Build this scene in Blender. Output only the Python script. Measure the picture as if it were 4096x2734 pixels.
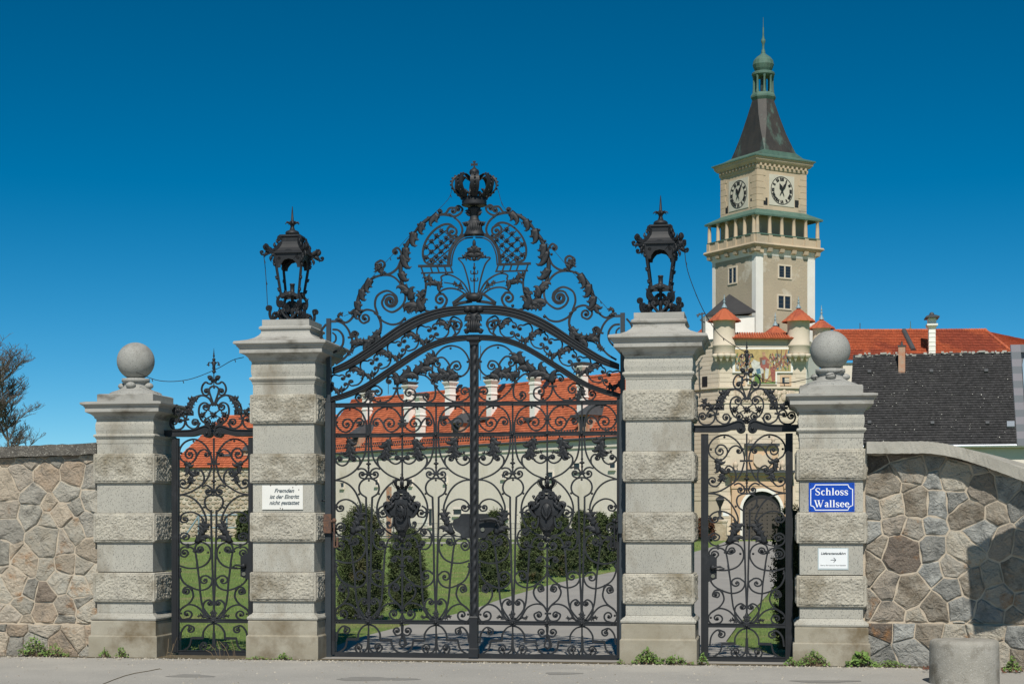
import bpy, bmesh, math, random
import numpy as np
from mathutils import Vector, Matrix
random.seed(7); rng = np.random.default_rng(11)
for o in list(bpy.data.objects): bpy.data.objects.remove(o, do_unlink=True)
SC = bpy.context.scene
COL = SC.collection
# ------------------------------------------------------------------ camera
FPX, HOR, PSI, EYE = 6827.0, 2100.0, math.radians(8.8), 1.6
DF = 19.79                      # distance from the camera to the fronts of the gate pillars
GY = DF + 0.42                  # plane of the wrought iron gates
cam = bpy.data.cameras.new('camera'); camo = bpy.data.objects.new('camera', cam); COL.objects.link(camo)
cam.sensor_width = 36.0; cam.lens = FPX / 4096 * 36.0
cam.shift_y = (HOR - 1367) / 4096; cam.shift_x = 0
cam.clip_end = 3000; cam.clip_start = 0.1
camo.location = (0, 0, EYE); camo.rotation_euler = (math.pi / 2, 0, PSI)
SC.camera = camo
SC.render.resolution_x = 1024; SC.render.resolution_y = 683
# ------------------------------------------------------------------ sky and sun
SUN_EL, SUN_AZ = math.radians(48), math.radians(7)     # azimuth: to the right of straight behind the camera
w = bpy.data.worlds.new('World'); SC.world = w; w.use_nodes = True
nt = w.node_tree; nt.nodes.clear()
sky = nt.nodes.new('ShaderNodeTexSky'); sky.sky_type = 'NISHITA'; sky.sun_disc = False
sky.sun_elevation = SUN_EL; sky.sun_rotation = math.pi - SUN_AZ
sky.altitude = 300; sky.air_density = 0.6; sky.dust_density = 0.0; sky.ozone_density = 3.0
gam = nt.nodes.new('ShaderNodeGamma'); gam.inputs[1].default_value = 1.3
hs = nt.nodes.new('ShaderNodeHueSaturation'); hs.inputs['Hue'].default_value = 0.479
hs.inputs['Saturation'].default_value = 1.28; hs.inputs['Value'].default_value = 0.88
bg = nt.nodes.new('ShaderNodeBackground'); bg.inputs[1].default_value = 0.051
wo = nt.nodes.new('ShaderNodeOutputWorld')
nt.links.new(sky.outputs[0], gam.inputs[0]); nt.links.new(gam.outputs[0], hs.inputs['Color'])
nt.links.new(hs.outputs[0], bg.inputs[0]); nt.links.new(bg.outputs[0], wo.inputs[0])
sl = bpy.data.lights.new('sun', 'SUN'); sl.energy = 4.6; sl.angle = math.radians(0.53); sl.color = (1.0, 0.95, 0.87)
so = bpy.data.objects.new('sun', sl); COL.objects.link(so)
sv = Vector((math.sin(SUN_AZ) * math.cos(SUN_EL), -math.cos(SUN_AZ) * math.cos(SUN_EL), math.sin(SUN_EL)))
so.rotation_euler = (-sv).to_track_quat('-Z', 'Y').to_euler(); so.location = (4, -6, 20)
vs = SC.view_settings; vs.view_transform = 'Standard'; vs.look = 'None'; vs.exposure = 0.0; vs.gamma = 1.0
vs.use_curve_mapping = False
# ------------------------------------------------------------------ measuring helpers (pixels of the 4096 x 2734 photograph)
CP, SP = math.cos(PSI), math.sin(PSI)
def at(px, py, Y):
    """point on the vertical plane y = Y seen at a pixel"""
    r, u = (px - 2048) / FPX, (HOR - py) / FPX
    t = Y / (r * SP + CP)
    return Vector((t * (r * CP - SP), Y, EYE + t * u))
def atz(px, py, Z):
    """point at camera depth Z seen at a pixel"""
    r, u = (px - 2048) / FPX, (HOR - py) / FPX
    return Vector((Z * (r * CP - SP), Z * (r * SP + CP), EYE + Z * u))
def camd(dr, dz):
    """horizontal direction given as right / away parts of the camera frame"""
    return Vector((dr * CP - dz * SP, dr * SP + dz * CP, 0))
def proj(p):
    Z = -p[0] * SP + p[1] * CP; R = p[0] * CP + p[1] * SP
    return 2048 + FPX * R / Z, HOR - FPX * (p[2] - EYE) / Z
# ------------------------------------------------------------------ materials
MATS = {}
def mat(name, col, rough=0.7, col2=None, nscale=6.0, namt=0.6, bump=0.0, bscale=60.0, metal=0.0, spec=0.5,
        col3=None, n3=1.2, thr3=(0.55, 0.7), island=0.0, stretch=(1, 1, 1), bdist=0.02, speck=None, randobj=0.0, coat=0.0):
    m = bpy.data.materials.new(name); m.use_nodes = True; t = m.node_tree; N, L = t.nodes, t.links
    b = N['Principled BSDF']; b.inputs['Roughness'].default_value = rough; b.inputs['Metallic'].default_value = metal
    b.inputs['Specular IOR Level'].default_value = spec
    if coat: b.inputs['Coat Weight'].default_value = coat
    geo = N.new('ShaderNodeNewGeometry')
    mp = N.new('ShaderNodeMapping'); mp.inputs['Scale'].default_value = stretch
    L.new(geo.outputs['Position'], mp.inputs[0])
    def noise(scale, det=5.0, rough_=0.6):
        n = N.new('ShaderNodeTexNoise'); n.inputs['Scale'].default_value = scale; n.inputs['Detail'].default_value = det
        n.inputs['Roughness'].default_value = rough_; L.new(mp.outputs[0], n.inputs['Vector']); return n
    def mix(fac, a, bcol, blend='MIX'):
        x = N.new('ShaderNodeMix'); x.data_type = 'RGBA'; x.blend_type = blend
        if isinstance(fac, float): x.inputs[0].default_value = fac
        else: L.new(fac, x.inputs[0])
        for i, c in ((6, a), (7, bcol)):
            if isinstance(c, tuple): x.inputs[i].default_value = (*c, 1)
            else: L.new(c, x.inputs[i])
        return x.outputs[2]
    def ramp(src, lo, hi):
        r = N.new('ShaderNodeMapRange'); r.inputs[1].default_value = lo; r.inputs[2].default_value = hi; L.new(src, r.inputs[0]); return r.outputs[0]
    c = col
    if col2 is not None:
        c = mix(ramp(noise(nscale).outputs[0], 0.5 - 0.28 / max(namt, .1) * .6, 0.5 + 0.28 / max(namt, .1) * .6), col, col2)
    if col3 is not None:
        c = mix(ramp(noise(n3, 6, .65).outputs[0], *thr3), c, col3)
    if speck is not None:
        v = noise(speck[0], 2, .5); c = mix(ramp(v.outputs[0], speck[1], speck[1] + .08), c, speck[2])
    if island or randobj:
        if island: src = geo.outputs['Random Per Island']; a = island
        else:
            oi = N.new('ShaderNodeObjectInfo'); src = oi.outputs['Random']; a = randobj
        r = N.new('ShaderNodeMapRange'); r.inputs[3].default_value = 1 - a; r.inputs[4].default_value = 1 + a; L.new(src, r.inputs[0])
        h = N.new('ShaderNodeHueSaturation'); L.new(r.outputs[0], h.inputs['Value'])
        if isinstance(c, tuple): h.inputs['Color'].default_value = (*c, 1)
        else: L.new(c, h.inputs['Color'])
        c = h.outputs[0]
    if isinstance(c, tuple): b.inputs['Base Color'].default_value = (*c, 1)
    else: L.new(c, b.inputs['Base Color'])
    if bump:
        n = noise(bscale, 6, .65); bp = N.new('ShaderNodeBump'); bp.inputs['Strength'].default_value = bump
        bp.inputs['Distance'].default_value = bdist; L.new(n.outputs[0], bp.inputs['Height']); L.new(bp.outputs[0], b.inputs['Normal'])
    MATS[name] = m
    return m
# ------------------------------------------------------------------ mesh builder
WL = {}                                    # world position of every object's origin
class MB:
    def __init__(s): s.v = []; s.f = []; s.sm = []; s.mi = []; s.cur = 0
    def add(s, vs, fs, smooth=False):
        k = len(s.v); s.v.extend([tuple(p) for p in vs])
        for f in fs: s.f.append([i + k for i in f]); s.sm.append(smooth); s.mi.append(s.cur)
    def box(s, lo, hi):
        (a, b, c), (d, e, f) = lo, hi
        s.add([(a,b,c),(d,b,c),(d,e,c),(a,e,c),(a,b,f),(d,b,f),(d,e,f),(a,e,f)],
              [(0,3,2,1),(4,5,6,7),(0,1,5,4),(1,2,6,5),(2,3,7,6),(3,0,4,7)])
    def obox(s, o, ux, uy, uz):
        """box from a corner and three edge vectors"""
        o, ux, uy, uz = map(Vector, (o, ux, uy, uz))
        vs = [o, o+ux, o+ux+uy, o+uy, o+uz, o+ux+uz, o+ux+uy+uz, o+uy+uz]
        s.add(vs, [(0,3,2,1),(4,5,6,7),(0,1,5,4),(1,2,6,5),(2,3,7,6),(3,0,4,7)])
    def sq(s, cx, cy, prof, hy=1.0, cap=True):
        """square lathe: prof = [(half width, z), ...] from top to bottom"""
        vs, fs = [], []
        for h, z in prof: vs += [(cx-h,cy-h*hy,z),(cx+h,cy-h*hy,z),(cx+h,cy+h*hy,z),(cx-h,cy+h*hy,z)]
        n = len(prof)
        for i in range(n-1):
            for j in range(4):
                k = (j+1) % 4; fs.append((i*4+j, (i+1)*4+j, (i+1)*4+k, i*4+k))
        if cap: fs += [(0,1,2,3), tuple((n-1)*4+j for j in (3,2,1,0))]
        s.add(vs, fs)
    def lathe(s, c, prof, n=16, axis=None, smooth=True, rot=0.0, sq=1.0):
        """prof = [(r, z)...] around the vertical through c"""
        c = Vector(c); vs, fs = [], []
        for r, z in prof:
            for j in range(n):
                a = 2*math.pi*j/n + rot; vs.append((c.x+r*math.cos(a), c.y+r*math.sin(a)*sq, c.z+z))
        m = len(prof)
        for i in range(m-1):
            for j in range(n):
                k = (j+1) % n; fs.append((i*n+j, i*n+k, (i+1)*n+k, (i+1)*n+j))
        s.add(vs, fs, smooth)
        s.add(vs[:n], [tuple(range(n-1,-1,-1))]); s.add(vs[-n:], [tuple(range(n))])
    def ball(s, c, r, n=8, m=6, ry=None, rz=None):
        ry = ry or r; rz = rz or r
        vs = [(c[0], c[1], c[2]+rz)]; fs = []
        for i in range(1, m):
            a = math.pi*i/m
            for j in range(n):
                b = 2*math.pi*j/n; vs.append((c[0]+r*math.sin(a)*math.cos(b), c[1]+ry*math.sin(a)*math.sin(b), c[2]+rz*math.cos(a)))
        vs.append((c[0], c[1], c[2]-rz)); e = len(vs)-1
        for j in range(n): fs.append((0, 1+j, 1+(j+1) % n)); fs.append((e, e-n+(j+1) % n, e-n+j))
        for i in range(m-2):
            for j in range(n):
                k = (j+1) % n; fs.append((1+i*n+j, 1+(i+1)*n+j, 1+(i+1)*n+k, 1+i*n+k))
        s.add(vs, fs, True)
    def tube(s, pts, r, n=6, r2=None, smooth=True):
        """round tube along 3-D points, radius r (to r2 or a list)"""
        pts = [Vector(p) for p in pts]; m = len(pts); vs, fs = [], []
        up = Vector((0, 0, 1)); prev = None
        for i, p in enumerate(pts):
            d = (pts[min(i+1, m-1)] - pts[max(i-1, 0)]);  d = d.normalized() if d.length > 1e-9 else Vector((0,0,1))
            if prev is None:
                u = d.cross(up) if abs(d.z) < .95 else d.cross(Vector((1, 0, 0)))
            else: u = prev - d*prev.dot(d)
            u.normalize(); prev = u; v = d.cross(u)
            rr = r[i] if isinstance(r, (list, tuple)) else (r if r2 is None else r + (r2-r)*i/max(1, m-1))
            for j in range(n):
                a = 2*math.pi*j/n; vs.append(p + u*(rr*math.cos(a)) + v*(rr*math.sin(a)))
        for i in range(m-1):
            for j in range(n):
                k = (j+1) % n; fs.append((i*n+j, i*n+k, (i+1)*n+k, (i+1)*n+j))
        s.add(vs, fs, smooth); s.add(vs[:n], [tuple(range(n))]); s.add(vs[-n:], [tuple(range(n-1,-1,-1))])
    def bar(s, P, w, d, y, ws=None, close=False):
        """flat bar swept along a 2-D line P (x, z) standing in the plane y, w wide in the plane and d deep"""
        P = np.asarray(P, float); n = len(P)
        T = np.empty_like(P); T[1:-1] = P[2:] - P[:-2]; T[0] = P[1]-P[0]; T[-1] = P[-1]-P[-2]
        if close: T[0] = T[-1] = P[1]-P[-2]
        T /= np.maximum(np.linalg.norm(T, axis=1), 1e-9)[:, None]; Nn = np.stack([-T[:,1], T[:,0]], 1)
        W = np.full(n, w) if ws is None else np.asarray(ws)*w
        A = P + Nn*W[:,None]/2; B = P - Nn*W[:,None]/2; vs, fs = [], []
        for i in range(n):
            vs += [(A[i,0], y-d/2, A[i,1]), (B[i,0], y-d/2, B[i,1]), (B[i,0], y+d/2, B[i,1]), (A[i,0], y+d/2, A[i,1])]
        for i in range(n-1):
            for j in range(4):
                k = (j+1) % 4; fs.append((i*4+j, i*4+k, (i+1)*4+k, (i+1)*4+j))
        if not close: fs += [(3,2,1,0), tuple((n-1)*4+j for j in range(4))]
        s.add(vs, fs)
    def prism(s, P, y0, y1, smooth=False):
        """outline P (x, z), counter-clockwise seen from -y, given depth from y0 (front) to y1"""
        n = len(P); vs = [(p[0], y0, p[1]) for p in P] + [(p[0], y1, p[1]) for p in P]
        fs = [tuple(range(n)), tuple(range(2*n-1, n-1, -1))]
        for i in range(n): j = (i+1) % n; fs.append((i, n+i, n+j, j))
        s.add(vs, fs)
    def blade(s, P, W, y, dome=0.5, thick=0.004, curl=0.0):
        """leaf blade along 2-D points P with half widths W, domed towards the viewer"""
        P = np.asarray(P, float); n = len(P)
        T = np.gradient(P, axis=0); T /= np.maximum(np.linalg.norm(T, axis=1), 1e-9)[:, None]; Nn = np.stack([-T[:,1], T[:,0]], 1)
        vs, fs = [], []
        for i in range(n):
            h = W[i]; f = i/(n-1)
            for u, dy in ((-1, 0), (-.5, -.75), (0, -.55), (.5, -.75), (1, 0), (0, .35)):
                q = P[i] + Nn[i]*u*h
                vs.append((q[0], y + dy*h*dome*1.6 - curl*f*f + (thick if u == 0 and dy > 0 else 0), q[1]))
        for i in range(n-1):
            for j in range(6):
                k = (j+1) % 6; fs.append((i*6+j, i*6+k, (i+1)*6+k, (i+1)*6+j))
        fs += [tuple(range(5,-1,-1)), tuple((n-1)*6+j for j in range(6))]
        s.add(vs, fs, True)
    def ob(s, name, material, parent=None, kind=None, label=None, center=True):
        if not s.v: return None
        A = np.array(s.v, float)
        c = (A.min(0)+A.max(0))/2 if center else np.zeros(3)
        if parent is None and center: c[2] = A[:,2].min()
        me = bpy.data.meshes.new(name); me.from_pydata((A-c).tolist(), [], s.f)
        me.polygons.foreach_set('use_smooth', s.sm)
        if isinstance(material, (list, tuple)):
            for x in material: me.materials.append(MATS[x])
            me.polygons.foreach_set('material_index', s.mi)
        else: me.materials.append(MATS[material])
        me.update()
        return link(name, me, Vector(c), parent, kind, label)
def link(name, data, loc, parent=None, kind=None, label=None):
    o = bpy.data.objects.new(name, data); COL.objects.link(o); WL[o.name] = Vector(loc)
    o.location = Vector(loc) - (WL[parent.name] if parent else Vector((0,0,0)))
    if parent: o.parent = parent
    if kind: o['kind'] = kind
    if label: o['label'] = label
    return o
def tag(o, label, cat, group=None):
    o['label'] = label; o['category'] = cat
    if group: o['group'] = group
    return o
def thing(name, label, cat, loc=(0,0,0), group=None):
    o = bpy.data.objects.new(name, None); COL.objects.link(o); o.location = loc; o.empty_display_size = .1; WL[o.name] = Vector(loc)
    return tag(o, label, cat, group)
def copy_tree(o, parent=None, shift=Vector((0,0,0))):
    c = o.copy(); COL.objects.link(c); WL[c.name] = WL[o.name] + shift
    if parent: c.parent = parent
    else: c.location = WL[c.name]
    for ch in list(o.children): copy_tree(ch, c, shift)
    return c
def struct(o): o['kind'] = 'structure'; return o
# ------------------------------------------------------------------ curves
def crom(P, k=5, close=False):
    P = np.asarray(P, float)
    if len(P) < 3: return P
    Q = np.vstack([2*P[0]-P[1], P, 2*P[-1]-P[-2]]) if not close else np.vstack([P[-2], P, P[1]])
    out = []
    for i in range(1, len(Q)-2):
        a, b, c, d = Q[i-1], Q[i], Q[i+1], Q[i+2]
        for j in range(k):
            t = j/k; out.append(.5*((2*b)+(c-a)*t+(2*a-5*b+4*c-d)*t*t+(3*b-a-3*c+d)*t**3))
    out.append(Q[-2]); return np.array(out)
def spiral(p, prev, c, turns=1.1, rend=.22, k=16):
    """points winding from p in to the eye c, continuing the direction prev -> p"""
    p, prev, c = map(lambda q: np.asarray(q, float), (p, prev, c)); v = p-c; R = np.hypot(*v); a = math.atan2(v[1], v[0])
    d = p-prev; sgn = 1 if (-v[1]*d[0]+v[0]*d[1]) > 0 else -1; n = max(4, int(k*turns)); out = []
    for i in range(1, n+1):
        t = i/n; r = R*(1-(1-rend)*t**.85); b = a+sgn*2*math.pi*turns*t; out.append(c+r*np.array([math.cos(b), math.sin(b)]))
    return np.array(out)
def noise2(nx, ny, cell, seed=0):
    """smooth value noise on an nx x ny grid"""
    g = np.random.default_rng(seed).random((int(nx/cell)+3, int(ny/cell)+3)); x = np.arange(nx)/cell; y = np.arange(ny)/cell
    xi, yi = x.astype(int), y.astype(int); fx, fy = (x-xi), (y-yi); fx = fx*fx*(3-2*fx); fy = fy*fy*(3-2*fy)
    a = g[np.ix_(xi, yi)]; b = g[np.ix_(xi+1, yi)]; c = g[np.ix_(xi, yi+1)]; d = g[np.ix_(xi+1, yi+1)]
    return (a*(1-fx)[:,None]+b*fx[:,None])*(1-fy)[None,:] + (c*(1-fx)[:,None]+d*fx[:,None])*fy[None,:]
# ================================================================== materials
mat('asphalt', (.36,.345,.31), .9, (.30,.29,.262), .9, .8, .35, 220, col3=(.41,.39,.345), n3=.35, speck=(120,.60,(.50,.48,.44)), bdist=.004)
mat('drive', (.33,.312,.28), .9, (.28,.265,.24), 1.2, .8, .3, 180, col3=(.37,.35,.315), n3=.3, bdist=.004)
mat('lawn', (.115,.195,.034), .95, (.175,.245,.05), .9, .9, .9, 40, col3=(.27,.24,.10), n3=.42, thr3=(.50,.70), bdist=.04)
mat('grass_blade', (.135,.215,.038), .8, (.23,.28,.08), 1.0, .9, island=.35)
mat('verge', (.16,.125,.075), .95, (.10,.085,.05), 6, .9, .8, 60)
mat('granite', (.43,.412,.35), .82, (.35,.34,.295), 2.2, .9, .3, 140, col3=(.225,.195,.145), n3=1.6, thr3=(.53,.70), stretch=(1,1,.55), speck=(110,.575,(.19,.185,.165)), bdist=.004, randobj=.07)
mat('granite_band', (.46,.43,.35), .9, (.33,.31,.26), 4, .9, .6, 90, col3=(.20,.17,.115), n3=2.0, thr3=(.50,.68), speck=(90,.575,(.15,.137,.112)), bdist=.010, randobj=.10)
mat('granite_base', (.37,.34,.27), .88, (.27,.24,.175), 2.5, .9, .4, 110, col3=(.155,.12,.07), n3=1.7, thr3=(.46,.64), speck=(150,.60,(.19,.18,.155)), bdist=.006)
mat('granite_cornice', (.41,.40,.36), .85, (.31,.30,.27), 2.0, .8, .3, 130, col3=(.10,.088,.066), n3=2.4, thr3=(.50,.70), stretch=(1,1,2.2), speck=(150,.60,(.20,.195,.175)), bdist=.004)
mat('granite_ball', (.36,.355,.325), .8, (.29,.29,.265), 2.0, .9, .4, 90, col3=(.20,.19,.165), n3=3.0, thr3=(.55,.72), speck=(100,.575,(.17,.17,.155)), bdist=.005)
mat('lichen', (.46,.24,.055), .95, (.36,.24,.10), 12, .9)
# ================================================================== ground
def sheet(name, pts, z, m, sub=None):
    b = MB(); b.add([(p[0], p[1], z) for p in pts], [tuple(range(len(pts)))]); return struct(b.ob(name, m, center=False))
sheet('ground', [(-900,-60),(900,-60),(900,1500),(-900,1500)], -.02, 'lawn')
sheet('road', [(-40,-20),(40,-20),(40,DF+.10),(-40,DF+.10)], -.004, 'asphalt')
# driveway behind the gates: passes the main opening, sweeps right past the yews to the castle portal
def poly(pxs): return [(lambda p: (p.x, p.y))(ground(*q)) for q in pxs]
def ground(px, py):
    Z = FPX*EYE/(py-HOR); return atz(px, py, Z)
dl = [(-5.6,DF+.1),(-5.0,DF+2.4)] + poly([(1385,2545),(1600,2500),(1800,2466),(1990,2400),(2120,2360),(2280,2318),(2460,2285),(2600,2250),(2740,2215),(2850,2185),(2905,2163)])
dr = poly([(3180,2163),(3165,2200),(3140,2250),(3120,2300),(3075,2370),(3020,2430),(2950,2500),(2905,2570)]) + [(.2,DF+1.6),(.35,DF+.1)]
b = MB(); PL = crom(dl, 3); PR = crom(dr[::-1], 3)
n = 40
def res(P, n):
    d = np.r_[0, np.cumsum(np.hypot(*np.diff(P, axis=0).T))]; t = np.linspace(0, d[-1], n); return np.stack([np.interp(t, d, P[:,0]), np.interp(t, d, P[:,1])], 1)
PL, PR = res(PL, n), res(PR, n)
b.add([(p[0],p[1],.004) for p in PL]+[(p[0],p[1],.004) for p in PR], [(i, n+i, n+i+1, i+1) for i in range(n-1)])
struct(b.ob('driveway', 'drive', center=False))
# kerb stones laid flush along the driveway's left edge
# light gravel path crossing the far lawn
b = MB(); q = [ground(600,2174), ground(2560,2174), ground(2560,2166), ground(600,2166)]
b.add([(p.x,p.y,.006) for p in q], [(0,1,2,3)]); struct(b.ob('gravel_path', 'path' if 'path' in MATS else 'asphalt', center=False))
# strip of earth and moss where road and pillars meet
b = MB(); N_ = 160; xs = np.linspace(-13, 3.2, N_); top = []; bot = []
for i, x in enumerate(xs):
    bot.append((x, DF-.05-.10*random.random(), .002)); top.append((x, DF+.42, .002))
b.add(bot+top, [(i, i+1, N_+i+1, N_+i) for i in range(N_-1)]); struct(b.ob('verge', 'verge', center=False))
# long crack in the asphalt
b = MB(); P = [ground(x, y) for x, y in ((640,2672),(590,2682),(540,2690),(500,2700),(455,2716),(410,2734))]
b.tube([(p.x, p.y, -.001) for p in P], .005, 4); struct(b.ob('road_crack', 'verge', center=False))
# tar patches, grit and small stones on the road
mat('tar', (.20,.195,.18), .85, (.26,.25,.225), 8, .9, .4, 150, bdist=.004); mat('grit', (.36,.33,.27), .95, (.26,.23,.18), 30, .9, island=.4)
rp = random.Random(17)
for k, (px, py, w_, h_) in enumerate(((760,2700,180,12),(1500,2712,320,14),(2250,2690,150,9),(3300,2722,260,10))):
    P = []
    for t in np.linspace(0, 2*math.pi, 22)[:-1]: f = 1+.18*math.sin(3*t+k)+.1*rp.uniform(-1,1); g = ground(px+w_*.5*math.cos(t)*f, py+h_*.5*math.sin(t)*f); P.append((g.x, g.y, -.002+.0003*k))
    b = MB(); b.add(P, [tuple(range(len(P)))]); struct(b.ob('road_patch', 'tar', center=False))
b = MB(); vs, fs = [], []
for i in range(2600):
    x = rp.uniform(-13, 3.6); y = DF-.08-abs(rp.gauss(0,.14)) if i % 3 else DF-rp.random()*4.2; s_ = rp.choice([.006,.008,.010,.016])*(1 if i % 3 else .8); o = len(vs); z = -.004
    vs += [(x-s_,y-s_*.6,z),(x+s_*.8,y-s_,z),(x+s_,y+s_*.7,z),(x-s_*.5,y+s_,z),(x,y,z+s_*.9)]; fs += [(o,o+1,o+4),(o+1,o+2,o+4),(o+2,o+3,o+4),(o+3,o,o+4)]
b.add(vs, fs); o = b.ob('grit', 'grit', kind='stuff', center=False); tag(o, 'loose grit swept along the foot of walls and pillars', 'grit')
# ================================================================== stone pillars
def rough_face(b, o, ux, uz, nrm, nx, nz, amp, seed, thick=.006):
    """pick-dressed panel: a displaced grid from corner o along ux and uz"""
    o, ux, uz, nrm = map(Vector, (o, ux, uz, nrm))
    h = .7*noise2(nx+1, nz+1, 1.7, seed)+.3*noise2(nx+1, nz+1, 5.0, seed+50); h = np.clip((h-.25)*1.5, 0, 1)
    vs, fs = [], []
    for i in range(nx+1):
        for j in range(nz+1):
            edge = min(i, j, nx-i, nz-j); k = 0 if edge == 0 else 1
            jx = (rng.random()-.5)*.5/nx*k; jz = (rng.random()-.5)*.5/nz*k
            vs.append(o+ux*(i/nx+jx)+uz*(j/nz+jz)+nrm*((thick+amp*h[i,j])*k))
    for i in range(nx):
        for j in range(nz): fs.append((i*(nz+1)+j, (i+1)*(nz+1)+j, (i+1)*(nz+1)+j+1, i*(nz+1)+j+1))
    b.add(vs, fs, False)
def band_mesh(hw, h, seed):
    b = MB(); b.sq(0, 0, [(hw-.012,h),(hw,h-.012),(hw,.012),(hw-.008,0)]); m = .022
    rough_face(b, (-hw+m,-hw-.001,m), (2*hw-2*m,0,0), (0,0,h-2*m), (0,-1,0), 72, 32, .0135, seed)
    rough_face(b, (hw+.001,-hw+m,m), (0,2*hw-2*m,0), (0,0,h-2*m), (1,0,0), 72, 32, .0135, seed+1)
    rough_face(b, (-hw-.001,hw-m,m), (0,-2*hw+2*m,0), (0,0,h-2*m), (-1,0,0), 40, 18, .0135, seed+2)
    me = bpy.data.meshes.new('band'); me.from_pydata(b.v, [], b.f); me.materials.append(MATS['granite_band']); me.update(); return me
def pillar(name, label, cx, inner):
    t = thing(name, label, 'gate pillar', (cx, DF+.4, 0), 'granite pillars of the gateway')
    def part(nm, prof, m):
        b = MB(); b.sq(cx, cy, prof); return b.ob(nm, m, t)
    if inner:
        cy = DF+.409; S = .379; B = .409
        part('plinth', [(.425,.292),(.445,.270),(.445,-.05)], 'granite_base')
        part('base', [(.420,.462),(.427,.450),(.427,.288)], 'granite_base')
        part('torus', [(S,.555),(.392,.535),(.410,.528),(.420,.515),(.433,.505),(.440,.490),(.434,.472),(.418,.463)], 'granite')
        zs = [(1.043,.69),(1.756,1.404),(2.46,2.108),(3.165,2.82)]; ms = IB
        part('neck', [(.397,3.568),(.391,3.55),(.398,3.50),(.398,3.44),(.389,3.385),(.410,3.377),(.418,3.362),(.412,3.345),(.398,3.34),(.398,3.325),(.388,3.32),(.388,3.30),(.3795,3.29),(.3795,3.166)], 'granite')
        part('cornice', [(.560,3.800),(.569,3.788),(.569,3.768),(.545,3.757),(.536,3.745),(.536,3.735),(.522,3.728),(.516,3.715),(.509,3.713),(.509,3.660),(.490,3.655),(.455,3.64),(.425,3.61),(.412,3.58),(.397,3.569)], 'granite_cornice')
        part('cap_block', [(.293,4.08),(.293,4.005),(.312,4.0),(.325,3.985),(.323,3.965),(.308,3.958),(.301,3.945),(.304,3.92),(.325,3.89),(.37,3.855),(.44,3.826),(.52,3.808),(.558,3.801)], 'granite_cornice')
        sh = [(.69,.556),(1.404,1.043),(2.108,1.756),(2.82,2.46)]
    else:
        cy = DF+.39; S = .356; B = .39
        part('plinth', [(.425,.264),(.434,.25),(.434,-.05)], 'granite_base')
        part('base', [(.405,.44),(.413,.43),(.413,.260)], 'granite_base')
        part('torus', [(S,.535),(.37,.515),(.39,.508),(.40,.495),(.413,.485),(.42,.468),(.414,.45),(.40,.441)], 'granite')
        zs = [(1.035,.67),(1.753,1.394),(2.464,2.115)]; ms = OB
        part('neck', [(.364,2.895),(.362,2.87),(.372,2.83),(.372,2.77),(.362,2.715),(.385,2.708),(.393,2.693),(.388,2.678),(.374,2.673),(.374,2.66),(.364,2.655),(.362,2.60),(.357,2.592),(.357,2.465)], 'granite')
        part('cornice', [(.46,3.104),(.514,3.092),(.514,3.07),(.50,3.06),(.48,3.048),(.48,3.038),(.468,3.03),(.467,2.978),(.45,2.97),(.41,2.95),(.385,2.925),(.378,2.90),(.364,2.896)], 'granite_cornice')
        part('cap_block', [(.340,3.205),(.357,3.195),(.357,3.105)], 'granite_cornice')
        b = MB(); b.lathe((cx, cy, 0), [(.06,3.415),(.170,3.413),(.172,3.375),(.152,3.362),(.140,3.345),(.150,3.31),(.185,3.285),(.235,3.262),(.29,3.245),(.315,3.232),(.318,3.215),(.33,3.206)][::-1], 32)
        for a in range(4):
            q = a*math.pi/2; b.ball((cx+.165*math.cos(q), cy+.165*math.sin(q), 3.322), .062, 12, 8, rz=.042)
        b.ob('finial_foot', 'granite_ball', t)
        b = MB(); b.ball((cx, cy, 3.632), .231, 40, 24); b.ob('ball', 'granite_ball', t)
        sh = [(.67,.536),(1.394,1.035),(2.115,1.753)]
    for zt, zb in sh: part('shaft_block', [(S,zt-.002),(S,zb+.002)], 'granite')
    for i, (zt, zb) in enumerate(zs):
        link('band', ms[(i + (0 if cx < -3 else 1)) % len(ms)], (cx, cy, zb), t)
    return t
IB = [band_mesh(.409, .35, s) for s in (100, 200, 300)]
OB = [band_mesh(.39, .357, s) for s in (400, 500, 600)]
PX = (-7.84, -5.843, -1.350, .622)
pillar('ball_pillar', 'grey granite ball-topped pillar joining the left wall, no sign on it', PX[0], False)
pillar('lantern_pillar', 'tall granite pillar with lantern and white no-entry sign for strangers', PX[1], True)
pillar('lantern_pillar', 'tall granite pillar with lantern and no sign, right of the main gate', PX[2], True)
pillar('ball_pillar', 'grey granite ball-topped pillar with the blue castle name sign', PX[3], False)
# ================================================================== wrought iron
mat('iron', (.013,.0145,.0165), .55, (.020,.022,.025), 5, .8, .15, 160, col3=(.036,.039,.043), n3=3.0, thr3=(.56,.72), spec=.38, bdist=.003)
mat('iron_post', (.045,.055,.064), .42, (.030,.037,.043), 3, .8, .1, 120, spec=.55, bdist=.003)
mat('rust', (.17,.085,.05), .8, (.07,.05,.045), 30, .9, .4, 120)
mat('brass', (.28,.26,.20), .4, metal=.8)
Z2 = (1320,1400,.2934); Z4 = (1320,1800,.2934); Z5 = (1280,1900,.5103); G1 = (1280,600,.4464); G3 = (1280,1200,.4464)
W1 = (2800,1700,.3509); W3 = (2760,1350,.4145); W2 = (2760,2000,.4465)
def G(fr, pts):
    out = []
    for x, y in pts:
        p = at(fr[0]+x*fr[2], fr[1]+y*fr[2], GY); out.append((p.x, p.z))
    return np.array(out)
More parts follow.
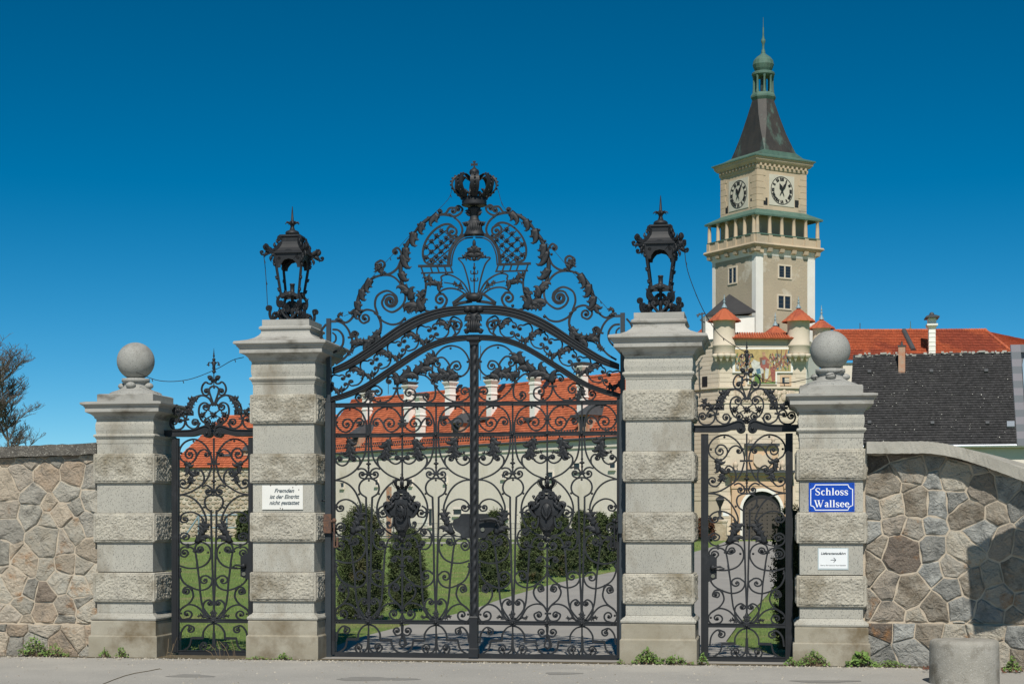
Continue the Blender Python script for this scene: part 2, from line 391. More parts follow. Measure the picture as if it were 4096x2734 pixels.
class Iron:
    """a list of wrought pieces lying in the gate plane"""
    def __init__(s): s.sc = []; s.boss = []; s.col = []; s.spr = []; s.ros = []
    def s_(s, fr, pts, e0=None, e1=None, w=.0195, turns=1.1, k=5, nm='scroll', straight=False):
        P = G(fr, pts); B = P if straight else crom(P, k)
        if e1 is not None:
            e = G(fr, [e1])[0]; B = np.vstack([B, spiral(B[-1], B[-2], e, turns)]); s.boss.append((e, .0165, 1))
        if e0 is not None:
            e = G(fr, [e0])[0]; B = np.vstack([spiral(B[0], B[1], e, turns)[::-1], B]); s.boss.append((e, .0165, 1))
        s.sc.append((nm, B, w))
    def b_(s, fr, *pts, r=.0145):
        for p in pts: s.boss.append((G(fr, [p])[0], r, 0))
    def c_(s, fr, p, ang=0.0, L=.075): s.col.append((G(fr, [p])[0], ang, L))
    def r_(s, fr, *pts, r=.042):
        for p in pts: s.ros.append((G(fr, [p])[0], r))
    def spray(s, fr, stem, n=3, L=.09, t0=.15, sides=(1,-1), wid=.26, tip=True, w=.02, ang=.75, curl=1.1):
        s.spr.append((crom(G(fr, stem), 6), n, L, t0, sides, wid, tip, w, ang, curl))
    def mapped(s, f, flip=True):
        q = Iron()
        q.sc = [(n, f(P), w) for n, P, w in s.sc]
        q.boss = [(f(np.array([p]))[0], r, d) for p, r, d in s.boss]
        q.col = [(f(np.array([p]))[0], (math.pi-a) if flip else a, L) for p, a, L in s.col]
        q.spr = [(f(P), n, L, t0, tuple(-k for k in sd) if flip else sd, wd, tp, w, a, c) for P, n, L, t0, sd, wd, tp, w, a, c in s.spr]
        q.ros = [(f(np.array([p]))[0], r) for p, r in s.ros]
        return q
    def mirror(s, X): return s.mapped(lambda P: np.stack([2*X-P[:,0], P[:,1]], 1))
    def build(s, parent, y=GY, d=.022, m='iron', tag_=''):
        for i, (nm, P, w) in enumerate(s.sc):
            b = MB(); b.bar(P, w, d + (i % 3)*.0016, y + ((i*7) % 5)*.0009); b.ob(nm, m, parent)
        if s.boss or s.col:
            b = MB()
            for p, r, dd in s.boss: b.ball((p[0], y-.008*dd, p[1]), r, 8, 6, ry=r*1.25)
            for p, a, L in s.col:
                u = np.array([math.cos(a), math.sin(a)]); b.bar([p-u*L/2, p-u*L*.36, p+u*L*.36, p+u*L/2], .022, .040, y, ws=[1,1,1,1])
            o = b.ob('collars', m, parent, kind='stuff')
        for p, r in s.ros: rosette(p, r, y-.018, m, parent)
        for sp in s.spr: spray(sp, y, m, parent)
def rosette(p, r, y, m, parent):
    b = MB(); b.ball((p[0], y-.008, p[1]), r*.42, 8, 6)
    for k in range(8):
        a = k*math.pi/4+.2; u = np.array([math.cos(a), math.sin(a)]); L = r*(1.25 if k % 2 else 1.0)
        b.blade([p+u*L*f for f in (.2,.5,.8,1)], [r*.1,r*.24,r*.2,r*.05], y, .6, .006)
    b.ob('rosette', m, parent)
def leaf1(b, p, u, L, wid, side, y, curl=1.1, hook=0.0):
    """one pointed lobe from p in direction u, bending towards side"""
    n = 8; P = [np.array(p, float)]; a = math.atan2(u[1], u[0])
    for i in range(1, n):
        f = i/(n-1); aa = a+side*(curl*f*f*1.2+hook*f**4); P.append(P[-1]+np.array([math.cos(aa), math.sin(aa)])*L/(n-1))
    W = [L*wid*k for k in (.28,.62,.92,1.0,.86,.58,.28,.03)]
    b.blade(P, W, y, .55, .006, curl=L*.18)
def tooth(b, p, ang, L, half, side, y, curl=.5, hook=1.7):
    """broad-based acanthus tooth whose tip hooks over"""
    n = 8; P = [np.array(p, float)]
    for i in range(1, n):
        f = i/(n-1); aa = ang+side*(curl*f*f+hook*f**4); P.append(P[-1]+np.array([math.cos(aa), math.sin(aa)])*L/(n-1))
    W = [half*k for k in (.95,1.0,.98,.90,.76,.55,.30,.04)]
    b.blade(P, W, y, .38, .006, curl=L*.12)
def spray(sp, y, m, parent, name='leaf_spray'):
    """acanthus: overlapping broad-based teeth along the rib and a three-lobed tip"""
    P, n, L, t0, sides, wid, tip, w, ang, curl = sp
    b = MB(); N = len(P); b.bar(P, w*.8, .022, y, ws=np.linspace(1, .5, N))
    seg = np.hypot(*np.diff(P, axis=0).T).sum(); k0 = int(t0*(N-1)*.6); R = P[k0:]
    if len(R) > 2:
        tt = np.linspace(0, 1, len(R)); b.blade(R, np.maximum(L*.20*np.sin(np.pi*(.10+.80*tt)), w*.45), y-.010, .40, .008)
    rr = random.Random(int(abs(P[0][0]*1e4)+abs(P[0][1]*1e4))); m_ = max(1, round(n*.75)) if n else 0; L = L*1.22 if n > 1 else L
    for i in range(m_):
        for j, sd in enumerate(sides):
            t = t0+(1-t0)*(i+.05+.4*j)/m_; k = min(N-2, int(t*(N-1))); T = P[k+1]-P[k]; T = T/np.hypot(*T)
            st = max(seg*(1-t0)/m_, .03); g = L*(1.22-.35*i/m_)*rr.uniform(.9, 1.15); a0 = math.atan2(T[1], T[0])
            tooth(b, P[k], a0+sd*(.30+rr.uniform(-.06, .1)), g*1.1, min(st*.42, L*.30), sd, y-.012, .55*rr.uniform(.8, 1.3), 1.5)
            tooth(b, P[k]+T*g*.05, a0+sd*(.80+rr.uniform(-.1, .1)), g*.62, min(st*.34, L*.22), sd, y-.017, .5, 1.3)
    if tip:
        T = P[-1]-P[-2]; T /= np.hypot(*T); a0 = math.atan2(T[1], T[0])
        for dd, fl in ((-.75,.7), (.05,.9), (.75,.7)): tooth(b, P[-1]-T*.02, a0+dd, L*fl, L*.19, 1 if dd > 0 else -1, y-.014, .6, 1.2)
    return b.ob(name, m, parent)
# ------------------------------------------------------------------ pattern of one gate leaf (left half, then mirrored)
LX0, LX1 = G(Z2, [(70,1150)])[0][0], G(Z2, [(1911,1150)])[0][0]        # inner edges of the left leaf
LXC = (LX0+LX1)/2; BARX = (LX0+LXC)/2
R1, R2, R3, R4 = [G(Z2, [(988, y)])[0][1] for y in (742, 1155)] + [G(Z5, [(650, y)])[0][1] for y in (1148, 1412)]
def unitA(I):
    I.s_(Z2, [(548,1135),(556,985),(612,855),(700,790),(785,774),(880,808),(950,890),(974,965),(935,1055),(845,1112),(770,1080),(732,1000),(765,945)], e1=(820,1003))
    I.s_(Z2, [(748,1055),(715,985),(672,935),(632,930),(592,965)], e1=(628,996))
    I.b_(Z2, (778,800))
A0 = Iron(); unitA(A0)
BX = G(Z2, [(523,1000)])[0][0]
A = Iron(); A.sc += A0.sc; A.boss += A0.boss
am = A0.mirror(BX); A.sc += am.sc; A.boss += am.boss
A.b_(Z2, (98,978))
# hanging sprays and arcs below the second rail
A.spray(Z2, [(826,1185),(785,1270),(765,1350),(775,1440)], 3, .100, .12, w=.018)
A.spray(Z2, [(775,1300),(790,1380),(850,1415),(915,1395)], 1, .05, .5, w=.014, sides=(1,))
A.spray(Z2, [(228,1190),(270,1270),(290,1340),(280,1430)], 3, .100, .12, w=.018)
A.spray(Z2, [(285,1330),(260,1400),(200,1430),(140,1405)], 1, .05, .5, w=.014, sides=(-1,))
A.s_(Z4, [(558,-175),(562,-40),(600,130),(690,245),(800,335),(945,396)])
A.s_(Z4, [(690,250),(655,190),(650,120),(690,70),(750,75)], e1=(732,112))
A.s_(Z4, [(783,80),(820,150),(890,186),(955,160),(970,110),(920,75)], e1=(914,108))
A.s_(Z4, [(497,-175),(485,-10),(450,115),(370,245),(250,340),(75,408)])
A.s_(Z4, [(370,245),(405,190),(405,120),(360,75),(310,85)], e1=(330,122))
A.s_(Z4, [(275,85),(235,175),(165,210),(95,175),(80,130),(125,85)], e1=(132,122))
A.c_(Z4, (775,78), .35); A.c_(Z4, (280,92), math.pi-.35)
A.s_(Z4, [(680,255),(630,245),(580,262),(548,305),(545,340),(580,385),(630,372)], e1=(615,325))
A.s_(Z4, [(375,262),(425,248),(475,262),(508,305),(508,340),(478,385),(425,375)], e1=(440,328))
A.c_(Z4, (527,323), 0, .085); 
# keyhole ring with its two long bars
K = [(492,640),(420,590),(395,520),(410,450),(460,400),(530,383),(600,400),(650,450),(668,520),(645,590),(575,640)]
A.s_(Z4, K); A.s_(Z4, [(492,636),(493,900),(503,1300),(511,1660)], w=.021); A.s_(Z4, [(575,636),(567,900),(559,1300),(554,1660)], w=.021)
A.s_(Z5, [(370.5,745),(377,900),(381,1060)], w=.021); A.s_(Z5, [(399,745),(391,900),(385,1060)], w=.021)
A.b_(Z4, (530,410),(395,598),(668,592))
# side arcs
A.s_(Z4, [(75,410),(160,420),(260,470),(340,560),(400,690),(424,790),(405,900)])
A.s_(Z4, [(405,850),(375,765),(310,700),(220,668),(130,695),(82,765),(110,825),(160,825)], e1=(148,782))
A.spray(Z4, [(190,1180),(280,1150),(350,1080),(390,980),(400,870)], 3, .100, .35, w=.018)
A.s_(Z4, [(190,1182),(110,1150),(75,1080),(95,1015),(145,988),(200,1025)], e1=(150,1052))
A.s_(Z4, [(188,1200),(120,1210),(80,1270),(95,1335),(150,1355),(190,1310)], e1=(140,1292))
A.s_(Z4, [(188,1200),(240,1218),(275,1265),(295,1360),(320,1568)])
A.s_(Z5, [(252,640),(270,780),(280,920),(300,1030),(370,1140)])
A.s_(Z4, [(272,1250),(300,1165),(370,1135),(450,1180),(487,1270),(480,1370),(420,1470),(320,1522),(190,1528),(82,1494)])
A.s_(Z4, [(272,1262),(330,1290),(385,1255),(370,1205)], e1=(345,1243))
A.c_(Z4, (185,1190), math.pi/2, .06); A.c_(Z4, (283,1262), .35, .06); A.b_(Z4, (100,1070),(285,1118),(450,1288),(100,768))
# oval round the cartouche
A.s_(Z4, [(985,396),(890,418),(800,478),(715,580),(660,690),(640,800),(655,920),(710,1035),(810,1125),(930,1165),(985,1170)])
A.s_(Z4, [(720,758),(672,790),(655,850),(690,908),(760,900)], e1=(728,852))
A.c_(Z4, (655,845), 0, .07); A.c_(Z4, (722,1082), .7, .07)
A.s_(Z4, [(735,1090),(690,1070),(620,1095),(588,1180),(600,1280),(650,1340),(710,1342),(765,1300)], e0=None)
A.s_(Z4, [(722,1085),(735,1120),(700,1155),(660,1130)], e1=(685,1115)); A.s_(Z4, [(765,1305),(735,1310),(690,1290),(680,1250)], e1=(712,1268))
A.s_(Z4, [(765,1300),(800,1215),(860,1178),(920,1190),(975,1250)])
A.s_(Z4, [(985,1280),(955,1335),(900,1345),(862,1300),(885,1258)], e1=(908,1285))
A.s_(Z4, [(765,1300),(745,1400),(735,1568)]); A.s_(Z5, [(507,640),(498,760),(490,880),(470,1030),(385,1140)])
A.c_(Z4, (762,1303), -.3, .07); A.b_(Z4, (615,1185),(885,1210))
# lower field
A.s_(Z5, [(130,680),(126,740),(155,810),(215,854),(285,876),(345,850),(368,790),(335,752)], e1=(310,790))
A.s_(Z5, [(555,855),(485,872),(420,845),(395,785),(430,748)], e1=(457,785))
A.s_(Z5, [(650,715),(625,790),(555,852)])
A.s_(Z5, [(216,850),(165,852),(148,895),(180,910)], e1=(172,884)); A.s_(Z5, [(548,850),(600,850),(618,890),(590,905)], e1=(595,880))
A.s_(Z5, [(214,865),(225,930),(195,990),(140,1035),(118,1085),(140,1132),(195,1125)], e1=(180,1085))
A.s_(Z5, [(130,1045),(190,1003),(250,1018),(290,1060),(320,1110),(372,1145)])
A.s_(Z5, [(560,858),(540,905),(560,960),(615,1010),(648,1060)]); A.s_(Z5, [(645,1060),(610,1008),(550,1000),(490,1030),(440,1110),(390,1145)])
A.s_(Z5, [(648,1080),(620,1128),(565,1122),(545,1080),(580,1058)], e1=(580,1084))
A.s_(Z5, [(372,1145),(325,1105),(300,1050),(305,990),(340,962),(372,985)], e1=(350,990))
A.s_(Z5, [(385,1145),(440,1105),(465,1050),(465,990),(430,962),(400,985)], e1=(422,990))
A.s_(Z5, [(650,700),(632,650),(592,632),(560,660)], e1=(583,656))
A.c_(Z5, (205,858), -.9, .07); A.c_(Z5, (558,855), .9, .07); A.b_(Z5, (132,710),(135,1080))
# leafy foot of the long bars
A.spray(Z5, [(378,1150),(378,1110),(380,1075)], 2, .055, .0, w=.02); A.spray(Z5, [(370,1145),(320,1110),(265,1100)], 1, .045, .5, w=.014); A.spray(Z5, [(385,1145),(440,1110),(495,1100)], 1, .045, .5, w=.014)
# bottom panel
A.s_(Z5, [(128,1300),(140,1225),(180,1180),(228,1195)], e1=(205,1214)); A.s_(Z5, [(300,1290),(302,1235),(335,1185),(376,1165)]); A.s_(Z5, [(376,1165),(430,1185),(468,1235),(470,1290)])
A.s_(Z5, [(300,1282),(212,1282)], w=.030); A.s_(Z5, [(470,1290),(560,1290)], w=.030)
A.s_(Z5, [(214,1280),(195,1350),(130,1396)]); A.s_(Z5, [(558,1285),(570,1345),(605,1380),(650,1393)])
A.s_(Z5, [(378,1240),(372,1340),(345,1380),(300,1392),(275,1350),(298,1318)], e1=(306,1345)); A.s_(Z5, [(381,1240),(386,1340),(412,1380),(455,1392),(488,1350),(465,1318)], e1=(453,1345))
A.s_(Z5, [(650,1170),(642,1235),(600,1252),(575,1220)], e1=(603,1216)); A.s_(Z5, [(650,1240),(630,1290),(625,1325),(650,1345)])
A.b_(Z5, (195,1190),(316,1375),(446,1375))
# ------------------------------------------------------------------ gate leaves
def crown3d(b, c, k, arches=8, pearls=9):
    """imperial crown of height k above c"""
    c = Vector(c)
    b.lathe(c, [(.27*k,0),(.29*k,.02*k),(.27*k,.05*k),(.285*k,.08*k),(.27*k,.11*k),(.29*k,.15*k),(.26*k,.16*k),(.25*k,.02*k)], 24)
    for a in range(arches):
        q = 2*math.pi*a/arches+.2; P = []
        for r, z in ((.27,.16),(.37,.25),(.47,.37),(.50,.49),(.46,.60),(.36,.665),(.25,.66),(.14,.59),(.06,.54)): P.append((r*k, z*k))
        P = crom(P, 3); pts = [c+Vector((r*math.cos(q), r*math.sin(q), z)) for r, z in P]
        T = Vector((-math.sin(q), math.cos(q), 0)); vs, fs = [], []
        for i, p in enumerate(pts):
            h = k*(.055+.050*math.sin(math.pi*min(1, i/16))); n_ = Vector((math.cos(q), math.sin(q), .3))*k*.018
            vs += [p-T*h-n_, p+T*h-n_, p+T*h+n_, p-T*h+n_]
        for i in range(len(pts)-1):
            for j in range(4): m_ = (j+1) % 4; fs.append((i*4+j, i*4+m_, (i+1)*4+m_, (i+1)*4+j))
        b.add(vs, fs)
        for i in range(2, len(pts)-3, 2): b.ball(pts[i]+Vector((math.cos(q), math.sin(q), .5))*k*.03, k*.026, 6, 4)
        for dq, hh in ((0, .30), (.39, .24)):
            p = c+Vector((.30*k*math.cos(q+dq), .30*k*math.sin(q+dq), hh*k)); b.ball(p, k*.045, 6, 4); b.ball(p-Vector((0,0,k*.06)), k*.035, 6, 4)
            for s_ in (-1, 1): b.ball(p+Vector((-math.sin(q+dq), math.cos(q+dq), -.4))*k*.055*s_*(1 if s_ > 0 else 1), k*.03, 6, 4)
    b.lathe(c+Vector((0,0,.60*k)), [(.03*k,0),(.06*k,.03*k),(.04*k,.06*k),(.10*k,.10*k),(.115*k,.15*k),(.10*k,.20*k),(.05*k,.235*k),(.025*k,.26*k)], 14)
    z = .84*k
    for P in ([(-.02,0),(.02,0),(.014,.07),(.075,.055),(.075,.115),(.014,.10),(.035,.165),(-.035,.165),(-.014,.10),(-.075,.115),(-.075,.055),(-.014,.07)],):
        b.prism([(c.x+x*k, c.z+z+zz*k) for x, zz in P], c.y-.012*k-.004, c.y+.012*k+.004)
def cartouche(parent, xc, variant):
    y = GY-.03; S = lambda pts: np.array([(xc+x, z) for x, z in pts])
    z0 = G(Z4, [(988,1180)])[0][1]; kx = .2934*20/FPX                   # metres per traced pixel
    def Q(pts): return [(xc+(px-988)*kx, z0+(1180-py)*kx) for px, py in pts]
    half = [(988,1185),(1030,1165),(1050,1110),(1085,1060),(1110,1010),(1110,960),(1105,930),(1130,900),(1190,880),(1215,820),(1262,740),(1255,700),(1215,675),(1160,680),(1165,650),(1120,590),(1075,560),(1030,555),(1010,580),(988,582)]
    out = half + [(1976-x, yy) for x, yy in half[-2:0:-1]]
    b = MB(); P = Q(out); n = len(P); cx_, cz_ = Q([(988,870)])[0]
    # domed shield: rim ring, inner ring and centre
    vs = [(p[0], y, p[1]) for p in P] + [(cx_+(p[0]-cx_)*.72, y-.028, cz_+(p[1]-cz_)*.76) for p in P] + [(cx_, y-.040, cz_)] + [(p[0], y+.012, p[1]) for p in P]
    fs = [(i, (i+1) % n, n+(i+1) % n, n+i) for i in range(n)] + [(n+i, n+(i+1) % n, 2*n) for i in range(n)] + [((i+1) % n, i, 2*n+1+i, 2*n+1+(i+1) % n) for i in range(n)] + [tuple(2*n+1+i for i in range(n-1, -1, -1))]
    b.add(vs, fs, False); c = b.ob('cartouche', 'iron', parent)
    b = MB(); N = 32; oz = Q([(988,820)])[0][1]; ring = [(cx_+.062*kx/.00086*math.cos(t)*1.0, oz+.092*kx/.00086*math.sin(t)) for t in np.linspace(0, 2*math.pi, N, endpoint=False)]
    vs = [(p[0], y-.040, p[1]) for p in ring]+[(cx_+(p[0]-cx_)*.6, y-.062, oz+(p[1]-oz)*.6) for p in ring]+[(cx_, y-.068, oz)]
    b.add(vs, [(i, (i+1) % N, N+(i+1) % N, N+i) for i in range(N)]+[(N+i, N+(i+1) % N, 2*N) for i in range(N)], True)
    for i in range(0, N): b.ball((cx_+(ring[i][0]-cx_)*1.07, y-.042, oz+(ring[i][1]-oz)*1.07), .0055, 6, 4)
    b.ob('medallion', 'iron', c)
    b = MB()
    if variant == 0:      # entwined initials
        for P in ([(930,740),(960,730),(985,760),(1000,830),(1030,880),(1020,930),(975,945),(935,915),(945,860)], [(1035,755),(990,700),(945,740),(950,790),(1010,830),(1040,880)], [(1050,740),(1075,735)], [(1062,740),(1060,860),(1020,925)], [(925,870),(990,935),(1050,870)]):
            b.bar(crom(Q(P), 5), .011, .012, y-.068)
    else:                 # lily spray
        for P in ([(988,930),(985,850),(960,780),(945,740)], [(988,930),(992,850),(1015,780),(1030,740)], [(988,930),(940,850),(930,790)], [(988,930),(1035,850),(1048,790)], [(988,860),(988,700)]):
            q = crom(Q(P), 4); b.blade(q, [.004+.008*math.sin(math.pi*i/(len(q)-1)) for i in range(len(q))], y-.064, .5)
        b.ball((cx_, y-.068, Q([(988,915)])[0][1]), .016, 8, 6, rz=.024)
    b.ob('emblem', 'iron', c)
    for sx in (-1, 1):
        b = MB(); f = lambda pts: [(cx_+sx*(p[0]-cx_), p[1]) for p in Q(pts)]
        def bar(pts, e, w=.026, d=.05):
            B = crom(f(pts), 4); B = np.vstack([B, spiral(B[-1], B[-2], f([e])[0], 1.0)]); b.bar(B, w, d, y-.02)
        bar([(988,560),(1030,550),(1080,565),(1085,600)], (1045,592)); bar([(1100,900),(1105,980),(1130,1040),(1175,1045),(1195,990)], (1172,985), .02, .04)
        bar([(1130,900),(1165,880),(1220,790),(1200,715),(1165,725)], (1188,755), .03, .07); bar([(1085,575),(1130,640),(1165,650),(1185,610)], (1168,618), .012, .03)
        for p, a, L in (((1095,610),-.9,.07),((1120,660),-1.2,.07),((1080,700),-.6,.08),((1090,740),-.2,.09),((1075,640),-.2,.06)):
            q = f([p])[0]; aa = a if sx > 0 else math.pi-a; leaf1(b, q, (math.cos(aa), math.sin(aa)), L, .26, -sx, y-.045)
        b.ob('strapwork', 'iron', c)
    b = MB()
    for k in range(-2, 3):
        a = math.pi/2+k*.5; q = Q([(988,1090)])[0]; leaf1(b, q, (math.cos(a), math.sin(a)), .062, .2, 1 if k > 0 else -1, y-.040, .2)
    lo = Q([(988,1200)])[0]; b.ball((lo[0]-.02, y-.03, lo[1]+.01), .028, 8, 6); b.ball((lo[0]+.012, y-.035, lo[1]-.012), .024, 8, 6)
    b.ob('shell', 'iron', c)
    b = MB(); q = Q([(988,545)])[0]; crown3d(b, (q[0], GY-.02, q[1]), .225, 8); b.ob('crown', 'iron', parent)
def ball_bar(b, x, z, y=GY):
    for dz, r in ((.045,.016),(.022,.012),(0,.034),(-.022,.012),(-.045,.016)): b.ball((x, y, z+dz), r, 8, 6, rz=min(r, .016))
def leaf_thing(name, label, dx, flipx=None):
    t = thing(name, label, 'gate leaf', (LXC, GY, 0)); return t
def build_leaf_body(t):
    full = [A, A.mirror(LXC)]
    for q in full: q.build(t)
    C = Iron()
    C.c_(Z2, (988,958), 0, .085); C.c_(Z4, (988,118), 0, .09); C.c_(Z5, (648,707), 0, .075); C.c_(Z5, (650,1072), 0, .075)
    C.s_(Z5, [(650,1345),(675,1325),(670,1290),(650,1240)])
    for z in (R2, R3):
        for x in (BARX, LXC, 2*LXC-BARX): C.ros.append((np.array([x, z]), .040))
    C.build(t)
    b = MB()
    for x in (LX0+.022, LX0+.06, LX1-.022, LX1-.06):
        for z in (R1, R2, R3): b.ball((x, GY-.022, z), .009, 6, 4)
    for x in (BARX, LXC, 2*LXC-BARX): b.ball((x, GY-.022, R1), .010, 6, 4)
    b.ob('rivets', 'iron', t, kind='stuff')
    for z, h in ((R1,.052),(R2,.050),(R3,.050),(R4,.075)):
        b = MB(); b.box((LX0,GY-.018,z-h/2),(LX1,GY+.018,z+h/2)); 
        if h < .06: b.box((LX0,GY-.024,z+h/2-.010),(LX1,GY+.02,z+h/2)); b.box((LX0,GY-.024,z-h/2),(LX1,GY+.02,z-h/2+.008))
        b.ob('rail', 'iron', t)
    zk = G(Z4, [(530,325)])[0][1]
    for x in (BARX, 2*LXC-BARX):
        b = MB(); b.box((x-.0095,GY-.0095,zk-.02),(x+.0095,GY+.0095,R1)); ball_bar(b, x, G(Z4, [(530,185)])[0][1]); b.ob('upright', 'iron', t)
        b = MB(); b.box((x-.009,GY-.009,R4),(x+.009,GY+.009,R3)); b.ob('upright', 'iron', t)
        b = MB(); zz = G(Z5, [(380,1050)])[0][1]; b.lathe((x,GY,zz-.04), [(.008,-.05),(.022,-.02),(.028,0),(.02,.03),(.008,.06),(.012,.075),(.004,.09)], 10); b.ob('bud', 'iron', t)
    b = MB(); b.box((LXC-.0095,GY-.0095,G(Z4, [(988,560)])[0][1]),(LXC+.0095,GY+.0095,R1)); b.box((LXC-.0095,GY-.0095,R3),(LXC+.0095,GY+.0095,G(Z4, [(988,1270)])[0][1])); b.ob('upright', 'iron', t)
    b = MB(); b.box((LXC-.009,GY-.009,G(Z5, [(650,1240)])[0][1]),(LXC+.009,GY+.009,R3)); b.ob('upright', 'iron', t)
t1 = leaf_thing('gate_leaf', 'left leaf of the iron main gate, its shield bearing entwined initials', 0)
build_leaf_body(t1)
# mirrored right leaf: same mesh data, shifted
XA = at(1897, 2100, GY).x                                                    # axis of the whole gateway
DXL = 2*(XA-LXC)
t2 = copy_tree(t1, None, Vector((DXL, 0, 0))); t2['label'] = 'right leaf of the iron main gate, its shield bearing a lily spray'
cartouche(t1, LXC, 0); cartouche(t2, LXC+DXL, 1)
# spandrel scrolls under the arch, part of each leaf
S = Iron()
S.s_(G3, [(1025,745),(1008,660),(1012,570),(1045,485),(1105,428),(1180,408),(1258,430),(1312,485),(1340,560),(1328,625),(1290,670),(1240,692)])
S.spray(G3, [(1270,680),(1180,665),(1100,665),(1035,690)], 4, .11, .1, w=.02)
S.s_(G3, [(1030,545),(1060,518),(1105,515),(1145,555),(1165,595)], e0=(1056,572)); S.s_(G3, [(1160,625),(1165,590),(1195,555),(1240,550),(1262,590)], e1=(1224,594))
S.spray(G3, [(692,780),(718,712),(790,668),(880,640),(960,575),(1003,520)], 5, .125, .08, w=.026)
S.s_(G3, [(860,662),(940,675),(995,720),(1025,750)]); S.s_(G3, [(690,775),(690,722),(662,690),(620,688),(597,715)], e1=(620,726))
S.s_(G3, [(690,790),(655,860),(595,908),(530,912),(470,885),(440,835),(458,785),(510,768),(552,800)], e1=(516,822))
S.spray(G3, [(430,800),(440,850),(470,885)], 2, .07, .0, w=.016); S.s_(G3, [(440,860),(400,915),(350,915),(318,880)], e1=(348,868))
S.s_(G3, [(690,790),(702,850),(742,900),(800,910),(850,875),(850,815),(805,790)], e1=(796,832)); S.s_(G3, [(1028,765),(1035,830),(1020,885),(970,910),(930,880)], e1=(957,858))
S.s_(G3, [(1030,765),(1080,830),(1150,888),(1230,910),(1300,890),(1342,845),(1330,795)], e1=(1293,820))
S.b_(G3, (540,898),(775,895),(968,885),(1245,885),(1170,432),(1322,552),(1325,822)); S.c_(G3, (1027,757), -.5, .09); S.c_(G3, (690,788), 0, .1); S.c_(G3, (1020,540), -.5, .07)
S.build(t1); S.mirror(XA).build(t2)
# stiles
def stile(t, x0, x1, ztop, name='stile', m='iron'):
    b = MB(); b.box((x0,GY-.030,.03),(x1,GY+.030,ztop)); b.box((x0+.006,GY-.036,.05),(x0+.016,GY,ztop-.02)); return b.ob(name, m, t)
zt = G(G3, [(100,905)])[0][1]
stile(t1, LX0-.062, LX0, zt); stile(t2, 2*XA-LX0, 2*XA-LX0+.062, zt)
zc = G(G3, [(1371,360)])[0][1]
stile(t1, LX1, LX1+.018, zc-.02); stile(t2, 2*XA-LX1-.018, 2*XA-LX1, zc-.02)
# twisted pilaster that covers the meeting stiles, fixed to the right leaf
b = MB(); zb = G(Z5, [(1215,1120)])[0][1]; Nn, M = 190, 16; vs, fs = [], []
for i in range(Nn):
    z = zb+(zc-zb)*i/(Nn-1)
    for j in range(M):
        a = 2*math.pi*j/M; r = .036*(1+.20*math.cos(2*(a-2*math.pi*z/.26))); vs.append((XA+r*math.cos(a)*1.05, GY-.02+r*math.sin(a), z))
for i in range(Nn-1):
    for j in range(M): k = (j+1) % M; fs.append((i*M+j, i*M+k, (i+1)*M+k, (i+1)*M+j))
b.add(vs, fs, True); pil = b.ob('twisted_pilaster', 'iron', t2)
b = MB(); b.sq(XA, GY-.02, [(.045,zb+.03),(.055,zb+.01),(.05,zb),(.05,.13),(.058,.12),(.058,.02)]); b.ob('pilaster_foot', 'iron', pil)
b = MB(); b.sq(XA, GY-.02, [(.075,zc+.03),(.075,zc),(.05,zc-.03),(.045,zc-.06)]); b.ball((XA-.075,GY-.02,zc+.005),.022); b.ball((XA+.075,GY-.02,zc+.005),.022); b.ob('pilaster_capital', 'iron', pil)
# lock plate with its lever
def Q5(px, py): return G(Z5, [(px, py)])[0]
for t, sx, lab in ((t1, 1, None), (t2, -1, 'lock plate with scrolled lever and round keyhole')):
    f = lambda pts: [((q[0] if sx > 0 else 2*XA-q[0]), q[1]) for q in [Q5(*p) for p in pts]]
    P = f([(1180,300),(1110,300),(1085,335),(1050,345),(1040,385),(1060,430),(1100,455),(1120,490),(1180,490)])
    if sx > 0: P = P[::-1]
    b = MB(); b.prism(P[::-1] if sx > 0 else P[::-1], GY-.03, GY-.015); b.prism([(p[0], p[1]) for p in P[::-1]], GY+.015, GY+.022)
    lp = b.ob('lock_plate', 'iron', t, label=lab)
    if sx < 0:
        h = [G((1900,1800,.2934), [q])[0] for q in ((90,950),(150,940),(230,935),(300,945),(330,975))]
        b = MB(); b.tube([(p[0], GY-.09, p[1]) for p in h], [.016,.022,.024,.024,.014], 8); b.tube([(h[1][0],GY-.09,h[1][1]),(h[1][0],GY-.02,h[1][1])], .014, 8); b.ball((h[0][0],GY-.09,h[0][1]),.02); b.ob('lever', 'iron', lp)
        k = G((1900,1800,.2934), [(112,1078)])[0]; b = MB(); b.tube([(k[0],GY-.045,k[1]),(k[0],GY-.02,k[1])], .024, 14); b.ob('keyhole', 'brass', lp)
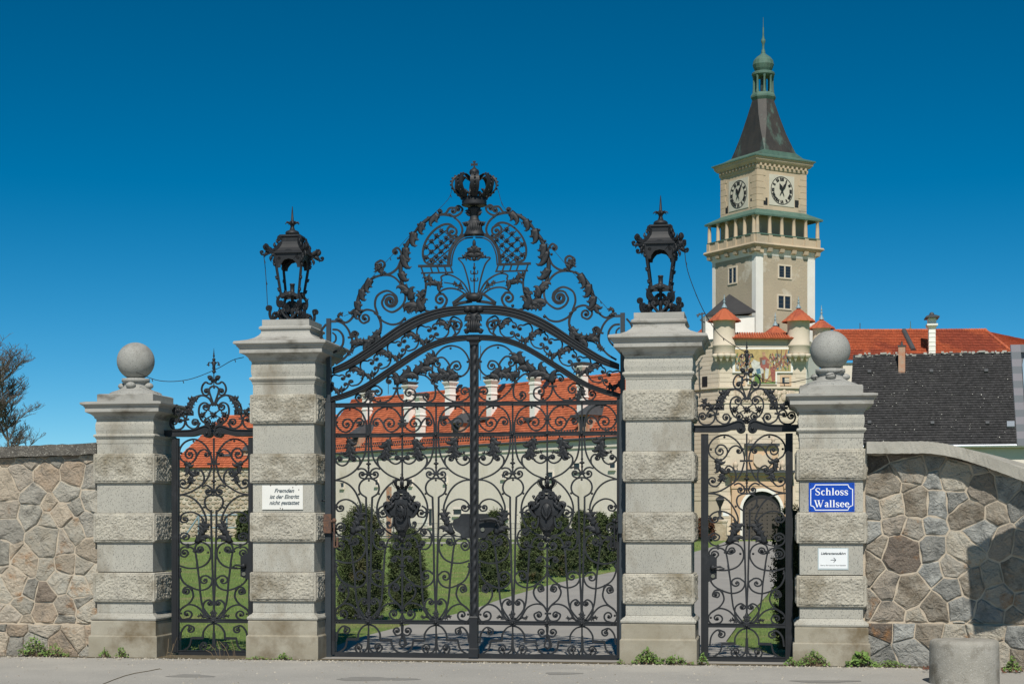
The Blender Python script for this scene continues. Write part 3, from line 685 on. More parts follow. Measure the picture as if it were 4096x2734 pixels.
# ================================================================== overthrow above the main gate
ov = thing('gate_overthrow', 'arched wrought iron overthrow with crown spanning the two lantern pillars', 'gate arch', (XA, GY, 0))
def beam(top, bot, name, d):
    T, Bm = crom(G(G3, top), 5), crom(G(G3, bot), 5); n = min(len(T), len(Bm)); T, Bm = res(T, 40), res(Bm, 40)
    T[-1,0] = Bm[-1,0] = XA
    b = MB()
    for lo, hi, dd in ((0,.16,1.0),(.16,.26,.62),(.26,.44,.85),(.44,.62,.62),(.62,.80,.8),(.80,.88,.62),(.88,1,.95)):
        for s_ in (0, 1):
            A_ = T*(1-lo)+Bm*lo; B_ = T*(1-hi)+Bm*hi
            if s_: A_ = np.stack([2*XA-A_[:,0], A_[:,1]], 1); B_ = np.stack([2*XA-B_[:,0], B_[:,1]], 1)
            vs, fs = [], []
            for p, q in zip(A_, B_): vs += [(p[0],GY-d*dd/2,p[1]),(q[0],GY-d*dd/2,q[1]),(q[0],GY+d*dd/2,q[1]),(p[0],GY+d*dd/2,p[1])]
            for i in range(len(A_)-1):
                for j in range(4): k = (j+1) % 4; fs.append((i*4+j, i*4+k, (i+1)*4+k, (i+1)*4+j))
            b.add(vs, fs)
    return b.ob(name, 'iron', ov)
beam([(118,608),(250,545),(400,448),(560,335),(700,235),(850,150),(1000,95),(1150,62),(1371,48)], [(118,660),(300,590),(500,468),(650,368),(800,275),(950,200),(1100,152),(1250,128),(1371,122)], 'arch_beam', .10)
beam([(88,872),(250,820),(400,755),(600,622),(800,490),(950,402),(1100,345),(1240,320),(1371,312)], [(88,912),(250,868),(450,782),(650,650),(850,515),(1000,432),(1180,376),(1371,356)], 'arch_beam', .10)
# frieze between the two beams
FR = Iron(); cells = [((100,768),(375,645)),((375,645),(617,480)),((617,480),(867,322)),((867,322),(1150,237))]
for (a, c) in cells:
    a, c = np.array(a, float), np.array(c, float); u = (c-a); L = np.hypot(*u); v = np.array([u[1], -u[0]])/L*186
    if v[1] > 0: v = -v
    M_ = lambda t, n: tuple(a+u*t+v*(n-.5))
    left = [M_(*q) for q in ((.35,.78),(.2,.93),(.07,.80),(.01,.5),(.06,.2),(.22,.045),(.39,.10))]; right = [M_(*q) for q in ((.66,.80),(.80,.95),(.94,.80),(.99,.5),(.94,.2),(.77,.045),(.60,.08))]
    FR.s_(G3, left, M_(.40,.62), M_(.40,.26), turns=.9, w=.017); FR.s_(G3, right, M_(.61,.64), M_(.60,.27), turns=.9, w=.017)
    FR.s_(G3, [M_(.40,.62), M_(.61,.64)], w=.014, nm='link_bar'); FR.s_(G3, [M_(.40,.26), M_(.60,.27)], w=.014, nm='link_bar')
    FR.spray(G3, [M_(.04,.62), M_(.05,.4), M_(.12,.2), M_(.24,.12)], 2, .075, .1, sides=(-1,), wid=.34, w=.02)
    FR.spray(G3, [M_(.97,.3), M_(.97,.5), M_(.92,.72), M_(.8,.78)], 2, .075, .1, sides=(1,), wid=.34, w=.02)
    FR.b_(G3, tuple(c), r=.024)
FR.s_(G3, [(1190,325),(1212,290),(1180,230),(1165,185),(1195,150),(1240,165)], e1=(1222,225), turns=1.0); FR.s_(G3, [(1190,325),(1240,290),(1262,235)], e1=(1222,225)); FR.spray(G3, [(1165,240),(1175,190),(1210,200)], 1, .06, .1, w=.016)
FR.b_(G3, (100,768), r=.024)
FR.build(ov); FR.mirror(XA).build(ov)
# scrollwork over the arch
T = Iron(); T5 = dict(w=.0235)
T.s_(G3, [(80,188),(150,188),(212,215),(255,268),(276,325)], **T5); T.s_(G3, [(285,340),(290,405),(272,452),(215,522),(140,572)], **T5)
T.s_(G3, [(112,262),(165,270),(205,320),(205,390),(172,440),(120,470)], **T5); T.s_(G3, [(112,290),(140,318),(140,362),(112,388)], w=.018); T.s_(G3, [(55,215),(15,268),(5,330),(28,376),(70,392)], **T5)
T.c_(G3, (283,330), .15, .09); T.s_(G3, [(292,330),(288,295),(315,280),(342,298)], e1=(318,302), **T5)
T.s_(G3, [(520,140),(542,195),(545,255),(520,330),(470,392)], w=.028); T.spray(G3, [(540,250),(515,325),(455,375),(380,385),(330,372)], 4, .11, .1, sides=(-1,1), wid=.3, w=.03)
T.spray(G3, [(420,390),(345,408),(292,440),(262,485)], 1, .06, .6, w=.016)
T.c_(G3, (515,135), -.6, .10)
T.s_(G3, [(510,125),(470,95),(412,86),(365,115),(350,165),(385,205),(432,188)], e1=(402,160), **T5)
T.spray(G1, [(500,1130),(420,1190),(365,1280),(335,1370),(320,1450)], 4, .13, .12, sides=(1,), wid=.28, w=.036)
T.s_(G1, [(170,1525),(230,1545),(290,1500),(330,1400),(365,1270),(430,1180),(520,1128),(620,1122),(690,1160),(742,1235),(765,1312),(738,1392),(655,1450),(585,1425),(555,1368),(580,1308)], e1=(628,1352), turns=1.3, **T5)
T.spray(G1, [(230,1545),(185,1520),(165,1490),(200,1470)], 1, .06, .3, w=.02); T.b_(G1, (190,1525), r=.02)
T.s_(G1, [(517,1470),(492,1385),(515,1302),(600,1260),(675,1300),(692,1352)], e1=(628,1352), turns=1.3, **T5)
T.s_(G1, [(525,1485),(560,1530),(640,1562),(715,1548),(765,1500)], **T5); T.b_(G1, (735,1250),(760,1515), r=.02); T.b_(G1, (700,968),(585,1103), r=.017)
# tall acanthus stem
T.s_(G1, [(1190,592),(1100,578),(1000,602),(905,672),(825,770),(762,880),(732,1000),(725,1100),(745,1220),(790,1310),(850,1370),(912,1420),(985,1448),(1055,1442),(1112,1400),(1136,1340),(1105,1290)], e1=(1078,1340), w=.026)
T.spray(G1, [(1060,580),(970,620),(890,690),(835,760)], 2, .12, .0, sides=(1,), wid=.24, w=.03, tip=False); T.spray(G1, [(850,740),(790,830),(755,920),(735,1000)], 3, .135, .0, sides=(1,), wid=.30, w=.04, tip=False)
T.spray(G1, [(745,940),(725,1040),(730,1150),(755,1240)], 3, .135, .0, sides=(1,), wid=.30, w=.04, tip=False); T.spray(G1, [(930,1440),(850,1380),(800,1300),(770,1200)], 3, .13, .0, sides=(-1,1), wid=.3, w=.034, tip=False)
T.spray(G1, [(930,1430),(860,1410),(790,1420)], 2, .09, .2, w=.024); T.spray(G1, [(912,1420),(915,1350),(900,1290)], 2, .08, .1, w=.02)
T.b_(G1, (968,606),(880,668),(808,748),(755,848), r=.017)
T.s_(G1, [(722,1000),(728,925),(695,876),(658,895)], e1=(676,912), **T5); T.s_(G1, [(722,995),(690,1062),(625,1108),(560,1108),(512,1070),(500,1020),(540,990)], e1=(548,1032), w=.026); T.spray(G1, [(500,1010),(520,1060),(560,1090)], 2, .06, .1, w=.022)
# crest beside the crown
T.s_(G1, [(1060,545),(1080,572),(1125,568),(1160,522),(1205,518)], e0=(1078,552), e1=(1192,545), turns=.9, **T5); T.s_(G1, [(1150,570),(1200,595),(1255,570),(1277,530),(1250,502)], e1=(1237,527), **T5)
T.c_(G1, (1187,592), -.7, .08); T.s_(G1, [(1195,598),(1248,645),(1275,710),(1260,765),(1215,792),(1160,770),(1140,718),(1165,685),(1212,700)], e1=(1186,738), **T5); T.b_(G1, (1222,772), r=.018)
# lattice panel
T.s_(G1, [(1200,690),(1160,665),(1100,670),(1030,712),(965,785),(928,870),(922,945),(945,1005),(990,1020)], e1=(1000,992), **T5)
T.s_(G1, [(1371,755),(1290,765),(1225,810),(1180,880),(1160,950),(1152,1035)], w=.04, nm='inner_arch'); T.s_(G1, [(1371,783),(1300,792),(1240,830),(1205,890),(1185,960),(1178,1040)], w=.014, nm='inner_arch')
T.s_(G1, [(880,1040),(1170,1036)], w=.03, nm='shelf'); T.s_(G1, [(905,1102),(1195,1096)], w=.018, nm='shelf')
for x in (905, 990, 1050, 1115, 1170): T.s_(G1, [(x-0,1045),(x+18,1100)], w=.016, nm='strut')
for (x0, y0, x1, y1) in ((1065,690,1200,805),(1010,745,1160,880),(970,800,1150,960),(935,860,1140,1010),(930,940,1075,1030),(1130,720,940,870),(1175,780,930,970),(1180,830,960,1005),(1160,890,1010,1020)): T.s_(G1, [(x0,y0),(x1,y1)], w=.010, nm='lattice_bar')
for p in ((1090,728),(1045,770),(1133,790),(1000,820),(1088,828),(1178,818),(1048,868),(1132,868),(955,872),(1088,912),(1000,915),(1045,958),(955,965),(1125,965),(1085,1003)): T.r_(G1, p, r=.033)
T.s_(G1, [(930,1105),(948,1195),(940,1290),(912,1375)], **T5)
# fan
T.s_(G1, [(1352,1300),(1325,1160),(1285,1030),(1240,972),(1290,965),(1325,930)], w=.016); T.s_(G1, [(1345,1300),(1290,1200),(1220,1142),(1145,1115),(1088,1132),(1092,1170)], w=.018); T.spray(G1, [(1092,1170),(1060,1200),(1010,1185),(965,1150)], 2, .085, .1, w=.02)
T.s_(G1, [(1335,1300),(1280,1240),(1220,1205),(1110,1185)], w=.012); T.spray(G1, [(1290,1245),(1250,1215),(1200,1195)], 2, .045, .1, w=.012)
T.s_(G1, [(1315,1300),(1240,1252),(1160,1238),(1090,1258),(1042,1315)], e1=(1078,1340), w=.019); T.b_(G1, (1135,1108),(1040,1408), r=.02)
T.spray(G1, [(1371,860),(1345,930),(1320,960)], 2, .07, .0, w=.02)
T.build(ov); T.mirror(XA).build(ov)
# centre: finial spear, hub, vase, bosses and crown
q = lambda y: G(G1, [(1371, y)])[0][1]
b = MB(); b.bar([(XA,q(1300)),(XA,q(1010))], .014, .014, GY)
for y in (1055,1100,1160): b.ball((XA,GY,q(y)),.017,8,6,rz=.024)
for y in (1100,1165):
    for sx in (-1,1): b.bar(crom([(XA+sx*.012,q(y+10)),(XA+sx*.04,q(y+5)),(XA+sx*.042,q(y-22))],4),.012,.012,GY)
b.ob('spear', 'iron', ov)
b = MB(); b.ball((XA,GY-.01,q(840)),.022,8,6,rz=.05)
for s_ in (-1,1):
    for a,L,y in ((.5,.11,930),(.95,.10,960),(1.5,.09,900),(.1,.09,975)):
        leaf1(b,(XA+s_*.006,q(y)),(s_*math.sin(a)*.8,math.cos(a)),L,.3,-s_,GY-.015)
b.ball((XA,GY,q(975)),.03,8,6); b.ob('palmette', 'iron', ov)
b = MB(); h = q(1320); b.ball((XA,GY-.03,h),.10,16,10,ry=.07,rz=.055)
for s_ in (-1,1):
    b.ball((XA+s_*.055,GY-.045,h),.03,8,8,rz=.06); B = crom([(XA+s_*.05,h+.045),(XA+s_*.12,h+.03),(XA+s_*.19,h-.02),(XA+s_*.26,h-.07)],5); b.bar(B,.032,.07,GY); b.bar(crom([(XA+s_*.26,h-.085),(XA+s_*.14,h-.06),(XA+s_*.03,h-.045)],4),.03,.06,GY)
    b.bar(spiral((XA+s_*.05,h+.045),(XA,h+.05),(XA+s_*.055,h),1.0),.02,.09,GY-.02)
b.ob('hub', 'iron', ov)
z1, z2 = G(G3,[(1371,80)])[0][1], G(G3,[(1371,310)])[0][1]
b = MB(); b.ball((XA,GY-.04,z1-.005),.05,12,8,ry=.06,rz=.05)
for s_ in (-1,1): b.ball((XA+s_*.075,GY-.03,z1-.005),.05,12,8,ry=.05,rz=.045)
b.lathe((XA,GY-.01,z2+.03),[(.075,0),(.085,.03),(.07,.06),(.075,.14),(.085,.19),(.06,.23)],14,sq=.7)
for s_ in (-1,1):
    for a,L,zz in ((2.3,.11,.22),(1.9,.10,.17),(1.7,.10,.10),(2.0,.10,.05)): leaf1(b,(XA+s_*.02,z2+zz),(s_*math.sin(a),math.cos(a)+.6),L,.28,-s_,GY-.06)
    b.bar(spiral((XA+s_*.12,z2+.03),(XA+s_*.10,z2+.0),(XA+s_*.085,z2+.035),1.0),.014,.06,GY-.04); b.ball((XA+s_*.085,GY-.04,z2+.035),.03,8,6)
for k in range(-3,4): b.blade([(XA+k*.022,z2+.02),(XA+k*.024,z2+.10),(XA+k*.02,z2+.17)],[.008,.012,.006],GY-.075,.6)
b.ob('keystone', 'iron', ov)
b = MB(); v0, v1 = q(760), q(505)
b.lathe((XA,GY,v0),[(.125,0),(.12,.02),(.10,.06),(.092,.12),(.10,.155),(.075,.165),(.055,.19),(.05,.25),(.075,.30),(.08,.325),(.05,.335),(.04,v1-v0)],18,sq=.7)
for s_ in (-1,1):
    for k in range(3): leaf1(b,(XA+s_*(.05+.025*k),v0+.10),(s_*.25,1),.075,.3,-s_,GY-.05+.02*k,1.2)
    leaf1(b,(XA+s_*.05,v0+.22),(s_*.5,1),.08,.28,-s_,GY-.03); leaf1(b,(XA+s_*.04,v0+.26),(s_*.8,.8),.08,.25,-s_,GY-.03)
for k in range(-4,5): b.blade([(XA+k*.02,v0+.01),(XA+k*.0205,v0+.08),(XA+k*.018,v0+.15)],[.006,.010,.005],GY-.075+.0025*k*k,.7)
b.ob('leaf_vase', 'iron', ov)
cz = q(500); b = MB(); crown3d(b,(XA,GY,cz),.535,8); b.ob('crown','iron',ov)
# gate posts with drop bolts beside the pillars
px0 = at(1318,2100,GY).x
for i,(x,lab) in enumerate(((px0,'tall square iron gate post against the left lantern pillar'),(2*XA-px0,'tall square iron gate post against the right lantern pillar'))):
    s_ = -1 if i == 0 else 1
    p = thing('gate_post', lab, 'gate post', (x,GY,0), 'posts the main gate hangs on')
    zt1 = G(G1,[(65,1512)])[0][1]
    b = MB(); b.box((x-.036,GY-.075,0),(x+.036,GY-.003,G(G3,[(65,915)])[0][1])); b.ob('post','iron_post',p)
    b = MB(); b.box((x-.026,GY-.06,G(G3,[(65,915)])[0][1]+.003),(x+.026,GY-.008,zt1)); b.box((x-s_*.026,GY-.035,zt1-.05),(x-s_*.09,GY-.015,zt1-.02)) if s_<0 else b.box((x-.09,GY-.035,zt1-.05),(x-.026,GY-.015,zt1-.02)); b.ob('post_top','iron_post',p)
    zl = G(Z5,[(70,380)])[0][1]
    b = MB(); b.box((x-.045,GY-.12,zl-.11),(x+.05,GY-.078,zl+.12)); b.ob('hinge_bracket','rust' if i==0 else 'iron_post',p)
    b = MB(); b.tube([(x-s_*.09,GY-.12,zl+.02),(x-s_*.09,GY-.12,zl-.28)],.012,8); b.tube([(x-s_*.05,GY-.12,zl+.03),(x-s_*.11,GY-.12,zl+.03)],.016,8); b.tube([(x-s_*.13,GY-.12,zl-.16),(x-s_*.13,GY-.12,zl-.28)],.016,8); b.ball((x-s_*.09,GY-.12,zl+.04),.03); b.tube([(x-s_*.09,GY-.12,zl-.28),(x-s_*.13,GY-.12,zl-.28)],.01,6); b.ob('crank','rust' if i==0 else 'iron',p)
    b = MB()
    for zz in (.9,1.9,2.9): b.tube([(x,GY-.04,zz),(x+s_*.16,GY-.04,zz)],.012,6)
    b.ob('wall_anchor','iron',p)
# ================================================================== wickets (side gates)
WXC = G(W1,[(533,800)])[0][0]; WXL = G(W1,[(95,800)])[0][0]; WXR = 2*WXC-WXL
jl = G(Z4,[(75,410)])[0]; jw = G(W1,[(95,776)])[0]
zr3 = R3; zrw = G(W2,[(520,1120)])[0][1]; zbw = G(W2,[(520,1430)])[0][1]
sx_ = (WXC-WXL)/(BARX-LX0)
def quarter(P):
    z = P[:,1]; zz = np.where(z >= zr3, zrw+(z-zr3)*(jw[1]-zrw)/(jl[1]-zr3), zbw+(z-R4)*(zrw-zbw)/(zr3-R4)); return np.stack([WXL+(P[:,0]-LX0)*sx_, zz], 1)
H = Iron()
lim = lambda P: P[:,0].max() < BARX+.02 and P[:,1].max() < jl[1]+.02
H.sc = [x for x in A.sc if lim(x[1])]; H.boss = [x for x in A.boss if x[0][0] < BARX+.012 and x[0][1] < jl[1]+.02]; H.col = [x for x in A.col if x[0][0] < BARX-.03 and x[0][1] < jl[1]]
H.spr = [x for x in A.spr if x[0][:,0].max() < BARX+.02 and x[0][:,1].max() < jl[1]]
H = H.mapped(quarter, flip=False)
H.s_(W1, [(488,970),(440,930),(418,870),(430,815),(475,785),(533,775)])            # half keyhole ring
H.s_(W1, [(95,776),(220,750),(330,690),(410,630),(470,540),(505,420)]); H.s_(W1, [(385,660),(408,600),(405,540),(370,482),(320,462),(285,498)], e1=(320,511))
H.s_(W1, [(385,680),(440,660),(490,690),(512,735),(490,770),(445,765)], e1=(462,735)); H.s_(W1, [(97,300),(108,220),(165,148),(255,112),(335,122),(415,175),(475,258),(505,350),(508,410)])
H.s_(W1, [(97,300),(120,350),(165,385)]); H.s_(W1, [(165,390),(240,398),(300,345),(312,285),(275,232),(215,226),(175,275)], e1=(230,294)); H.s_(W1, [(318,310),(355,255),(415,232),(465,262)], e1=(440,291))
H.spray(W1, [(165,380),(215,455),(250,540),(258,600)], 3, .085, .05, w=.018); H.s_(W1, [(258,590),(240,640),(185,695),(120,680),(97,640)], e1=(145,632)); H.b_(W1, (278,135),(125,275)); H.c_(W1,(475,262),-.4,.06)
def wicket(name, label, group_label, dx):
    t = thing(name, label, 'side gate', (WXC,GY,0)); H.build(t); H.mirror(WXC).build(t)
    C = Iron(); C.c_(W1,(528,405),0,.15); C.c_(W1,(533,722),0,.085); C.ros.append((np.array([WXC,zrw]),.04)); C.build(t)
    b = MB(); zt_ = G(W1,[(533,95)])[0][1]; b.box((WXC-.0095,GY-.0095,G(W1,[(533,790)])[0][1]),(WXC+.0095,GY+.0095,zt_)); ball_bar(b,WXC,G(W1,[(533,610)])[0][1]); b.ob('upright','iron',t)
    b = MB(); b.box((WXC-.009,GY-.009,zbw),(WXC+.009,GY+.009,zrw)); b.ob('upright','iron',t)
    b = MB(); b.lathe((WXC,GY,zrw+.10), [(.008,-.05),(.022,-.02),(.028,0),(.02,.03),(.008,.06),(.012,.075),(.004,.09)], 10); b.ob('bud','iron',t)
    for z,h in ((zrw,.048),(zbw,.085)):
        b = MB(); b.box((WXL,GY-.018,z-h/2),(WXR,GY+.018,z+h/2)); b.box((WXL,GY-.024,z+h/2-.01),(WXR,GY+.02,z+h/2)); b.ob('rail','iron',t)
    for s_ in (-1,1):
        x = WXL if s_<0 else WXR; b = MB(); b.box((min(x,x+s_*.085),GY-.032,.03),(max(x,x+s_*.085),GY+.032,zt_)); b.box((min(x+s_*.02,x+s_*.05),GY-.042,.04),(max(x+s_*.02,x+s_*.05),GY-.03,zt_-.01)); b.ob('stile','iron',t)
    return t, zt_
t, ztw = wicket('side_gate','narrow iron side gate before the castle portal',None,0)
# crest of a wicket
def crest(label, dx, first=[None]):
    t = thing('side_gate_crest', label, 'gate crest', (WXC,GY,ztw), 'crests over the side gates'); I = Iron()
    I.s_(W3,[(85,760),(85,790),(105,825),(150,840),(205,828),(235,790),(242,745)],w=.02); I.s_(W3,[(85,765),(95,735),(130,728),(155,755)],e1=(122,762)); I.s_(W3,[(242,745),(230,715),(190,705),(165,735)],e1=(190,746))
    I.s_(W3,[(248,755),(262,795),(310,828),(360,825),(385,780),(370,742),(335,738)],e1=(347,770)); I.c_(W3,(245,742),.2,.09)
    I.s_(W3,[(155,686),(330,686)],w=.03,nm='ledge'); I.s_(W3,[(325,690),(325,655)],w=.012,nm='ledge'); I.s_(W3,[(250,745),(262,690)],w=.02)
    I.s_(W3,[(255,680),(262,620),(300,550),(360,508),(430,495),(490,520),(520,560),(540,600)],w=.022); I.spray(W3,[(400,498),(330,540),(300,600),(285,660)],4,.07,.1,sides=(1,-1),wid=.3,w=.03)
    I.spray(W3,[(255,650),(200,655),(150,650),(135,610)],3,.06,.2,w=.02); I.spray(W3,[(150,655),(125,675)],1,.05,.2,w=.016)
    I.s_(W3,[(545,830),(500,790),(430,760),(395,700),(388,640),(405,590),(450,568),(490,590),(495,630)],e1=(462,610)); I.s_(W3,[(545,590),(505,480),(495,440),(515,410),(548,398)])
    I.s_(W3,[(515,590),(440,690),(420,700)],w=.012); I.s_(W3,[(545,690),(500,650),(470,640)],w=.012); I.s_(W3,[(545,690),(480,720)],w=.012)
    I.s_(W3,[(450,785),(485,790),(510,760),(490,730)],e1=(472,757)); I.s_(W3,[(370,825),(400,770)],w=.02)
    I.s_(W3,[(500,460),(480,490),(440,485),(418,440),(430,390),(462,360),(490,375),(520,375),(535,350)]); I.s_(W3,[(500,460),(490,430),(460,432)],e1=(468,452)); I.s_(W3,[(540,350),(525,325),(495,320),(487,305)],e1=(508,322))
    I.ros.append((G(W3,[(430,697)])[0],.045)); I.spray(W3,[(548,190),(520,165),(495,165),(492,195)],0,.04,.5,w=.010,wid=.3)
    I.build(t); I.mirror(WXC).build(t)
    C = Iron(); C.c_(W3,(547,588),0,.1); C.c_(W3,(548,345),0,.07); C.ros += [(G(W3,[(547,697)])[0],.045),(G(W3,[(547,790)])[0],.045)]; C.b_(W3,(550,415)); C.build(t)
    z = lambda y: G(W3,[(547,y)])[0][1]
    b = MB(); b.bar([(WXC,z(400)),(WXC,z(60))],.010,.010,GY)
    for y,r in ((255,.022),(230,.014),(132,.022),(95,.014),(75,.01)): b.ball((WXC,GY,z(y)),r,8,6)
    b.lathe((WXC,GY,z(240)),[(.012,0),(.022,.02),(.018,.05),(.032,.10),(.02,.11),(.008,.12)],10); b.lathe((WXC,GY,z(95)),[(.010,0),(.001,.10)],8); b.ob('finial','iron',t)
    # moulded beam with two volutes
    half = G(W3,[(35,848),(280,843),(360,832),(430,808),(480,795),(520,815),(535,850)]); low = G(W3,[(35,912),(280,912),(350,905),(400,890),(450,885),(470,880),(480,880)])
    Tt, Bb = res(crom(half,5),30), res(crom(low,5),30); b = MB()
    for s_ in (0,1):
        P = list(Tt)+list(Bb[::-1]); P = [((2*WXC-p[0]) if s_ else p[0],p[1]) for p in P]; vs=[]
        for i in range(29):
            pass
        f = (lambda p: (2*WXC-p[0],p[1])) if s_ else (lambda p: (p[0],p[1]))
        for lo,hi,dd in ((0,.14,.12),(.14,.84,.09),(.84,1,.12)):
            A_=Tt*(1-lo)+Bb*lo; B_=Tt*(1-hi)+Bb*hi; vs,fs=[],[]
            for p_,q_ in zip(A_,B_):
                p_,q_=f(p_),f(q_); vs += [(p_[0],GY-dd/2,p_[1]),(q_[0],GY-dd/2,q_[1]),(q_[0],GY+dd/2,q_[1]),(p_[0],GY+dd/2,p_[1])]
            for i in range(len(A_)-1):
                for j in range(4): k=(j+1)%4; fs.append((i*4+j,i*4+k,(i+1)*4+k,(i+1)*4+j))
            b.add(vs,fs)
        e = G(W3,[(492,878)])[0]; ex = 2*WXC-e[0] if s_ else e[0]
        b.tube([(ex,GY-.055,e[1]),(ex,GY+.05,e[1])],.088/2+.012,18); b.tube([(ex,GY-.07,e[1]),(ex,GY-.05,e[1])],.03,14); b.ball((ex,GY-.075,e[1]),.018)
        b.bar(spiral((ex,e[1]+.055),(ex-.02*(1-2*s_),e[1]+.055),(ex,e[1]),1.3),.012,.13,GY)
    b.ob('beam','iron',t)
    return t
c2 = crest('wrought iron crest with two volutes above the right side gate',0)
# the left wicket is the same gate hung between the two left pillars
LWC = (G((690,1680,.3636),[(455,900)])[0][0]); DW = LWC-WXC
t = copy_tree(t); 
for o in [t]: o.location.x += 0
def shift_tree(o,d):
    WL[o.name] = WL[o.name]+d
    for c in o.children: shift_tree(c,d)
d_ = Vector((DW,0,.0)); t.location += d_; shift_tree(t,d_); t['label'] = 'narrow iron side gate before the lawn, left of the main gate'
c3 = copy_tree(c2,None,d_); c3['label'] = 'wrought iron crest with two volutes above the left side gate'
for t_,dx,sx in ((t,DW,1),([o for o in bpy.data.objects if o.name=='side_gate'][0],0,-1)):
    x0 = WXC+dx+sx*(WXR-WXC); zz = G(W2,[(210,600)])[0][1]
    b = MB(); P=[(x0,zz+.14),(x0-sx*.03,zz+.155),(x0-sx*.10,zz+.11),(x0-sx*.10,zz-.13),(x0-sx*.05,zz-.15),(x0,zz-.17)]; b.prism(P,GY-.028,GY-.02); lp=b.ob('lock_plate','iron',t_)
    b = MB(); b.ball((x0-sx*.055,GY-.05,zz),.035,10,8); b.tube([(x0-sx*.055,GY-.07,zz),(x0-sx*.14,GY-.075,zz+.01),(x0-sx*.19,GY-.075,zz-.01),(x0-sx*.13,GY-.075,zz-.025)],.013,8); b.ob('lever','iron',lp)
    b = MB(); b.tube([(x0-sx*.055,GY-.04,zz-.10),(x0-sx*.055,GY-.02,zz-.10)],.024,12); b.ob('keyhole','brass',lp)
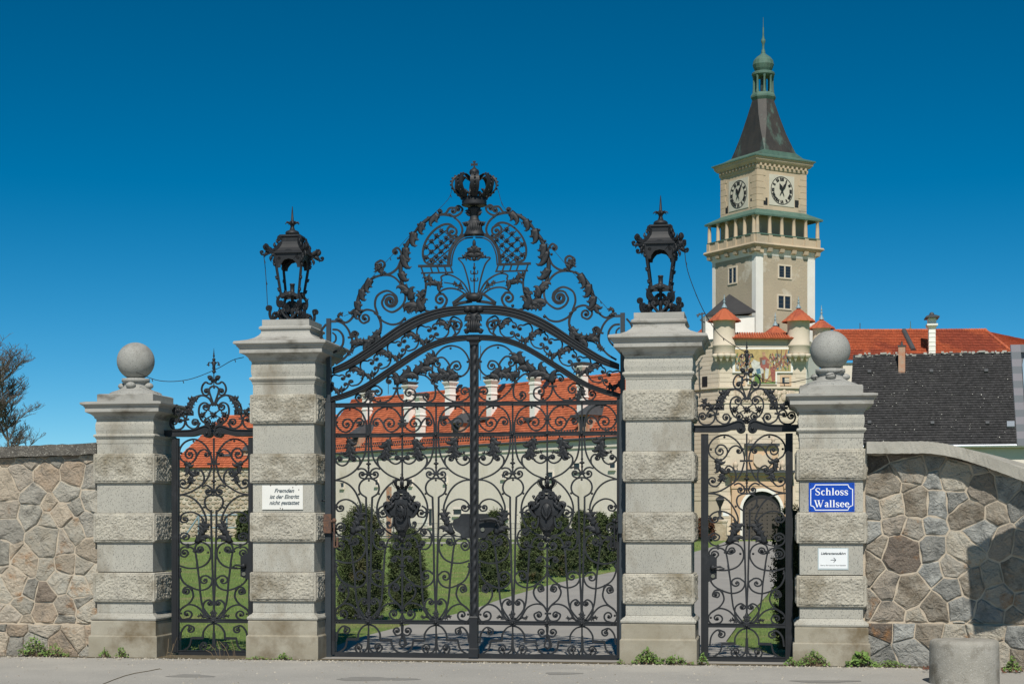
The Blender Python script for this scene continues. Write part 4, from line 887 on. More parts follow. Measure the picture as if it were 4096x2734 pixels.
# ================================================================== lanterns on the tall pillars
L1 = (920,780,.4593); LYC = DF+.409
def LZ(y): return at(1170, 780+y*.4593, DF+.2).z
ZB = 4.08                                                     # top of the pillar
lz0 = LZ(1078)
def lz(y): return ZB+(LZ(y)-lz0)
def rotv(vs, c, a):
    ca, sa = math.cos(a), math.sin(a); return [(c[0]+(x-c[0])*ca-(y-c[1])*sa, c[1]+(x-c[0])*sa+(y-c[1])*ca, z) for x, y, z in vs]
def four(b, c, make, angs=(0, math.pi/2, math.pi, 1.5*math.pi)):
    """repeat what make(builder) adds round the vertical axis"""
    for a in angs:
        q = MB(); make(q); k = len(b.v); b.v.extend(rotv(q.v, c, a)); b.f.extend([[i+k for i in f] for f in q.f]); b.sm.extend(q.sm); b.mi.extend(q.mi)
def lantern(name, label, cx):
    c = (cx, LYC); t = thing(name, label, 'lantern', (cx, LYC, ZB), 'lanterns on the gate pillars')
    wt, wb = .182, .110; zt, zb = lz(485), lz(850)
    dg = [math.pi/4+k*math.pi/2 for k in range(4)]
    # plates with scalloped cut-outs and two round holes, one on each side
    def plate(q):
        zt_, zp = zt, lz(612); h1, h2 = wt-.004, wt-.026; yf = c[1]-wt*.96
        def hole(x0, z0, r, bx, bz): return [(bx, bz)]+[(x0+r*math.cos(a), z0+r*math.sin(a)) for a in np.linspace(math.pi/2, math.pi/2-2*math.pi, 11)]+[(bx, bz)]
        zh = lz(532); arch = [(.105,zp),(.10,lz(585)),(.075,lz(560)),(.055,lz(545)),(0,lz(535)),(-.055,lz(545)),(-.075,lz(560)),(-.10,lz(585)),(-.105,zp)]
        P = [(-h1,zt_)]+[(-.118,zt_)]+hole(-.118,zh,.022,-.118,zt_)[1:-1]+[(-.1175,zt_),(-.05,zt_),(-.048,lz(465)),(-.02,lz(455)),(.02,lz(455)),(.048,lz(465)),(.05,zt_),(.1175,zt_)]+hole(.118,zh,.022,.118,zt_)[1:-1]+[(.1185,zt_),(h1,zt_),(h2,zp)]+arch+[(-h2,zp)]
        P = [(c[0]+x, z) for x, z in P][::-1]; k = (zt-zp); n = len(P)
        q.add([(x, yf+(zt-z)*.10, z) for x, z in P]+[(x, yf+.01+(zt-z)*.10, z) for x, z in P], [tuple(range(n)), tuple(range(2*n-1,n-1,-1))]+[(i,n+i,n+(i+1)%n,(i+1)%n) for i in range(n)])
    for k in range(4):
        b = MB(); four(b, c, plate, (k*math.pi/2,)); b.ob('pierced_plate', 'iron', t)
    for a in dg:
        b = MB(); ca, sa = math.cos(a), math.sin(a); r2 = 2**.5
        b.tube([(cx+ca*wb*r2, LYC+sa*wb*r2, zb), (cx+ca*wt*r2*.98, LYC+sa*wt*r2*.98, zt+.01)], .017, 6, smooth=False)
        for f in (.12,.40,.72,.95):
            rr_ = (wb+(wt-wb)*f)*r2; z = zb+(zt-zb)*f; b.ball((cx+ca*(rr_+.015), LYC+sa*(rr_+.015), z), .020, 6, 5); b.ball((cx+ca*(rr_+.032), LYC+sa*(rr_+.032), z+.018), .011, 6, 5)
        b.ob('corner_post', 'iron', t)
        # scrolls: one on the roof hip, one on the shoulder, two at the foot
        def hip(q):
            def bar(pts, e, w=.026, d=.022, tr=1.0):
                P = np.array([(cx+x, z) for x, z in pts]); B = crom(P, 4); B = np.vstack([B, spiral(B[-1], B[-2], (cx+e[0], e[1]), tr)]); q.bar(B, w, d, LYC, ws=np.linspace(1.1, .5, len(B)))
            bar([(.12,lz(375)),(.17,lz(400)),(.235,lz(450)),(.33,lz(472)),(.385,lz(445)),(.365,lz(420))], (.362,lz(446)), .036)
            bar([(.115,lz(385)),(.15,lz(355)),(.185,lz(335)),(.20,lz(365))], (.182,lz(365)), .022); bar([(.24,lz(465)),(.33,lz(500)),(.41,lz(512)),(.435,lz(490))], (.415,lz(490)), .018)
            for x, y, a_, L in ((.26,470,.4,.11),(.31,480,-.4,.10),(.23,440,1.2,.08),(.27,505,-1.0,.09),(.24,525,-1.3,.08),(.19,400,1.0,.07),(.34,470,.7,.09)): leaf1(q, (cx+x, lz(y)), (math.cos(a_), math.sin(a_)), L, .26, 1 if a_ > 0 else -1, LYC-.01)
        b = MB(); four(b, c, hip, (a,)); b.ob('hip_scroll', 'iron', t)
        def foot(q):
            def bar(pts, e0, e1, w=.026, d=.024):
                P = np.array([(cx+x, z) for x, z in pts]); B = crom(P, 4)
                if e1: B = np.vstack([B, spiral(B[-1], B[-2], (cx+e1[0], e1[1]), 1.0)])
                if e0: B = np.vstack([spiral(B[0], B[1], (cx+e0[0], e0[1]), 1.0)[::-1], B])
                q.bar(B, w, d, LYC)
            bar([(.145,lz(840)),(.195,lz(880)),(.20,lz(930)),(.165,lz(950)),(.14,lz(920))], None, (.165,lz(918)), .03); bar([(.03,lz(900)),(.08,lz(930)),(.12,lz(985)),(.19,lz(1020)),(.28,lz(1062)),(.31,lz(1020)),(.295,lz(965)),(.325,lz(955))], None, (.325,lz(975)), .028)
            bar([(.29,lz(1075)),(.22,lz(1050)),(.20,lz(1010)),(.24,lz(1005))], None, (.235,lz(1035)), .02); bar([(.02,lz(1078)),(.06,lz(1040)),(.11,lz(1000)),(.12,lz(950)),(.09,lz(930))], None, (.085,lz(965)), .026)
            for x, y, a_, L in ((.15,1000,.9,.07),(.20,1030,.5,.07),(.29,1000,.9,.06),(.10,960,.3,.06),(.18,880,.3,.05)): leaf1(q, (cx+x, lz(y)), (math.cos(a_), math.sin(a_)), L, .26, 1, LYC-.012)
        b = MB(); four(b, c, foot, (a,)); b.ob('foot_scroll', 'iron', t)
    for k in range(4):
        def face(q):
            y = LYC-.125
            for sx in (-1, 1):
                pass
                B = crom(np.array([(cx+sx*x, z) for x, z in ((.0,lz(1065)),(.05,lz(1035)),(.09,lz(1000)))]), 4); B = np.vstack([B, spiral(B[-1], B[-2], (cx+sx*.072, lz(985)), 1.0)]); q.bar(B, .02, .02, y)
                B = crom(np.array([(cx+sx*x, z) for x, z in ((.02,lz(1075)),(.10,lz(1060)),(.17,lz(1020)))]), 4); B = np.vstack([B, spiral(B[-1], B[-2], (cx+sx*.15, lz(1010)), 1.0)]); q.bar(B, .018, .02, y)
            # shell over the foot of the frame
            P = [(-.11,lz(845)),(-.05,lz(825)),(0,lz(815)),(.05,lz(825)),(.11,lz(845)),(.115,lz(868)),(.06,lz(862)),(0,lz(868)),(-.06,lz(862)),(-.115,lz(868))]
            q.prism([(cx+x, z) for x, z in P][::-1], y, y+.016); q.ball((cx, y-.005, lz(845)), .035, 8, 6, ry=.02)
            for j in range(-2, 3): leaf1(q, (cx+j*.008, lz(855)), (math.sin(j*.6), math.cos(j*.6)), .05, .24, -1 if j > 0 else 1, y-.012, .4)
        b = MB(); four(b, c, face, (k*math.pi/2,)); b.ob('foot_panel', 'iron', t)
    b = MB(); P = [(.197,lz(488)),(.197,lz(480)),(.165,lz(462)),(.135,lz(435)),(.115,lz(405)),(.108,lz(380)),(.112,lz(345)),(.128,lz(335)),(.128,lz(320)),(.09,lz(317))]
    b.sq(cx, LYC, P[::-1]); b.ob('roof', 'iron', t)
    b = MB(); b.lathe((cx,LYC,0), [(.05,lz(317)),(.082,lz(310)),(.088,lz(295)),(.075,lz(280)),(.035,lz(268)),(.022,lz(240)),(.03,lz(222)),(.055,lz(210)),(.035,lz(196)),(.018,lz(185)),(.009,lz(100)),(.004,lz(60))], 12); b.ob('finial', 'iron', t)
    b = MB()
    for k in range(8):
        a = k*math.pi/4; b.tube([(cx+.04*math.cos(a),LYC+.04*math.sin(a),lz(205)),(cx+.075*math.cos(a),LYC+.075*math.sin(a),lz(200)),(cx+.09*math.cos(a),LYC+.09*math.sin(a),lz(215))],.012,5,.004)
    b.ob('finial_leaves', 'iron', t)
    b = MB(); b.lathe((cx,LYC,0), [(.022,lz(1078)),(.022,lz(1000)),(.035,lz(980)),(.02,lz(950)),(.02,lz(850)),(.09,lz(846)),(.09,lz(840)),(.028,lz(835)),(.028,lz(755)),(.033,lz(752)),(.033,lz(740)),(.02,lz(739))], 12); b.ob('burner', 'iron', t)
    return t
ta = lantern('lantern', 'black wrought iron lantern on the left tall pillar', PX[1])
tb = copy_tree(ta, None, Vector((PX[2]-PX[1], 0, 0))); tb['label'] = 'black wrought iron lantern on the right tall pillar'
# ================================================================== rubble walls
PAL = [((0.453, 0.384, 0.292), (0.349, 0.291, 0.218)), ((0.394, 0.371, 0.309), (0.329, 0.306, 0.256)), ((0.307, 0.249, 0.191), (0.219, 0.173, 0.13)), ((0.449, 0.395, 0.318), (0.343, 0.297, 0.235)), ((0.411, 0.31, 0.215), (0.329, 0.276, 0.214)), ((0.351, 0.328, 0.278), (0.282, 0.262, 0.22)), ((0.405, 0.382, 0.32), (0.435, 0.378, 0.289)), ((0.305, 0.301, 0.274), (0.219, 0.219, 0.2)), ((0.326, 0.295, 0.242), (0.224, 0.182, 0.131)), ((0.174, 0.139, 0.109), (0.104, 0.089, 0.073)), ((0.351, 0.297, 0.232), (0.263, 0.237, 0.198)), ((0.367, 0.367, 0.336), (0.286, 0.29, 0.271)), ((0.362, 0.339, 0.289), (0.291, 0.252, 0.198))]
for i, (c, c2) in enumerate(PAL):
    mat('stone_%d' % i, c, .92, c2, 7, .8, 1.0, 30, col3=tuple(x*.55 for x in c2) if i % 3 else (.33,.17,.07), n3=3.5, thr3=(.52,.70) if i % 3 else (.57,.72), speck=(90,.66,(.50,.45,.36)), bdist=.04, randobj=.20)
mat('mortar', (.53,.45,.34), .95, (.44,.375,.29), 7, .8, .8, 70, bdist=.012)
mat('cap_left', (.17,.155,.13), .95, (.085,.078,.068), 14, .9, 1.0, 90, speck=(70,.60,(.42,.40,.34)), bdist=.02)
mat('cap_right', (.42,.40,.345), .92, (.33,.315,.27), 4, .8, .6, 70, col3=(.22,.20,.16), n3=5, thr3=(.56,.74), bdist=.012)
mat('concrete', (.37,.35,.305), .92, (.27,.255,.215), 5, .9, .9, 50, col3=(.14,.125,.095), n3=3.2, thr3=(.50,.68), speck=(120,.62,(.52,.50,.45)), bdist=.01)
def voronoi(seeds, x0, x1, z0, z1):
    out = []; r_ = random.Random(len(seeds)); WT = [r_.uniform(0, .045) for _ in seeds]
    for i, s in enumerate(seeds):
        P = [(x0,z0),(x1,z0),(x1,z1),(x0,z1)]
        for j, t in enumerate(seeds):
            if i == j or (s[0]-t[0])**2+(s[1]-t[1])**2 > 2.2: continue
            nx, nz = t[0]-s[0], t[1]-s[1]; d2 = nx*nx+nz*nz; k_ = .5+max(-.3, min(.3, (WT[i]-WT[j])/(2*d2))); mx, mz = s[0]+nx*k_, s[1]+nz*k_; Q = []
            for a in range(len(P)):
                p, q = P[a], P[(a+1) % len(P)]; dp, dq = (p[0]-mx)*nx+(p[1]-mz)*nz, (q[0]-mx)*nx+(q[1]-mz)*nz
                if dp <= 0: Q.append(p)
                if dp*dq < 0: f = dp/(dp-dq); Q.append((p[0]+(q[0]-p[0])*f, p[1]+(q[1]-p[1])*f))
            P = Q
            if len(P) < 3: break
        if len(P) >= 3: out.append(P)
    return out
def seeds_for(w, h, d, seed):
    r = random.Random(seed); S = []; tries = 0
    while tries < 3000:
        tries += 1; p = (r.uniform(0, w), r.uniform(0, h)); dd = d*r.uniform(.58, 1.35)
        if all((p[0]-q[0])**2+((p[1]-q[1])*1.12)**2 > dd*dd for q in S): S.append(p)
    return S
def stone_obj(P, place, parent, seed, joint=.012, proud=.03, mats=(0,0,1,2,3,3,4,5,6,6)):
    """one wall stone from its outline (s, z): shrunk by the joint, lumpy face, recessed edge"""
    r = random.Random(seed); n0 = len(P); cx = sum(p[0] for p in P)/n0; cz = sum(p[1] for p in P)/n0
    Q = []
    for a in range(n0):
        p, q = P[a], P[(a+1) % n0]; L = math.hypot(q[0]-p[0], q[1]-p[1]); m = max(1, int(L/.05))
        for k in range(m):
            f = k/m; Q.append((p[0]+(q[0]-p[0])*f, p[1]+(q[1]-p[1])*f))
    n = len(Q); size = max(.05, max(math.hypot(p[0]-cx, p[1]-cz) for p in Q))
    rings = []; ph = [r.uniform(0, 6.28) for _ in range(6)]; tx, tz = r.uniform(-.05, .05), r.uniform(-.05, .05)
    def hgt(x, z): return .010*math.sin(14*x+ph[0])*math.cos(11*z+ph[1])+.006*math.sin(31*x+ph[2]+9*z)+.006*math.cos(27*z+ph[3]-12*x)+tx*(x-cx)+tz*(z-cz)
    for sc_, pr in ((None, -.03), (1, .35), (.90, .85), (.62, 1.0), (.3, 1.05)):
        ring = []
        for i_, p in enumerate(Q):
            d = math.hypot(p[0]-cx, p[1]-cz) or 1e-6; k = 1-joint*(1.0+.5*math.sin(i_*1.3+ph[4]))/d; k = max(k, .5)
            s_ = k if sc_ in (None, 1) else k*sc_; x, z = cx+(p[0]-cx)*s_, cz+(p[1]-cz)*s_
            jit = r.uniform(-.006, .006) if sc_ not in (None, 1) else r.uniform(-.003, .003)
            pp = -.03 if sc_ is None else proud*pr+(hgt(x, z) if sc_ != 1 else hgt(x, z)*.5)+jit
            if sc_ not in (None, 1): pp = max(pp, .007)
            ring.append(place(x, z, pp))
        rings.append(ring)
    vs = [v for rg in rings for v in rg]+[place(cx, cz, proud*1.05+hgt(cx, cz))]; fs = []; m = len(rings)
    for a in range(m-1):
        for i in range(n): j = (i+1) % n; fs.append((a*n+i, a*n+j, (a+1)*n+j, (a+1)*n+i))
    for i in range(n): fs.append(((m-1)*n+i, (m-1)*n+(i+1) % n, m*n))
    b = MB(); b.add(vs, fs, False); b.ob('stone', 'stone_%d' % r.choice(mats), parent)
# --- left wall, straight, slightly sloping coping
wl = thing('rubble_wall', 'cream and brown rubble stone wall left of the ball pillar', 'wall', (-10.5, DF+.3, 0))
WLx0, WLx1, WY = -13.2, PX[0]-.36, DF+.10
zl, zr = at(0,1832,WY).z, at(365,1818,WY).z; k_ = (zr-zl)/(at(365,0,WY).x-at(0,0,WY).x); ztop = lambda x: zr+(x-at(365,0,WY).x)*k_
b = MB(); b.add([(WLx0,WY,-.1),(WLx1,WY,-.1),(WLx1,WY,ztop(WLx1)),(WLx0,WY,ztop(WLx0)),(WLx0,WY+.45,-.1),(WLx1,WY+.45,-.1),(WLx1,WY+.45,ztop(WLx1)),(WLx0,WY+.45,ztop(WLx0))],[(0,1,2,3),(5,4,7,6),(1,5,6,2),(4,0,3,7),(3,2,6,7),(0,4,5,1)]); b.ob('mortar_core', 'mortar', wl)
S_ = seeds_for(2.9, 2.6, .30, 3); pol = voronoi(S_, 0, 2.9, .40, zl+.06)
for i, P in enumerate(pol):
    P = [(WLx1-p[0], min(p[1], 2.6)) for p in P][::-1]
    stone_obj(P, lambda x, z, pr: (x, WY-pr, min(z, ztop(x)-.006)), wl, 1000+i, .009, .016)
for i, P in enumerate(voronoi(seeds_for(2.9, .40, .38, 9), 0, 2.9, -.05, .385)):
    stone_obj([(WLx1-p[0], p[1]) for p in P][::-1], lambda x, z, pr: (x, WY-pr-.05, z), wl, 1200+i, .007, .03)
b = MB(); b.box((WLx0, WY-.045, -.1),(WLx1-.08, WY-.003, .385)); b.ob('footing', 'mortar', wl)
def cap_strip(path, ztop_, th, dep, over, m, parent, jit=.004, flat=True):
    """coping swept along a plan path: list of (point, outward normal)"""
    b = MB(); vs, fs = [], []; r = random.Random(5)
    for p, nrm, z in path:
        o = p+nrm*over; i_ = p-nrm*(dep-over)
        j = lambda: r.uniform(-jit, jit)
        vs += [(o.x,o.y,z+j()),(o.x+nrm.x*j(),o.y+nrm.y*j(),z-th*.5+j()),(o.x,o.y,z-th+j()),(i_.x,i_.y,z-th),(i_.x,i_.y,z)]
    n = len(path)
    for a in range(n-1):
        for k in range(5): l = (k+1) % 5; fs.append((a*5+k, (a+1)*5+k, (a+1)*5+l, a*5+l))
    fs += [(0,1,2,3,4), tuple((n-1)*5+k for k in (4,3,2,1,0))]
    b.add(vs, fs); return b.ob('coping', m, parent)
cap_strip([(Vector((x, WY, 0)), Vector((0,-1,0)), ztop(x)+.137) for x in np.linspace(WLx0, WLx1-.005, 70)], 0, .134, .62, .085, 'cap_left', wl, .007)
RM = (7,7,8,8,9,10,11,11,12,6)
# --- right wall, bending towards the road while its coping falls
wr = thing('rubble_wall', 'grey and brown rubble stone wall curving down beside the bollard', 'wall', (2.0, DF+.3, 0))
RX0 = PX[3]+.36; RY = DF+.12; LR = 3.6
path = []; p = Vector((RX0, RY, 0)); a = 0.0; ds = .03; s = 0
while s < LR:
    nrm = Vector((math.sin(-a), -math.cos(a), 0)) if False else Vector((-math.sin(a), -math.cos(a), 0))
    path.append((s, p.copy(), nrm)); turn = 0 if s < .5 else (.42 if s < 2.2 else .1)
    a += turn*ds; p = p+Vector((math.cos(a), -math.sin(a), 0))*ds; s += ds
SS = np.array([q[0] for q in path])
def wp(s): 
    i = max(0, min(len(path)-2, int(s/ds))); f = s/ds-i; return path[i][1].lerp(path[i+1][1], f), path[i][2]
zr0 = at(3475, 1817, RY).z
def zrt(s): 
    f = max(0, min(1, (s-.62)/2.0)); return zr0-.47*(f*f*(3-2*f))-max(0, s-2.45)*.06
b = MB(); n = len(path); vs = []
for s, p, nr in path: vs += [tuple(p+Vector((0,0,-.1))), (p.x,p.y,zrt(s)), (p.x-nr.x*.42,p.y-nr.y*.42,zrt(s)), (p.x-nr.x*.42,p.y-nr.y*.42,-.1)]
b.add(vs, [(i*4+k, (i+1)*4+k, (i+1)*4+(k+1) % 4, i*4+(k+1) % 4) for i in range(n-1) for k in range(4)]); b.ob('mortar_core', 'mortar', wr)
def plc(off):
    def f(s, z, pr):
        p, nr = wp(max(0, min(LR-.05, s))); z = min(z, zrt(s)-.004); return (p.x+nr.x*(pr+off), p.y+nr.y*(pr+off), z)
    return f
for i, P in enumerate(voronoi(seeds_for(3.5, 2.7, .335, 21), 0.02, 3.5, .50, 2.7)):
    cz = sum(q[1] for q in P)/len(P); cs = sum(q[0] for q in P)/len(P)
    if min(q[1] for q in P) > zrt(cs)-.03: continue
    P = [(q[0], min(q[1], zrt(q[0])-.004)) for q in P]; stone_obj(P, plc(0), wr, 2000+i, .011, .020, RM)
for i, P in enumerate(voronoi(seeds_for(3.5, .5, .42, 25), 0.02, 3.5, -.05, .49)): stone_obj(P, plc(.03), wr, 2300+i, .007, .03, RM)
b = MB(); vs = []
for s, p, nr in path: q = p+nr*.03; vs += [(q.x,q.y,-.1),(q.x,q.y,.488),(p.x+nr.x*.001,p.y+nr.y*.001,.488)]
b.add(vs, [(i*3+k, (i+1)*3+k, (i+1)*3+(k+1) % 3, i*3+(k+1) % 3) for i in range(n-1) for k in range(2)]); b.ob('footing', 'mortar', wr)
cap_strip([(p, nr, zrt(s)+.137) for s, p, nr in path[1:]], 0, .134, .66, .22, 'cap_right', wr, .003)
# --- concrete bollard
bz = ground(3872, 2742); b = MB(); rB = .348; cB = (bz.x, bz.y+rB, 0)
prof = [(rB*1.0,-.05),(rB,.0),(rB*.995,.2),(rB*.99,.38),(rB*.97,.425),(rB*.9,.44),(.2,.445),(.02,.447)]
b.lathe(cB, prof, 48); o = b.ob('concrete_bollard', 'concrete'); tag(o, 'squat round concrete bollard in front of the right wall', 'bollard')
# ================================================================== signs
mat('enamel_white', (.78,.77,.72), .25, (.70,.68,.62), 3, .5, spec=.6, col3=(.50,.36,.20), n3=9, thr3=(.70,.80))
mat('enamel_blue', (.004,.055,.40), .3, spec=.5); mat('paper', (.80,.82,.82), .4, (.72,.74,.74), 4, .5); mat('ink', (.02,.03,.04), .6); mat('ink_faded', (.06,.085,.10), .6); mat('white_print', (.82,.84,.86), .4); mat('foil', (.45,.52,.53), .25)
def txt(body, x, y, z, size, m, parent, shear=0, bold=0, sx=1, align='CENTER', sp=1.0):
    c = bpy.data.curves.new('lettering', 'FONT'); c.body = body; c.size = size; c.align_x = align; c.shear = shear; c.offset = bold; c.extrude = .0008; c.space_character = sp
    o = bpy.data.objects.new('lettering', c); COL.objects.link(o); bpy.context.view_layer.update()
    dg = bpy.context.evaluated_depsgraph_get(); me = bpy.data.meshes.new_from_object(o.evaluated_get(dg)); bpy.data.objects.remove(o)
    me.materials.clear(); me.materials.append(MATS[m])
    for v in me.vertices: v.co = Vector((v.co.x*sx, v.co.z*-1, v.co.y))
    return link('lettering', me, (x, y, z), parent)
FY = DF+.030                                                     # front of a tall pillar's smooth block
def rect(px0, py0, px1, py1, Y): a_, b_ = at(px0, py0, Y), at(px1, py1, Y); return a_.x, b_.x, b_.z, a_.z
x0, x1, z0, z1 = rect(1050,1940,1213,2036,FY); s1 = thing('enamel_sign', 'white enamel sign with black German script, rusty screw holes, on pillar', 'sign', ((x0+x1)/2, FY-.012, z0))
b = MB(); b.box((x0,FY-.016,z0),(x1,FY-.004,z1)); b.ob('plate', 'enamel_white', s1)
h = z1-z0; cx = (x0+x1)/2
for i, (s_, zz) in enumerate((('Fremden', .70), ('ist der Eintritt', .45), ('nicht gestattet', .20))): txt(s_, cx+.02, FY-.0175, z0+h*zz, h*.235, 'ink_faded', s1, shear=.32, bold=.0015, sx=.93 if i else 1.0)
b = MB()
for px, py in ((1082,1940),(1171,1948),(1184,1938),(1195,1957),(1121,2031),(1130,2033)):
    q = at(px, py, FY-.018); b.ball((q.x, FY-.017, q.z), .007, 6, 4)
b.ob('screws', 'rust', s1, kind='stuff')
# blue castle sign with hand-drawn serif capitals
OY = DF+.034
x0, x1, z0, z1 = rect(3235,1930,3418,2046,OY); s2 = thing('name_sign', 'blue enamel sign with white border and two lines of white serif lettering', 'sign', ((x0+x1)/2, OY-.012, z0))
b = MB(); b.box((x0,OY-.016,z0),(x1,OY-.004,z1)); b.ob('plate', 'enamel_blue', s2)
W_, H_ = x1-x0, z1-z0; r_ = .07*H_/.33*1.0; m_ = .022
cor = .05
fr = []
for (cx_, cz_, a0) in ((x0+m_, z0+m_, 0), (x1-m_, z0+m_, math.pi/2), (x1-m_, z1-m_, math.pi), (x0+m_, z1-m_, 1.5*math.pi)):
    fr += [(cx_+cor*math.cos(a0+math.pi/2-t), cz_+cor*math.sin(a0+math.pi/2-t)) for t in np.linspace(0, math.pi/2, 6)]
fr.append(fr[0]); b = MB(); b.bar(fr, .010, .002, OY-.0175); b.ob('border', 'white_print', s2)
# glyph strokes in a unit box (x right, y up from the base line, x-height .47, capital .70); each stroke = points + widths
def serif_text(word, cx, base, H, y, parent, track=.07):
    TH, TN = .125, .05
    def st(pts, w): return (pts, w)
    def arc(cx, cy, rx, ry, a0, a1, n=12): return [(cx+rx*math.cos(math.radians(a0+(a1-a0)*i/n)), cy+ry*math.sin(math.radians(a0+(a1-a0)*i/n))) for i in range(n+1)]
    def circ_w(n, a0, a1): return [TN+(TH-TN)*abs(math.cos(math.radians(a0+(a1-a0)*i/n)))**1.0 for i in range(n+1)]
    def S_(w, h, cap):
        P = crom([(w*.86,h*.80),(w*.70,h*.94),(w*.45,h*.97),(w*.20,h*.88),(w*.15,h*.72),(w*.30,h*.58),(w*.62,h*.44),(w*.82,h*.30),(w*.78,h*.12),(w*.50,h*.02),(w*.25,h*.06),(w*.10,h*.22)], 4); n = len(P)
        return [st(P, [TN+(TH-TN)*math.exp(-((i/n-.5)/.22)**2) for i in range(n)]), st([(w*.88,h*.98),(w*.86,h*.70)], [.03,.03]), st([(w*.10,h*.02),(w*.10,h*.30)], [.03,.03])], w
    def glyph(ch):
        xh = .47
        if ch == 'S': return S_(.52, .70, True)
        if ch == 's': return S_(.37, xh, False)
        if ch == 'l': return [st([(.13,0),(.13,.70)], [TH,TH]), st([(.02,.018),(.25,.018)], [.036,.036]), st([(.02,.68),(.13,.68)], [.036,.036])], .27
        if ch == 'h': return [st([(.12,0),(.12,.70)], [TH,TH]), st([(.02,.018),(.23,.018)], [.036]*2), st([(.02,.68),(.12,.68)], [.036]*2), st(crom([(.17,.34),(.25,.44),(.34,.445),(.40,.36),(.405,.2),(.405,0)],4), list(np.linspace(TN,TH,21))), st([(.31,.018),(.51,.018)], [.036]*2)], .53
        if ch == 'o': P = arc(.22,.235,.155,.215,0,360,24); return [st(P, circ_w(24,0,360))], .44
        if ch == 'c': P = arc(.22,.235,.155,.215,45,315,20); return [st(P, circ_w(20,45,315)), st([(.32,.37),(.32,.375)], [.10,.10])], .40
        if ch == 'e': P = arc(.22,.235,.155,.215,0,320,20); return [st(P, circ_w(20,0,320)), st([(.08,.245),(.37,.245)], [.04,.04])], .43
        if ch == 'a': return [st(crom([(.09,.36),(.14,.43),(.22,.45),(.30,.42),(.325,.33),(.325,.10),(.36,.04),(.44,.05)],4), list(np.linspace(TN,TH,16))+[TH]*8+list(np.linspace(TH,.03,5))), st(crom([(.30,.27),(.18,.23),(.10,.16),(.11,.06),(.20,.03),(.31,.10)],4), [.05,.06,.07,.08,.09,.10,.11,.11,.11,.11,.10,.10,.09,.08,.07,.06,.06,.05,.05,.05,.05])], .45
        if ch == 'W': return [st([(.10,.69),(.32,.0)], [TH,TH*.9]), st([(.32,.0),(.50,.60)], [TN]*2), st([(.42,.69),(.64,.0)], [TH,TH*.9]), st([(.64,.0),(.86,.68)], [TN]*2), st([(.0,.682),(.23,.682)], [.036]*2), st([(.34,.682),(.57,.682)], [.036]*2), st([(.77,.682),(.97,.682)], [.036]*2)], .95
    total = sum(glyph(c)[1] for c in word)+track*(len(word)-1); x = cx-total*H/2
    for ch in word:
        g, w_ = glyph(ch); b = MB()
        for k, (P, ws) in enumerate(g): b.bar(np.array([(x+p[0]*H, base+p[1]*H) for p in P]), H, .0016, y-.0004*k, ws=ws[:len(P)]+[ws[-1]]*(len(P)-len(ws)))
        b.ob('letter', 'white_print', parent); x += (w_+track)*H
serif_text('Schloss', (x0+x1)/2, at(0+3326,1979,OY).z, .116, OY-.0178, s2, .05); serif_text('Wallsee', (x0+x1)/2, at(3326,2027,OY).z, .116, OY-.0178, s2, .04)
b = MB()
for sx in (0,1):
    for sz in (0,1): b.ball((x0+.018+sx*(W_-.036), OY-.016, z0+.018+sz*(H_-.036)), .006, 6, 4)
b.ob('screws', 'iron', s2, kind='stuff')
x0, x1, z0, z1 = rect(3271,2190,3394,2277,OY); s3 = thing('paper_notice', 'laminated white notice with arrow below the blue sign', 'sign', ((x0+x1)/2, OY-.006, z0))
b = MB(); b.box((x0,OY-.006,z0),(x1,OY-.004,z1)); b.ob('laminate', 'foil', s3); b = MB(); b.box((x0+.012,OY-.0085,z0+.014),(x1-.012,OY-.0063,z1-.010)); b.ob('sheet', 'paper', s3)
h = z1-z0; cx = (x0+x1)/2
txt('Lieferantenzufahrt', cx, OY-.010, z0+h*.70, h*.155, 'ink', s3, shear=.25, bold=.0008, sx=.98); txt('Noch ca. 70m links bei der Mauer Maxeinfahrt', cx, OY-.010, z0+h*.18, h*.072, 'ink', s3, shear=.2, sx=.86)
zc_ = z0+h*.45; b = MB(); b.bar([(cx-.028,zc_),(cx+.028,zc_)],.006,.0015,OY-.0095); b.bar([(cx+.006,zc_+.026),(cx+.030,zc_)],.006,.0015,OY-.0098); b.bar([(cx+.006,zc_-.026),(cx+.030,zc_)],.006,.0015,OY-.0101); b.ob('arrow','ink',s3)
# ================================================================== background materials
mat('plaster', (.76,.685,.60), .9, (.70,.63,.55), .5, .8, .5, 3, col3=(.56,.50,.40), n3=.22, thr3=(.55,.72), stretch=(1,1,.5), bdist=.05)
mat('ashlar', (.66,.57,.44), .9, (.58,.50,.39), .8, .8, .3, 8, bdist=.03, randobj=.05)
mat('tower_stone', (.55,.435,.30), .9, (.44,.35,.245), .5, .8, .3, 6, col3=(.34,.30,.235), n3=.25, thr3=(.55,.72), bdist=.03)
mat('tower_render', (.46,.38,.27), .95, (.38,.32,.235), .35, .8, .9, 5, col3=(.60,.55,.45), n3=.16, thr3=(.58,.66), bdist=.06)
mat('whitewash', (.80,.78,.72), .9, (.70,.68,.62), .6, .7, .3, 6, bdist=.03)
mat('copper_green', (.060,.118,.092), .75, (.10,.18,.136), 1.2, .9, .3, 8, col3=(.06,.09,.07), n3=.6, thr3=(.55,.70), bdist=.03)
mat('copper_dark', (.026,.025,.023), .6, (.052,.044,.036), 1.0, .8, .3, 6, col3=(.085,.145,.115), n3=.34, thr3=(.55,.66), stretch=(1,1,.45), bdist=.03)
mat('roof_tile', (.47,.130,.055), .85, (.39,.100,.044), .5, .8, .2, 5, col3=(.27,.06,.026), n3=.09, thr3=(.55,.66), island=.20, bdist=.02)
